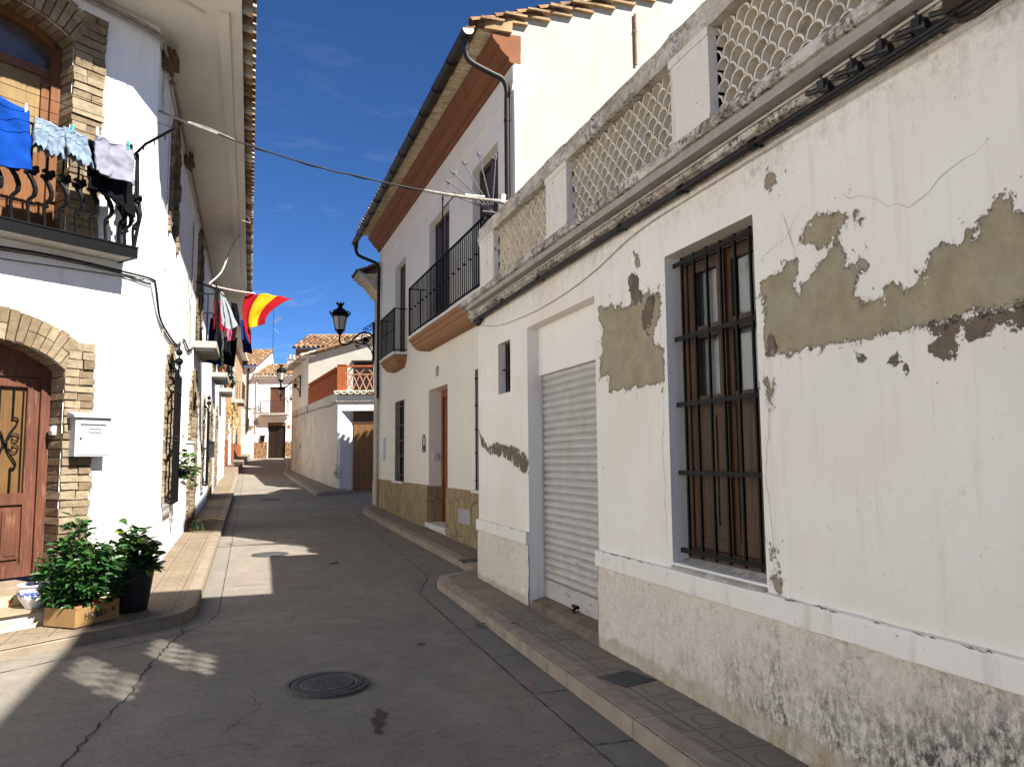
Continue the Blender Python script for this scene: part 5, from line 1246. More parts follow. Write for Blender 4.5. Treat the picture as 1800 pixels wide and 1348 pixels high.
# ------------------------------------------------------------------ cables on the corner house
q = MB(); p = smooth_path([HF(-4, .03, 3.92), HF(-2.4, .03, 3.86), HF(-1.2, .03, 3.90), HF(-.4, .03, 3.88), HF(-.03, .05, 3.85), HS(10.25, .04, 3.80), HS(11.0, .02, 3.55), HS(12.2, .02, 3.50), HS(13.6, .02, 3.55), HS(14.8, .02, 3.82), HS(16.0, .02, 3.80), HS(17.2, .02, 4.02)], 6)
q.tube(p, .014, 6); q.tube([x+V((.012, 0, -.03)) for x in p], .008, 5)
one(q, 'cable', MT['cable'], 'black cable looping round the corner of the white house at first-floor level', 'cable')
q = MB(); q.tube(smooth_path([HF(-4, .02, 3.82), HF(-2, .02, 3.76), HF(-.9, .02, 3.80), HF(-.1, .02, 3.83)], 6), .006, 5)
one(q, 'cable', MT['cable'], 'thin dark wire on the front wall just below the near balcony', 'cable')
q = MB(); p = [HF(-3, .05, 7.0), HF(-1.2, .05, 7.02), HF(-.5, .06, 7.0), HF(-.05, .07, 6.95), HS(10.3, .05, 6.88)]+[HS(y, .06, 6.93+.015*sin(y*1.3)) for y in frange(11, 38, 1.2)]
q.tube(smooth_path(p, 5), .024, 7); q.tube(smooth_path([x+V((.01, 0, -.045-.01*sin(i))) for i, x in enumerate(p)], 5), .017, 6)
for y in (11.2, 12.6, 14.5, 17, 20): q.tube([HS(y, .055, 6.90), HS(y+.04, .055, 6.90)], .045, 6)
one(q, 'cable_bundle', MT['cable_grey'], 'grey cable bundle running under the deep eave of the corner house', 'cable')
for y, lab in ((10.55, 'crumbling brown cable bracket under the eave nearest the house corner'), (14.1, 'crumbling brown cable bracket under the eave beside the upper arched window')):
    q = MB(); q.box(HS, y-.12, y+.12, 0, .16, 6.80, 6.98, 0, .03, R); q.box(HS, y-.2, y+.05, .02, .12, 6.72, 6.84, 0, .03, R); q.tube([HS(y-.2, .08, 6.95), HS(y, .11, 6.86), HS(y+.15, .09, 6.74)], .03, 6)
    one(q, 'cable_bracket', simple('rusty_bracket', (.13, .085, .055), .95, .4, 20, .01, 40, .1), lab, 'bracket')
q = MB(); q.tube(smooth_path([HS(11.4, .02, 6.7), HS(11.38, .02, 5.4), HS(11.45, .02, 4.2), HS(11.4, .02, 3.2)], 5), .006, 5)
q.tube(smooth_path([HS(10.55, .03, 6.85), HS(10.5, .02, 6.4), HS(10.52, .03, 6.12)], 5), .016, 6)
one(q, 'wire', MT['conduit'], 'thin pale wire dropping down the street wall near the house corner', 'wire')
q = MB(); q.tube(smooth_path([HS(16.2, .02, 6.4), HS(16.15, .03, 4.9), HS(15.6, .05, 4.55), HS(15.4, .02, 4.95), HS(15.2, .02, 5.3)], 5), .007, 5); q.tube([HS(16.15, .03, 6.3), HS(16.1, .03, 3.9)], .012, 5)
one(q, 'wire', MT['cable_grey'], 'slack grey wire looped on the street wall left of the balcony with the flag', 'wire')
sp = thing('span_cable', 'black overhead cable sagging across the street from the white corner house to the cream house', 'cable', (0, 10.2, 5.7))
A = V((-1.185, 10.22, 6.04)); B = H2(.10, .06, 5.36)
pp = []
for i in range(41):
    t = i/40; p = A.lerp(B, t); p.z -= .40*4*t*(1-t)*(.62 if t < .5 else .58)+.0; p.y += -.10*sin(pi*t); pp.append(p)
q = MB(); q.tube(pp, .011, 6); q.tube([p+V((0, .012, .012*sin(i*1.1))) for i, p in enumerate(pp)], .007, 5); q.build('wire', MT['cable'], sp, smooth='all')
q = MB(); q.tube(pp[29:], [.022]*(len(pp[29:])-3)+[.026, .03, .02], 7); q.build('sleeve', MT['cable_grey'], sp, smooth='all')
q = MB(); q.tube(pp[:7], .016, 6); q.tube([x+V((0, 0, .03*sin(pi*i/6))) for i, x in enumerate(pp[2:9])], .009, 5); q.build('sleeve', MT['cable_grey'], sp, smooth='all')
q = MB(); q.tube([pp[35]+V((-.1, 0, .03)), pp[36]+V((.08, 0, .035))], .022, 8); q.build('splice', MT['plastic_grey'], sp)
q = MB(); q.tube([pp[39]+V((0, 0, -.03)), pp[39]+V((.02, 0, .10))], .05, 8); q.tube(smooth_path([B, B+V((.06, 0, .05)), B+V((.06, 0, -.1))], 4), .02, 6); q.build('anchor', MT['plastic_grey'], sp)
for k, (pts, lab) in enumerate((([(-.35, 13.2, 7.06), (-.36, 13.2, 6.98), (-.75, 12.6, 6.95), (-1.18, 12.2, 6.95)], 'thin slack wire stapled to the underside of the eave near its front end'), ([(-.36, 19, 7.0), (-.55, 18.6, 6.5), (-.7, 18.2, 5.9), (-.95, 18.0, 5.55)], 'thick pale rope falling from the eave to the flag pole'), ([(-.2, 17.5, 7.05), (-.12, 17.6, 6.9), (-.3, 17.3, 6.85), (-1.18, 17, 6.9)], 'thin slack wire stapled to the underside of the eave above the flag'))):
    q = MB(); q.tube(smooth_path(pts, 6), .018 if k == 1 else .006, 5); one(q, 'wire', MT['conduit'], lab, 'wire')
# ------------------------------------------------------------------ flag, rope and washing on the street balcony
fp = thing('flag_rack', 'dark pole and washing rope reaching out from the street balcony, holding a flag', 'pole', HS(18.5, .4, 5.4))
q = MB(); q.tube([HS(17.6, .0, 5.50), HS(18.4, .50, 5.49)], .022, 6); q.tube([HS(19.8, .40, 5.22), HS(19.8, .44, 5.52)], .016, 6)
for s in (17.6, 18.3): q.tube([HS(s, .42, 5.20), HS(s, .42, 5.46)], .018, 6)
q.build('pole', MT['iron'], fp)
q = MB(); rp = [HS(18.0+.5*t, .30+.92*t, 5.52-.02*t-.02*sin(pi*t)) for t in frange(0, 1, .04)]
q.tube([p+V((0, 0, .006*sin(i*2.2))) for i, p in enumerate(rp)], [.013+.006*(i % 2) for i in range(len(rp))], 6); q.build('rope', simple('pink_white_rope', (.62, .42, .40), .9, .3, 40, 0), fp)
def flag():
    # top edge along the rope, cloth blown out to the right by the wind: red / yellow / red across its width
    q = MB(); nu, nv = 40, 24; ids = []
    for i in range(nu+1):
        u = i/nu; row = []
        for j in range(nv+1):
            v = j/nv
            # u runs along the fly (hanging end to the blown end), v runs across the stripes
            T0 = V((-.18, 18.5, 5.46)).lerp(V((.86, 18.35, 5.40)), v)          # upper edge, streams to the right
            T0.z += .05*sin(pi*min(1, v*1.1))+.012*sin(v*19)
            L0 = V((-.28, 18.5, 4.98)).lerp(V((.24, 18.45, 4.70)), v); L0.z -= .0
            Bz = V((-.06, 18.45, 4.46)).lerp(V((.26, 18.4, 4.78)), min(1, v*1.05)); 
            if v < .34: Bz = V((-.05, 18.45, 4.30)).lerp(V((-.08, 18.42, 4.66)), v/.34)
            elif v < .999: Bz = V((-.08, 18.42, 4.66)).lerp(V((.27, 18.4, 4.78)), (v-.34)/.66)
            M_ = V((-.36, 18.55, 5.02)).lerp(V((.26, 18.38, 5.12)), v)
            p = (1-u)**2*T0+2*u*(1-u)*M_+u*u*Bz
            p.y += .05*sin(u*7+v*5)*u+.03*sin(v*11)
            row.append(q.vert(p))
        ids.append(row)
    for i in range(nu):
        for j in range(nv):
            v = (j+.5)/nv; q.face((ids[i][j], ids[i][j+1], ids[i+1][j+1], ids[i+1][j]), 0 if v < .28 or v > .68 else 1)
    o = one(q, 'flag', [MT['red'], MT['yellow']], 'red and yellow striped flag blowing out from the street balcony', 'flag', None, 'all')
    md = o.modifiers.new('thickness', 'SOLIDIFY'); md.thickness = .006
flag()
def wash(name, mat, lab, cat, top, bot, **kw):
    q = MB(); cloth(q, WF, top, bot, **kw); one(q, name, mat, lab, cat, 'laundry drying on the balconies', 'all')
wash('grey_sheet', MT['grey_cloth'], 'pale grey sheet draped in a point left of the flag', 'sheet', [(-.72, 18.2, 5.44), (-.66, 18.3, 5.44)], [(-.68, 18.2, 4.72), (-.33, 18.5, 4.74)], wave=.04, k=2, hem=lambda u: -.12*sin(u*pi))
wash('red_garment', MT['maroon'], 'dark red garment hanging behind the grey sheet', 'garment', [(-.86, 19.0, 5.4), (-.64, 19.2, 5.4)], [(-.92, 19, 4.72), (-.52, 19.3, 4.70)], wave=.04, k=2)
wash('navy_trousers', MT['navy'], 'long navy trousers hanging from the street balcony', 'trousers', [(-.96, 19.2, 5.0), (-.74, 19.4, 5.0)], [(-1.04, 19.2, 3.95), (-.70, 19.4, 3.9)], wave=.03, k=2.2)
wash('pink_garment', MT['pink'], 'pink garment hanging below the grey sheet', 'garment', [(-.56, 18.9, 4.86), (-.36, 18.95, 4.84)], [(-.58, 18.9, 4.42), (-.38, 18.95, 4.46)], wave=.03, k=1.6)
wash('black_trousers', MT['black_cloth'], 'black trousers hanging below the pink garment', 'trousers', [(-.66, 19.5, 4.62), (-.36, 19.6, 4.62)], [(-.66, 19.5, 3.96), (-.40, 19.6, 3.90)], wave=.03, k=1.6)
wash('strappy_garment', MT['black_cloth'], 'narrow black strappy garment hanging between the grey sheet and the flag', 'garment', [(-.52, 19.3, 5.42), (-.38, 19.3, 5.40)], [(-.50, 19.3, 4.95), (-.28, 19.35, 4.86)], wave=.03, k=1.2)
wash('dark_jacket', MT['navy'], 'dark jacket hanging behind the lower corner of the flag', 'jacket', [(-.30, 19.2, 5.0), (-.10, 19.3, 4.98)], [(-.22, 19.2, 4.22), (.0, 19.3, 4.20)], wave=.04, k=1.5)
# ------------------------------------------------------------------ plants and pots
def leaf(q, p, d, ln, w, r, mi=0):
    d = V(d).normalized(); s = d.cross(V((0, 0, 1)))
    s = s.normalized() if s.length > .05 else V((1, 0, 0)); up = s.cross(d).normalized(); tw = r.uniform(-.7, .7); s = s*cos(tw)+up*sin(tw); up = s.cross(d)
    a = q.vert(p); b = q.vert(p+d*ln*.35+s*w*.5+up*ln*.05); c = q.vert(p+d*ln*.35-s*w*.5+up*ln*.05); m = q.vert(p+d*ln*.4-up*ln*.03)
    e = q.vert(p+d*ln*.75+s*w*.36-up*ln*.02); f = q.vert(p+d*ln*.75-s*w*.36-up*ln*.02); t = q.vert(p+d*ln-up*ln*.14); m2 = q.vert(p+d*ln*.75-up*ln*.07)
    for F_ in ((a, b, m), (a, m, c), (b, e, m2, m), (m, m2, f, c), (e, t, m2), (m2, t, f)): q.face(F_, mi)
def shrub(parent, base, stems, ln, w, mats, n, seed, stem_mat=None):
    """stems: list of (tip, spread radius)."""
    r = random.Random(seed); q = MB(); sq = MB(); base = V(base)
    for tip, rad, bot in stems:
        tip = V(tip); mid = base.lerp(tip, .5)+V((r.uniform(-.04, .04), r.uniform(-.04, .04), 0)); path = smooth_path([base, mid, tip], 6); sq.tube(path, [.010]*5+[.007]*(len(path)-5), 5)
        for k in range(n):
            t = r.uniform(bot, 1.02); c = path[min(len(path)-1, int(t*(len(path)-1)))]; rr = rad*(1.05-.75*max(0, t-.45)/.6)*sqrt(r.random()); th = r.uniform(0, 2*pi)
            p = c+V((rr*cos(th), rr*sin(th), r.uniform(-.05, .05))); d = V((cos(th+r.uniform(-.6, .6)), sin(th+r.uniform(-.6, .6)), r.uniform(-.35, .8)))
            leaf(q, p, d, ln*r.uniform(.65, 1.2), w*r.uniform(.7, 1.2), r, r.choice(range(len(mats))))
            if k % 3 == 0: sq.tube([c, p], .003, 4)
    sq.build('stem', stem_mat or MT['stem'], parent); q.build('foliage', mats, parent, recalc=False)
# cardboard crate with a shrub in a clay pot
cA, cB, cC = V((-1.72, 8.35, .15)), V((-1.475, 8.06, .15)), V((-1.17, 8.45, .15))
cu = (cC-cB); cL = cu.length; CF = Fr((cB.x, cB.y), cu, V((cu.y, -cu.x, 0))); cw = (cA-cB).length; zb = .148
crate = thing('cardboard_crate', 'open brown cardboard crate printed HOBBY on the pavement under the bushy plant', 'box', CF(cL/2, -cw/2, zb))
q = MB(); t = .006; hgt = .165
q.box(CF, 0, cL, -t, 0, zb, zb+hgt); q.box(CF, 0, cL, -cw, -cw+t, zb, zb+hgt*.9); q.box(CF, 0, t, -cw+t, -t, zb, zb+hgt); q.box(CF, cL-t, cL, -cw+t, -t, zb, zb+hgt); q.box(CF, t, cL-t, -cw+t, -t, zb, zb+.012)
for a, b in ((.0, .07), (cL-.07, cL)): q.box(CF, a, b, -.02, 0.004, zb+hgt-.004, zb+hgt+.022)
q.build('carton', MT['card'], crate)
def text_mesh(txt, size, fr, s, z, d, parent, name, mat, bold=0.0):
    cu_ = bpy.data.curves.new('txt', 'FONT'); cu_.body = txt; cu_.size = size; cu_.extrude = .0006; cu_.offset = bold
    o = bpy.data.objects.new('txt', cu_); COL.objects.link(o); dg = bpy.context.evaluated_depsgraph_get(); me = bpy.data.meshes.new_from_object(o.evaluated_get(dg))
    q = MB(); q.v = [tuple(fr(s+v.co.x, d+v.co.z, z+v.co.y)) for v in me.vertices]
    for p in me.polygons: q.face(list(p.vertices))
    bpy.data.objects.remove(o); bpy.data.meshes.remove(me)
    return q.build(name, mat, parent)
text_mesh('HOBBY', .078, CF, .10, zb+.058, .0015, crate, 'lettering', MT['ink'], .0013)
CF2 = Fr((cA.x, cA.y), cB-cA, V(((cB-cA).y, -(cB-cA).x, 0)))
text_mesh('HOBBY', .05, CF2, .10, zb+.035, .0015, crate, 'lettering', MT['ink'], .0008)
q = MB(); q.tube([CF(cL-.07, .0015, zb+.10), CF(cL-.07, .003, zb+.10)], .018, 14)
for k in range(14): pass
q.box(CF2, .12, .135, .0005, .0025, zb+.09, zb+.12); q.box(CF2, .17, .185, .0005, .0025, zb+.09, zb+.12); q.box(CF2, .15, .21, .0008, .003, zb+.0, zb+.02); q.box(CF, .135, .24, .0008, .0022, zb+.045, zb+.05); q.build('print', MT['ink'], crate)
pl = thing('bushy_plant', 'bushy dark green shrub in a clay pot standing in the cardboard crate', 'plant', CF(cL*.55, -cw*.5, zb+.012))
pc = CF(cL*.55, -cw*.5, zb+.014)
q = MB(); q.lathe(pc, [(.11, 0), (.15, .14), (.165, .142), (.165, .175), (.15, .178)], 18); q.build('pot', MT['clay'], pl, smooth=True)
q = MB(); q.lathe(pc, [(.005, .16), (.148, .16)], 14, cap=False); q.build('soil', MT['soil'], pl)
q = MB()
b_ = pc+V((0, 0, .14))
shrub(pl, b_, [(b_+V((-.30, -.02, .40)), .20, .3), (b_+V((-.12, .10, .80)), .13, .3), (b_+V((.05, .0, .55)), .22, .25), (b_+V((.18, .14, .50)), .2, .3), (b_+V((-.10, -.12, .42)), .2, .1), (b_+V((.22, .08, .33)), .18, .2), (b_+V((-.2, .05, .6)), .16, .3), (b_+V((-.26, -.16, .16)), .12, .2)], 
      .115, .046, [MT['leaf'], MT['leaf_dark'], MT['leaf_dark']], 230, 21)
bp = thing('potted_plant', 'yellowish variegated plant in a tall black pot beside the house corner', 'plant', HF(-.72, 1.12, .15))
pb = HF(-.72, 1.10, .148)
q = MB(); q.lathe(pb, [(.145, 0), (.15, .01), (.205, .40), (.215, .402), (.215, .43), (.198, .43), (.19, .39)], 26, cap=False); q.lathe(pb, [(.01, 0), (.145, 0)], 26, cap=False); q.build('pot', MT['black'], bp, smooth=True)
q = MB(); q.lathe(pb, [(.005, .385), (.192, .385)], 16, cap=False); q.build('soil', MT['soil'], bp)
b_ = pb+V((0, 0, .39)); q = MB(); q.tube([b_, b_+V((-.02, 0, .36))], [.03, .027], 8); q.build('moss_pole', MT['wood_panel'], bp)
shrub(bp, b_, [(b_+V((-.04, .0, .46)), .13, .5), (b_+V((.13, .02, .30)), .15, .3), (b_+V((-.17, .0, .27)), .16, .2), (b_+V((.0, -.08, .30)), .17, .2), (b_+V((.16, -.05, .10)), .12, .2)], .13, .085, [MT['leaf'], MT['leaf'], MT['leaf_dark'], MT['leaf_yel']], 62, 22)
cp = thing('ceramic_pot', 'white and blue painted ceramic pot with one sprout on the door step', 'plant pot', HF(-1.57, .93, .30))
pb = HF(-1.57, .93, .30)
n = N('painted_ceramic'); x, y, z = n.sep(); f = n.noise(22, 4, .7)
band = n.math('MULTIPLY', n.ramp(z, .385, .40), n.ramp(z, .45, .465, 1, 0)); c = n.mix(n.math('MULTIPLY', band, n.ramp(f, .47, .52)), (.72, .71, .70), (.045, .075, .30)); c = n.mix(n.math('MULTIPLY', band, n.ramp(n.noise(30, 3, .6, n.map(loc=(3, 3, 3))), .58, .62)), c, (.10, .16, .06)); c = n.mix(n.ramp(n.math('ABSOLUTE', n.math('SUBTRACT', z, .497)), .006, .012, .6, 0), c, (.25, .2, .42))
cer = n.fin(c, .25, None, .5)
q = MB(); q.lathe(pb, [(.08, 0), (.085, .012), (.13, .085), (.148, .13), (.14, .165), (.128, .18), (.15, .205), (.145, .215), (.125, .19)], 26, cap=False); q.lathe(pb, [(.01, 0), (.08, 0)], 20, cap=False); q.build('pot', cer, cp, smooth=True)
q = MB(); q.lathe(pb, [(.005, .175), (.128, .18)], 14, cap=False); q.build('soil', MT['soil'], cp)
q = MB(); r = random.Random(2); b_ = pb+V((0, 0, .18)); q.tube(smooth_path([b_, b_+V((-.01, 0, .12)), b_+V((.0, .01, .26))], 4), .007, 5); q.build('stem', MT['stem'], cp)
q = MB(); leaf(q, b_+V((0, 0, .16)), (.1, .1, 1), .19, .075, r); leaf(q, b_+V((.0, 0, .02)), (.8, -.1, .7), .17, .035, r); leaf(q, b_+V((0, 0, .05)), (-.4, -.5, .5), .10, .03, r); leaf(q, b_, (-.3, .6, .8), .12, .03, r); q.build('foliage', [MT['leaf']], cp)
tp = thing('trailing_plant', 'round-leaved trailing plant hooked on the barred street window', 'plant', HS(13.2, .2, 1.2))
q = MB(); q.lathe(HS(13.15, .22, 1.38), [(.07, 0), (.09, .14), (.095, .15)], 12); q.build('pot', MT['black'], tp)
b_ = HS(13.15, .22, 1.5); shrub(tp, b_, [(b_+V((.05, 0, .28)), .12, .2), (b_+V((.16, .2, .0)), .13, .2), (b_+V((.12, 0, -.3)), .11, .2), (b_+V((.05, .2, .15)), .13, .2)], .10, .085, [MT['leaf'], MT['leaf_yel'], MT['leaf']], 24, 23)
gp = thing('spider_plant', 'dry grassy plant with arching blades at the foot of the first brick doorway', 'plant', HS(16.7, .15, .25))
q = MB(); r = random.Random(6); b_ = HS(16.75, .14, .24)
for k in range(46):
    th = r.uniform(-.3, pi+.3)-pi/2; L = r.uniform(.3, .62); dx = V((abs(cos(th))*.8, sin(th), 0)); w = V((-dx.y, dx.x, 0)).normalized()*.009
    P_ = [b_+dx*L*t+V((0, 0, L*(1.3*t-1.5*t*t)+.1)) for t in (0, .3, .6, 1)]; I_ = [(q.vert(p-w*(1.05-t)), q.vert(p+w*(1.05-t))) for p, t in zip(P_, (0, .3, .6, 1))]
    for a, b in zip(I_, I_[1:]): q.face((a[0], a[1], b[1], b[0]), r.choice((0, 1)))
q.build('blades', [MT['leaf_yel'], MT['leaf']], gp, recalc=False); q = MB(); q.lathe(b_-V((0, 0, .05)), [(.08, 0), (.1, .12)], 10); q.build('pot', MT['clay'], gp)
q = MB(); q.tube([b_+V((0, 0, .2)), b_+V((.35, -.1, .28)), b_+V((.62, -.2, .24))], .006, 4); q.build('runner', MT['leaf_dry'], gp)
for k, (s, z, seed, mm, lab) in enumerate(((26.3, 4.45, 31, ('leaf', 'leaf_yel'), 'green and yellow potted plant on the second street balcony'), (32.6, 4.5, 33, ('leaf_dark', 'leaf'), 'dark potted plant on the third street balcony'))):
    t_ = thing('balcony_plant', lab, 'plant', HS(s, .25, z), 'plants on the street balconies'); b_ = HS(s, .26, z); q = MB(); q.lathe(b_, [(.10, 0), (.15, .24)], 12); q.build('pot', MT['clay'], t_)
    shrub(t_, b_+V((0, 0, .2)), [(b_+V((.05, -.25, .75)), .22, .2), (b_+V((.12, .2, .95)), .22, .2), (b_+V((.15, .0, .5)), .25, .1)], .16, .10, [MT[x] for x in mm], 40, seed)
# ------------------------------------------------------------------ garage house with a roof terrace
gh = thing('garage_house', 'low white garage with a brown door, scalloped tile edge and a red brick roof terrace', 'garage', (3.02, 28.8, .5))
mb = MB(); L0 = 3.44
mb.poly([GF(0, 0, -.2), GF(.10, 0, -.2), GF(.10, 0, L0), GF(0, 0, L0)]); mb.poly([GF(0, 0, L0), GF(5, 0, L0), GF(5, 0, 4.02), GF(0, 0, 4.02)]); mb.poly([GF(2.2, 0, -.2), GF(5, 0, -.2), GF(5, 0, L0), GF(2.2, 0, L0)])
mb.poly([GF(.10, 0, -.2), GF(.52, -.34, -.2), GF(.52, -.34, L0), GF(.10, 0, L0)]); mb.poly([GF(2.2, 0, -.2), GF(2.2, -.34, -.2), GF(2.2, -.34, L0), GF(2.2, 0, L0)]); mb.poly([GF(.1, 0, L0), GF(2.2, 0, L0), GF(2.2, -.34, L0), GF(.52, -.34, L0)])
mb.build('front_wall', MT['white'], gh)
n = N('stained_side_wall'); x, y, z = n.sep(); c = n.mix(n.ramp(n.noise(.8, 5), .3, .7), (.50, .455, .385), (.58, .545, .48))
s1 = n.noise(1.6, 6, .75, n.map((1, 1, .55))); dk = n.math('MULTIPLY', n.ramp(s1, .47, .60), n.ramp(y, 31, 38, .12, 1)); c = n.mix(n.math('MULTIPLY', dk, n.ramp(n.noise(5, 6, .8, n.map((1, 1, .8))), .46, .56)), c, (.10, .09, .08)); c = n.mix(n.ramp(n.noise(5, 5, .7, n.map((1, 1, .5))), .55, .75, 0, .5), c, (.38, .33, .26))
side_m = n.fin(c, .95, n.bump(n.noise(8, 6, .65), .03), .1)
mb = MB(); inf = grid_wall(mb, GS, frange(0, 13.2, .2), frange(-.2, 4.15, .15), [], 0, lambda s, z: .02*noise.noise(V((s*.9, z*.9, 2))))
mb.build('side_wall', side_m, gh)
mb = MB()
for k in range(14): 
    p = GS(.4+k*.9, .05, 4.02+.02*sin(k*2)); 
mb.tube(smooth_path([GF(3, .05, 3.80), GF(.2, .05, 3.78), GS(.05, .05, 3.80), GS(1.5, .05, 3.72), GS(3.5, .04, 3.78), GS(6.5, .05, 3.80), GS(12.5, .05, 3.86)], 5), .025, 6); mb.build('wall_cable', MT['cable_grey'], gh)
mb = MB(); mb.box(GF, .525, 2.19, -.34, -.28, .4, 3.43)
for k in range(8): mb.box(GF, .535+k*.207, .535+k*.207+.195, -.28, -.268, .5, 3.0)
mb.build('garage_door', MT['wood_garage'], gh)
mb = MB(); mb.box(GF, .522, 2.2, -.279, -.25, 2.98, 3.435); mb.build('lintel_shade', MT['wood_garage_shade'], gh)  # dark strip standing in for the shadow under the lintel
mb = MB()
def eave_row(mb, fr, s0, s1, z, out=.18, pit=.24, mi=(0, 0, 1)):
    r = random.Random(8); n_ = int((s1-s0)/pit)
    for i in range(n_):
        c = s0+pit*(i+.5); A = []; B = []; A2 = []; B2 = []
        for q in range(7):
            a = pi+pi*q/6; A.append(mb.vert(fr(c+.118*cos(a), out, z+.09*sin(a)))); B.append(mb.vert(fr(c+.118*cos(a), -.3, z+.05+.09*sin(a)))); A2.append(mb.vert(fr(c+.10*cos(a), out, z+.02+.07*sin(a)))); B2.append(mb.vert(fr(c+.10*cos(a), -.3, z+.07+.07*sin(a))))
        m_ = r.choice(mi)
        for q in range(6): mb.face((A[q], A[q+1], B[q+1], B[q]), m_); mb.face((A[q], A2[q], A2[q+1], A[q+1]), m_); mb.face((A2[q], B2[q], B2[q+1], A2[q+1]), m_)
eave_row(mb, GF, -.1, 4.8, 4.12, .22)
mb.box(GF, -.12, 4.8, -.3, .16, 4.13, 4.18); mb.build('tile_edge', [MT['tile_w'], MT['tile_b']], gh, recalc=False)
mb = MB(); mb.poly([GF(0, 0, 4.16), GF(5, 0, 4.16), GF(5, -7.6, 4.16), GS(7.6, 0, 4.16)]); mb.build('terrace_floor', MT['concrete'], gh)
# brick balustrades
mb = MB(); r = random.Random(3); z = 4.18
while z < 5.12:
    for a, b in ((-.03, .135), (.14, .27)): mb.box(GF, a, b, -.24, .02+r.uniform(-.004, .004), z, z+.062)
    z += .07
mb.box(GF, -.05, .29, -.26, .04, 5.12, 5.16); tb = mb.build('brick_pillar', MT['terracotta'], gh)
latt = simple('pale_red_lattice', (.32, .16, .10), .9, .15, 10, .003)
mb = MB(); s = .27; w = .5
while s < 4.4:
    for a, b in (((s, 4.22), (s+w*.5, 4.78)), ((s+w*.5, 4.22), (s, 4.78)), ((s+w*.5, 4.22), (s+w, 4.78)), ((s+w, 4.22), (s+w*.5, 4.78)), ((s, 4.80), (s+w*.5, 5.06)), ((s+w*.5, 5.06), (s+w, 4.80))):
        mb.tube([GF(a[0], -.1, a[1]), GF(b[0], -.1, b[1])], .024, 5)
    s += w
mb.box(GF, .27, 4.6, -.13, -.07, 4.77, 4.81); mb.build('front_lattice', latt, gh)
mb = MB(); mb.box(GF, .27, 4.6, -.18, -.02, 5.07, 5.12); mb.build('handrail', MT['terracotta'], gh)
mb = MB(); mb.box(GS, .3, 7.4, -.14, .02, 4.16, 4.24); mb.box(GS, .3, 7.4, -.14, .02, 5.04, 5.11); mb.box(GS, .3, 7.4, -.12, .0, 4.86, 4.90)
for k in range(36):
    s = .32+k*.197; mb.box(GS, s, s+.165 if k % 6 else s+.19, -.10, -.02, 4.24, 4.86); mb.tube([GS(s, -.06, 4.90), GS(s+.09, -.06, 5.04), GS(s+.18, -.06, 4.90)], .02, 4)
mb.build('side_balustrade', MT['terracotta'], gh)
q = MB(); sp_ = MB(); r = random.Random(12); wp = thing('wall_weed', 'small green weed growing from the corner of the white garage wall', 'plant', GS(.0, .03, 1.2))
for k in range(26): leaf(q, GS(.0, .03, 1.2)+V((r.uniform(-.08, .14), r.uniform(-.12, .02), r.uniform(-.25, .25))), (r.uniform(-1, 1), -1, r.uniform(-.3, .8)), .13, .06, r)
q.build('foliage', [MT['leaf_dark']], wp, recalc=False); sp_.tube([GS(0, .0, 1.0), GS(0, .06, 1.3)], .008, 4); sp_.build('stem', MT['stem'], wp)

# ------------------------------------------------------------------ cream house above the terrace
CG = Fr(GS(7.5, 0, 0)[:2], (.947, -.322), (-.322, -.947))
cg = thing('gabled_house', 'house with a plain cream gable rising behind the red brick roof terrace', 'house', GS(8, -1, .9))
mb = MB(); mb.extrude(CG, [(0, 4.0), (6, 4.0), (6, 8.1), (.0, 6.42)], -.3, 0); mb.build('gable_wall', MT['cream'], cg)
mb = MB(); mb.box(GS, 7.51, 13.2, -5, -.0, 4.16, 6.42); mb.build('street_wall', MT['white_old'], cg)
mb = MB(); mb.box(CG, 2.1, 3.0, .0, .03, 4.2, 6.1); mb.box(CG, 2.0, 3.1, .0, .10, 6.1, 6.18); mb.build('terrace_door', MT['wood_dark'], cg)
tile_roof('roof', GS(7.3, .30, 6.42), GS(13.4, .30, 6.42)-GS(7.3, .30, 6.42), CG.u*6+V((0, 0, 1.68)), cg, [MT['tile_w'], MT['tile_a'], MT['tile_b']], seed=15)
mb = MB(); eave_row(mb, Fr(GS(7.3, .0, 0)[:2], GS.u, GS.n), 0, 6.1, 6.42, .34); 
for k in range(18): 
    p = CG(-.2+k*.35, .06, 6.42+k*.35*.28-.03); mb.box(CG, -.2+k*.35, .14+k*.35, -.2, .09, 6.44+k*.35*.28, 6.49+k*.35*.28, 1, .008, R)
mb.build('verge_tiles', [MT['tile_w'], MT['tile_a'], MT['tile_c']], cg, recalc=False)
bh_ = thing('brick_house', 'tall house of bare brown brick with a weathered tile roof behind the cream gable', 'house', (4.5, 45, 1.2))
BH = Fr((2.27, 44), (.947, -.322), (-.322, -.947))
n = N('rough_brick_wall'); bt = n.new('ShaderNodeTexBrick'); n.t.links.new(n.map((1, 1, 1), (radians(90), 0, 0)), bt.inputs['Vector']); bt.inputs['Scale'].default_value = 4; bt.inputs['Color1'].default_value = (.36, .19, .10, 1); bt.inputs['Color2'].default_value = (.27, .13, .07, 1); bt.inputs['Mortar'].default_value = (.33, .27, .2, 1)
mb = MB(); mb.box(BH, 0, 7, -6, 0, .8, 7.82); mb.build('wall', n.fin(bt.outputs[0], .9, n.bump(bt.outputs[1], -.01), .1), bh_)
tile_roof('roof', BH(-.15, .25, 7.86), BH.u*7.3, -BH.n*3.2+V((0, 0, 1.15)), bh_, [MT['tile_c'], MT['tile_a'], MT['tile_b']], .27, .40, .10, seed=17)
mb = MB()
for i in range(28): s = -.1+i*.26; mb.tube([BH(s, -2.9, 8.99), BH(s+.3, -2.9, 9.0)], .11, 7)
mb.build('ridge_tiles', MT['tile_b'], bh_)

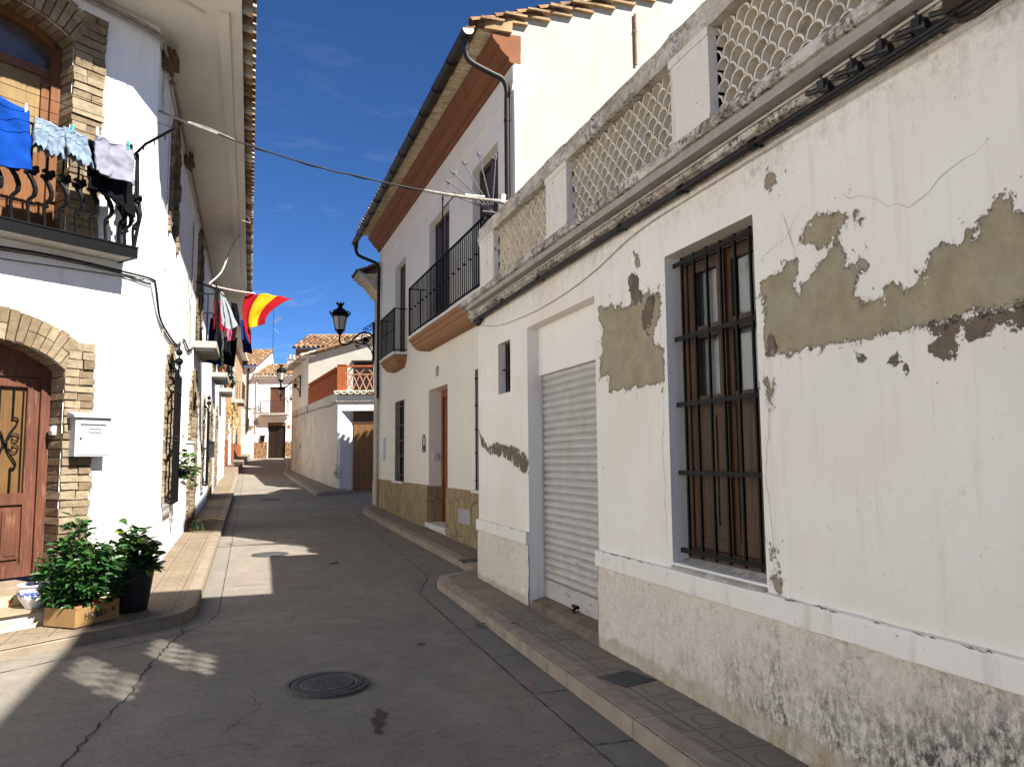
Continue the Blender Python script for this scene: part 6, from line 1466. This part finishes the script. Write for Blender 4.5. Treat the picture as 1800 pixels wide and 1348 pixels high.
# ------------------------------------------------------------------ the house closing the street
eh = thing('end_house', 'white house closing the far end of the street with dark door, balcony and tiled roof', 'house', EH(2.4, 0, 1.9))
mb = MB(); poly_holes(mb, EH, rect(.95, 6, 1.2, 7.5), [rect(1.84, 3.10, 1.3, 4.28), rect(1.92, 3.02, 4.95, 6.78)], 0, 0, [.25, .2]); mb.build('wall', MT['white'], eh)
mb = MB(); mb.box(EH, 1.85, 3.09, -.24, -.16, 1.3, 4.05); mb.box(EH, 2.45, 2.49, -.16, -.13, 1.8, 4.0); mb.build('front_door', MT['wood_dark'], eh)
mb = MB(); mb.box(EH, 1.85, 3.09, -.16, -.04, 4.05, 4.275); mb.build('door_lintel', MT['wood_far'], eh)
mb = MB(); mb.box(EH, 1.93, 3.01, -.19, -.12, 4.95, 6.775)
for k in range(26): mb.box(EH, 1.97, 2.97, -.12, -.10, 5.0+k*.068, 5.045+k*.068)
mb.build('balcony_shutter', MT['wood_far'], eh)
mb = MB(); mb.box(EH, 1.30, 3.35, 0, .55, 4.78, 4.90); sl = mb.build('balcony', MT['concrete'], eh)
mb = MB()
for i in range(9): mb.tube([EH(1.45+i*.22, .0, 4.66), EH(1.45+i*.22, .42, 4.70)], .07, 8)
mb.build('bracket_row', MT['strip_white'], sl)
mb = MB(); 
for s in frange(1.34, 3.31, .14): mb.box(EH, s-.009, s+.009, .50, .518, 4.9, 5.75)
for s in (1.34, 3.31): side_bars(mb, EH, s, 0, .5, 4.9, 5.75, .14, .009)
mb.box(EH, 1.33, 3.32, .49, .525, 5.74, 5.775); mb.build('railing', MT['iron_grey'], sl)
n = N('dark_stone_dado'); vv = n.map((1, 1, 1)); e = n.vor(2.6, vv, 'DISTANCE_TO_EDGE'); c = n.mix(n.ramp(n.noise(6, 5), .3, .7), (.12, .055, .025), (.22, .12, .06)); c = n.mix(n.ramp(e, .03, .06, 1, 0), c, (.32, .24, .13))
ds = n.fin(c, .8)
for a, b in ((.93, 1.83), (3.11, 4.6)): mb = MB(); mb.box(EH, a, b, 0, .05, 1.3, 2.93); mb.build('stone_dado', ds, eh)
mb = MB(); mb.box(EH, .9, 6, 0, .22, 7.40, 7.50); mb.box(EH, .9, 6, 0, .12, 7.30, 7.40)
eave_row(mb, EH, .85, 6, 7.60, .36); mb.build('cornice', [MT['strip_white'], MT['tile_w']], eh, recalc=False)
tile_roof('roof', EH(.75, .34, 7.60), EH.u*5.4, -EH.n*3.4+V((0, 0, 1.15)), eh, [MT['tile_a'], MT['tile_b'], MT['tile_b']], .26, .42, .095, seed=19)
mb = MB(); mb.box(EH, 2.25, 2.85, -3.4, -2.9, 8.0, 9.1); mb.box(EH, 2.2, 2.9, -3.45, -2.85, 9.1, 9.16); mb.tube([EH(2.4, -3.1, 9.1), EH(2.4, -3.1, 9.5)], .11, 8); mb.tube([EH(2.68, -3.1, 9.1), EH(2.68, -3.1, 9.45)], .11, 8); mb.build('chimney', MT['concrete'], eh)
mb = MB(); mb.tube([EH(1.02, .07, 7.4), EH(1.02, .07, 3.6)], .05, 8); mb.build('downpipe', MT['plastic_grey'], eh)
nh = thing('neighbour_house', 'taller white house at the far street end with an ochre roof and dark downpipe', 'house', EH(0, 0, 1.9))
mb = MB(); mb.box(EH, -5, .95, -4, .02, 1.2, 8.2); mb.poly([EH(.95, -4, 8.2), EH(.95, .02, 8.2), EH(.95, -3.6, 9.9)]); mb.build('wall', MT['white'], nh)
mb = MB(); mb.box(EH, -5, 1.0, .0, .22, 8.12, 8.22); mb.build('cornice', MT['strip_white'], nh)
tile_roof('roof', EH(-5, .34, 8.30), EH.u*6.1, -EH.n*3.8+V((0, 0, 1.62)), nh, [MT['tile_a'], MT['tile_b'], MT['tile_a']], .26, .42, .095, seed=23)
mb = MB(); mb.tube([EH(.42, .09, 8.1), EH(.42, .09, 3.6)], .07, 8); mb.build('downpipe', MT['gutter'], nh)
mb = MB(); mb.box(EH, .12, .2, .02, .08, 7.7, 7.8); mb.build('vent', MT['black'], nh)
q = MB(); q.box(EH, .62, .92, .0, .22, 4.05, 4.75); one(q, 'meter_box', MT['plastic_white'], 'beige box on the white wall at the far end of the street', 'box')
q = MB(); q.box(EH, 1.38, 1.64, .0, .14, 2.98, 3.28); q.prism(EH, [(0, 3.28), (.17, 3.28), (.0, 3.40)], 1.34, 1.68); one(q, 'letter_box', MT['iron'], 'black letter box on the far house left of its dark door', 'letter box')
q = MB(); q.box(EH, 3.22, 3.40, .0, .02, 3.85, 4.1); one(q, 'wall_tile', MT['terracotta'], 'small red tile on the far house right of its dark door', 'plaque')
an = thing('antenna', 'tall thin television mast with aerials above the far roofs', 'antenna', EH(1.3, -2.5, 8.8))
mb = MB(); mb.tube([EH(1.3, -2.5, 8.6), EH(1.3, -2.5, 13.2)], .022, 6); mb.build('mast', MT['iron_grey'], an)
mb = MB(); mb.tube([EH(1.3, -2.5, 11.75), EH(1.9, -2.3, 12.1)], .012, 5); mb.tube([EH(1.3, -2.5, 11.4), EH(1.75, -2.4, 11.0)], .012, 5)
for k in range(6): p = EH(1.36+.1*k, -2.48+.035*k, 11.8+.06*k); mb.tube([p-V((0, .2, .12)), p+V((0, .2, .12))], .007, 4); mb.tube([p-V((.12, 0, -.14)), p+V((.12, 0, -.14))], .007, 4)
mb.build('aerial', MT['zinc'], an)
q = MB(); q.tube([EH(.0+.3*t, .06, 5.0+.06*t-.15*sin(pi*t)) for t in frange(0, 1, .1)], .01, 4)
q = MB(); q.tube(smooth_path([EH(-.3, .05, 5.6), EH(.7, .06, 5.25), EH(1.9, .3, 5.75)], 6), .014, 4); q.tube(smooth_path([EH(-.3, .05, 5.3), EH(1.2, .06, 5.28), EH(1.9, .3, 5.3)], 6), .014, 4); q.tube(smooth_path([EH(-.3, .05, 4.2), EH(.5, .06, 4.12), EH(1.3, .06, 4.22)], 6), .014, 4)
one(q, 'wires', MT['cable'], 'dark wires strung across the white wall at the far end of the street', 'wire')
# ------------------------------------------------------------------ peach house
ph_ = thing('peach_house', 'peach-coloured house with an orange base on the left where the street narrows', 'house', PE(5, 0, 1.4))
mb = MB(); mb.box(PE, -3.9, 14.5, -7, -.0, .3, 8.6); mb.build('wall', MT['peach'], ph_)
mb = MB(); mb.box(PE, -3.85, 14.52, -.1, .03, .3, 2.72); mb.build('dado', MT['orange'], ph_)
mb = MB(); mb.box(PE, -3.9, 14.6, -.1, .35, 8.6, 8.72); mb.build('cornice', MT['strip_white'], ph_)
mb = MB(); mb.prism(PE, [(-.1, .6), (.72, .6), (.72, 1.335), (-.1, 1.335)], -3.2, -2.55); mb.build('doorstep', kerb_l, ph_)
mb = MB(); mb.box(PE, .6, 1.0, -.02, .05, 1.15, 3.75); mb.box(PE, 2.0, 2.35, -.02, .05, 1.15, 3.75); mb.box(PE, .6, 2.35, -.02, .05, 3.6, 3.85); mb.box(PE, 1.0, 2.0, -.02, .035, 1.2, 3.6); mb.build('white_doorway', MT['strip_white'], ph_)
mb = MB(); mb.box(PE, 5.2, 6.6, -.02, .06, 2.75, 4.4); w_ = mb.build('window', MT['strip_white'], ph_)
mb = MB()
for s in frange(5.25, 6.55, .14): mb.box(PE, s-.01, s+.01, .12, .14, 2.6, 4.5)
mb.build('window_grille', MT['iron_grey'], w_)
mb = MB(); mb.box(PE, 2.4, 5.4, 0, .62, 4.86, 5.08); sl = mb.build('balcony', MT['concrete'], ph_)
mb = MB()
for s in frange(2.45, 5.35, .16): mb.box(PE, s-.009, s+.009, .56, .578, 5.08, 6.05)
for s in (2.45, 5.35): side_bars(mb, PE, s, 0, .56, 5.08, 6.05, .14, .009)
mb.box(PE, 2.44, 5.36, .55, .59, 6.03, 6.07); mb.build('railing', MT['iron_grey'], sl)
mb = MB(); mb.box(PE, 3.0, 4.6, -.02, .04, 5.08, 7.3); mb.build('balcony_door', MT['strip_white'], ph_)
vn = thing('dry_vine', 'straw-coloured dried climbing plant hanging over the doorway of the peach house', 'plant', PE(1.5, .2, 3.5))
q = MB(); r = random.Random(44)
for k in range(260):
    t = r.random(); p = PE(-1.6+5.2*t, r.uniform(.03, .40), 4.35+.35*sin(t*5)-r.random()**1.5*1.4); leaf(q, p, (r.uniform(-1, 1), r.uniform(-1, 1), r.uniform(-1.2, .3)), r.uniform(.12, .26), .06, r, 0 if r.random() < .85 else 1)
q.build('foliage', [MT['leaf_dry'], MT['leaf_yel']], vn, recalc=False)
q = MB()
for k in range(9): a = -1.6+k*.6; q.tube(smooth_path([PE(a, .05, 4.5), PE(a+.3, .3, 4.2), PE(a+.2, .35, 3.5), PE(a+.35, .2, 3.0)], 4), .012, 4)
q.build('stem', MT['leaf_dry'], vn)

# ------------------------------------------------------------------ street lamps on scrolled brackets
def spiral(c, r0, r1, a0, turns, n=22, plane=((1, 0, 0), (0, 0, 1))):
    u, v = V(plane[0]), V(plane[1]); return [V(c)+u*((r0+(r1-r0)*i/n)*cos(a0+turns*2*pi*i/n))+v*((r0+(r1-r0)*i/n)*sin(a0+turns*2*pi*i/n)) for i in range(n+1)]
def make_lamp():
    root = thing('street_lamp', 'x', 'street lamp', (0, 0, 0), 'wall lamps along the street')
    q = MB(); q.box(WF, -.03, .02, -.045, .045, -.52, .50); q.ball((-.01, 0, .52), .045, 6); q.ball((-.01, 0, -.54), .04, 6); q.build('wall_plate', MT['iron'], root)
    q = MB()
    q.tube(smooth_path([(-.02, 0, .16), (-.18, 0, .24), (-.36, 0, .22), (-.52, 0, .10), (-.64, 0, -.04), (-.78, 0, -.13), (-.90, 0, -.12), (-.965, 0, -.03), (-.96, 0, .10), (-.955, 0, .16)], 6), .026, 8)
    q.tube(smooth_path([(-.02, 0, -.40), (-.10, 0, -.20), (-.22, 0, -.10), (-.40, 0, -.09), (-.55, 0, -.02)], 6), .019, 7)
    for sp_, rr in ((spiral((-.24, 0, .04), .135, .10, 0, 1), .017), (spiral((-.76, 0, .00), .095, .02, -.6, 1.5), .014), (spiral((-.14, 0, .36), .10, .02, 3.6, -1.4), .014), (spiral((-.27, 0, .33), .07, .02, 4.2, 1.2), .012), (spiral((-.10, 0, -.17), .07, .02, 1, 1.4), .012), (spiral((-.42, 0, -.19), .06, .02, 1.5, 1.3), .012), (spiral((-.06, 0, .47), .055, .015, 4, -1.2), .012)): q.tube(sp_, rr, 6)
    q.tube([(-.24, -.035, .04), (-.24, .035, .04)], .085, 12); q.tube([(-.50, 0, .12), (-.50, 0, -.12)], .012, 5); q.ball((-.50, 0, -.15), .03, 6); q.build('bracket', MT['iron'], root, smooth=True)
    c = (-.955, 0, 0)
    q = MB(); q.lathe(c, [(.02, .14), (.07, .17), (.05, .21), (.10, .25), (.148, .262), (.155, .285), (.13, .29)], 12); q.lathe(c, [(.235, .655), (.245, .70), (.225, .73), (.245, .745), (.215, .80), (.165, .86), (.10, .895), (.075, .92), (.06, .97), (.085, 1.0), (.10, 1.03), (.05, 1.05)], 12)
    for k in range(8):
        a = 2*pi*k/8; q.tube([V(c)+V((.24*cos(a), .24*sin(a), .72)), V(c)+V((.285*cos(a), .285*sin(a), .80)), V(c)+V((.27*cos(a), .27*sin(a), .83))], [.03, .02, .008], 5); q.tube([V(c)+V((.085*cos(a), .085*sin(a), 1.01)), V(c)+V((.12*cos(a), .12*sin(a), 1.09))], [.018, .008], 5)
    for k in range(6): a = 2*pi*k/6+.3; q.tube([V(c)+V((.142*cos(a), .142*sin(a), .28)), V(c)+V((.222*cos(a), .222*sin(a), .67))], .011, 5)
    for k in range(4): a = 2*pi*k/4+.5; q.tube([V(c)+V((.02*cos(a), .02*sin(a), .15)), V(c)+V((.09*cos(a), .09*sin(a), .20)), V(c)+V((.12*cos(a), .12*sin(a), .27))], .011, 5)
    ln = q.build('lantern', MT['iron'], root, smooth=True)
    q = MB(); q.lathe(c, [(.132, .285), (.212, .665)], 12); q.build('lamp_glass', MT['lamp_glass'], ln)
    return root
def kids(o): return [x for x in bpy.data.objects if x.parent == o]
def copy_tree(o, parent=None):
    c = o.copy(); COL.objects.link(c); c.parent = parent
    for k in kids(o): copy_tree(k, c)
    return c
lp = make_lamp(); lps = [lp, copy_tree(lp), copy_tree(lp)]
for o, loc, sc, lab in zip(lps, (tuple(H2(11.80, .02, 5.03)), tuple(GS(9.9, .03, 5.25)), (2.34, 46.0, 5.15)), (1, .95, .78), ('large black street lamp on a scrolled bracket at the corner of the narrow beige house', 'black street lamp on the old white house wall above the stained garage wall', 'smallest and farthest street lamp, just below and behind the middle one')):
    o.location = loc; o.scale = (sc, sc, sc); o['label'] = lab
# ------------------------------------------------------------------ manholes, grates, litter
lid_m = simple('cast_iron_lid', (.060, .058, .056), .6, .35, 25, .003, 80, .4, dirt=(.12, .105, .09), dsc=8)
def manhole(x, y, r_, lab):
    t_ = thing('manhole', lab, 'manhole', (x, y, zr(y)), 'manhole covers in the road'); z = zr(y)+.010; sl = (zr(y+.3)-zr(y-.3))/.6
    q = MB(); q.lathe((x, y, z), [(r_*.99, -.012), (r_*.98, .006), (r_*.90, .008), (r_*.885, -.004)], 40, cap=False); q.lathe((x, y, z), [(r_*.885, -.006), (r_*.0, -.006)], 40, cap=False); f = q.build('frame', lid_m, t_, smooth=True)
    q = MB(); q.lathe((x, y, z), [(r_*.86, -.002), (r_*.85, .008), (r_*.70, .009), (r_*.68, .002), (r_*.64, .002), (r_*.62, .010), (r_*.02, .010)], 40)
    for k in range(-4, 5):
        w = sqrt(max(0, (.48*r_)**2-(k*r_*.1)**2))
        for m_ in range(-5, 6):
            if abs(m_*r_*.09) < w: q.box(WF, x+m_*r_*.09-.008, x+m_*r_*.09+.008, y+k*r_*.1-.010, y+k*r_*.1+.010, z+.01, z+.014)
    for k in range(24):
        a = 2*pi*k/24; q.box(Fr((x+r_*.78*cos(a), y+r_*.78*sin(a)), (-sin(a), cos(a)), (cos(a), sin(a))), -.018, .012 if k % 3 else .02, -.012, .012, z+.009, z+.0125)
    q.build('lid', lid_m, t_)
    for o in kids(t_): 
        pass
    t_.rotation_euler = (math.atan(sl), 0, 0); return t_
manhole(.577, 5.98, .305, 'round iron manhole cover nearest the viewer, in the middle of the shaded road'); manhole(.347, 13.3, .30, 'round iron manhole cover at the edge of the sunlit patch of road'); manhole(.64, 25.7, .33, 'farthest round manhole cover, in front of the white garage')
def cover(c, ang, hs, lab):
    z = zr(c[1])+.105; t_ = thing('utility_cover', lab, 'utility cover', (c[0], c[1], z), 'square covers in the pavement'); F = Fr(c, (cos(ang), sin(ang)), (-sin(ang), cos(ang))); sl = math.atan((zr(c[1]+.3)-zr(c[1]-.3))/.6)
    q = MB(); q.box(F, -hs, hs, -hs, -hs+.018, z-.01, z+.007); q.box(F, -hs, hs, hs-.018, hs, z-.01, z+.007); q.box(F, -hs, -hs+.018, -hs+.018, hs-.018, z-.01, z+.007); q.box(F, hs-.018, hs, -hs+.018, hs-.018, z-.01, z+.007); q.build('frame', lid_m, t_)
    q = MB(); q.box(F, -hs+.02, hs-.02, -hs+.02, hs-.02, z-.01, z+.004); k = int(hs*2/.032)
    for i in range(k-1):
        for j in range(k-1): a = -hs+.03+i*.032; b = -hs+.03+j*.032; q.box(F, a, a+.02, b, b+.02, z+.004, z+.008)
    q.build('lid', simple('grey_green_lid', (.075, .085, .080), .65, .3, 20, .001, 60, .35), t_); t_.rotation_euler = (sl, 0, 0)
cover((2.555, 5.05), radians(15), .145, 'square grey-green utility cover in the tan pavement below the barred window'); cover((3.05, 10.9), radians(0), .14, 'square utility cover in the pavement at the near corner of the cream house')
r = random.Random(9); dry = simple('dry_leaf', (.10, .05, .03), .9, .3, 20)
for (x, y, lab, m_, sz) in ((1.22, 11.9, 'curled dry brown leaf lying on the shaded road in front of the cream house', dry, .10), (2.16, 7.35, 'dry brown leaf against the kerb in front of the roller shutter', dry, .075), (1.98, 5.45, 'small red petal on the road beside the right-hand kerb', MT['pink'], .035), (-.57, 15.6, 'dark dry leaf at the left-hand kerb in the sunlight', dry, .06), (2.36, 6.9, 'dry leaf on the pavement in front of the roller shutter', dry, .05)):
    q = MB(); z = zr(y)+(.112 if x > 2.22 or x < -.5 else .012)
    for k in range(3): leaf(q, V((x, y, z+.006*k)), (cos(k*2.2+x), sin(k*2.2+x), .25), sz, sz*.5, r)
    one(q, 'fallen_leaf', m_, lab, 'leaf', 'litter on the ground')

# ------------------------------------------------------------------ camera, sun, sky
cam = bpy.data.cameras.new('camera'); co_ = bpy.data.objects.new('camera', cam); COL.objects.link(co_)
cam.lens = 27.0; cam.sensor_width = 36; cam.sensor_fit = 'HORIZONTAL'; cam.clip_start = .05; cam.clip_end = 2000
yaw, pit_, rol = radians(18.8), radians(5.55), radians(-.5)
fw = V((sin(yaw)*cos(pit_), cos(yaw)*cos(pit_), sin(pit_))); rt = V((cos(yaw), -sin(yaw), 0)); up = rt.cross(fw)
r2 = rt*cos(rol)+up*sin(rol); u2 = up*cos(rol)-rt*sin(rol)
co_.matrix_world = Matrix(((r2.x, u2.x, -fw.x, 0), (r2.y, u2.y, -fw.y, 0), (r2.z, u2.z, -fw.z, 1.65), (0, 0, 0, 1)))
SC.camera = co_
EL = radians(45); AZ = radians(32.6)
ld = V((-sin(AZ)*cos(EL), cos(AZ)*cos(EL), -sin(EL)))
sun = bpy.data.lights.new('sun', 'SUN'); so = bpy.data.objects.new('sun', sun); COL.objects.link(so)
sun.energy = SUN_E; sun.angle = radians(.53); sun.color = (1.0, .95, .87); so.rotation_euler = ld.to_track_quat('-Z', 'Y').to_euler()
w = bpy.data.worlds.new('World'); SC.world = w; w.use_nodes = True; t = w.node_tree; bg = t.nodes['Background']
sky = t.nodes.new('ShaderNodeTexSky'); sky.sky_type = 'NISHITA'; sky.sun_disc = False; sky.sun_elevation = EL; sky.sun_rotation = math.atan2(-ld.x, -ld.y)
sky.altitude = 5000; sky.air_density = 1.0; sky.dust_density = 0; sky.ozone_density = 10
tc = t.nodes.new('ShaderNodeTexCoord'); mp_ = t.nodes.new('ShaderNodeMapping'); t.links.new(tc.outputs['Generated'], mp_.inputs[0]); mp_.inputs['Scale'].default_value = (2.2, 2.2, 7.0); mp_.inputs['Location'].default_value = (.3, .1, .2); mp_.inputs['Rotation'].default_value = (0, .15, .3)
ns = t.nodes.new('ShaderNodeTexNoise'); t.links.new(mp_.outputs[0], ns.inputs['Vector']); ns.inputs['Scale'].default_value = 1.6; ns.inputs['Detail'].default_value = 8; ns.inputs['Roughness'].default_value = .62; ns.inputs['Distortion'].default_value = .8
mr = t.nodes.new('ShaderNodeMapRange'); t.links.new(ns.outputs['Fac'], mr.inputs[0]); mr.inputs[1].default_value = .54; mr.inputs[2].default_value = .80; mr.inputs[3].default_value = 0; mr.inputs[4].default_value = .26
sx = t.nodes.new('ShaderNodeSeparateXYZ'); t.links.new(tc.outputs['Generated'], sx.inputs[0])
mz = t.nodes.new('ShaderNodeMapRange'); t.links.new(sx.outputs[2], mz.inputs[0]); mz.inputs[1].default_value = .50; mz.inputs[2].default_value = .16; mz.inputs[3].default_value = .12; mz.inputs[4].default_value = 1
mm_ = t.nodes.new('ShaderNodeMath'); mm_.operation = 'MULTIPLY'; t.links.new(mr.outputs[0], mm_.inputs[0]); t.links.new(mz.outputs[0], mm_.inputs[1])
mx = t.nodes.new('ShaderNodeMix'); mx.data_type = 'RGBA'; t.links.new(mm_.outputs[0], mx.inputs[0]); t.links.new(sky.outputs[0], mx.inputs[6]); mx.inputs[7].default_value = (9, 9.6, 10.4, 1)
hs_ = t.nodes.new('ShaderNodeHueSaturation'); hs_.inputs['Saturation'].default_value = 1.05; t.links.new(sky.outputs[0], hs_.inputs['Color']); t.links.new(hs_.outputs[0], mx.inputs[6]); t.links.new(mx.outputs[2], bg.inputs[0]); bg.inputs[1].default_value = SKY_S
vs = SC.view_settings; vs.view_transform = 'Standard'; vs.look = 'None'; vs.gamma = 1; vs.use_curve_mapping = False; vs.exposure = EXPO
SC.cycles.max_bounces = 8; SC.cycles.diffuse_bounces = 5; SC.cycles.caustics_reflective = False; SC.cycles.caustics_refractive = False
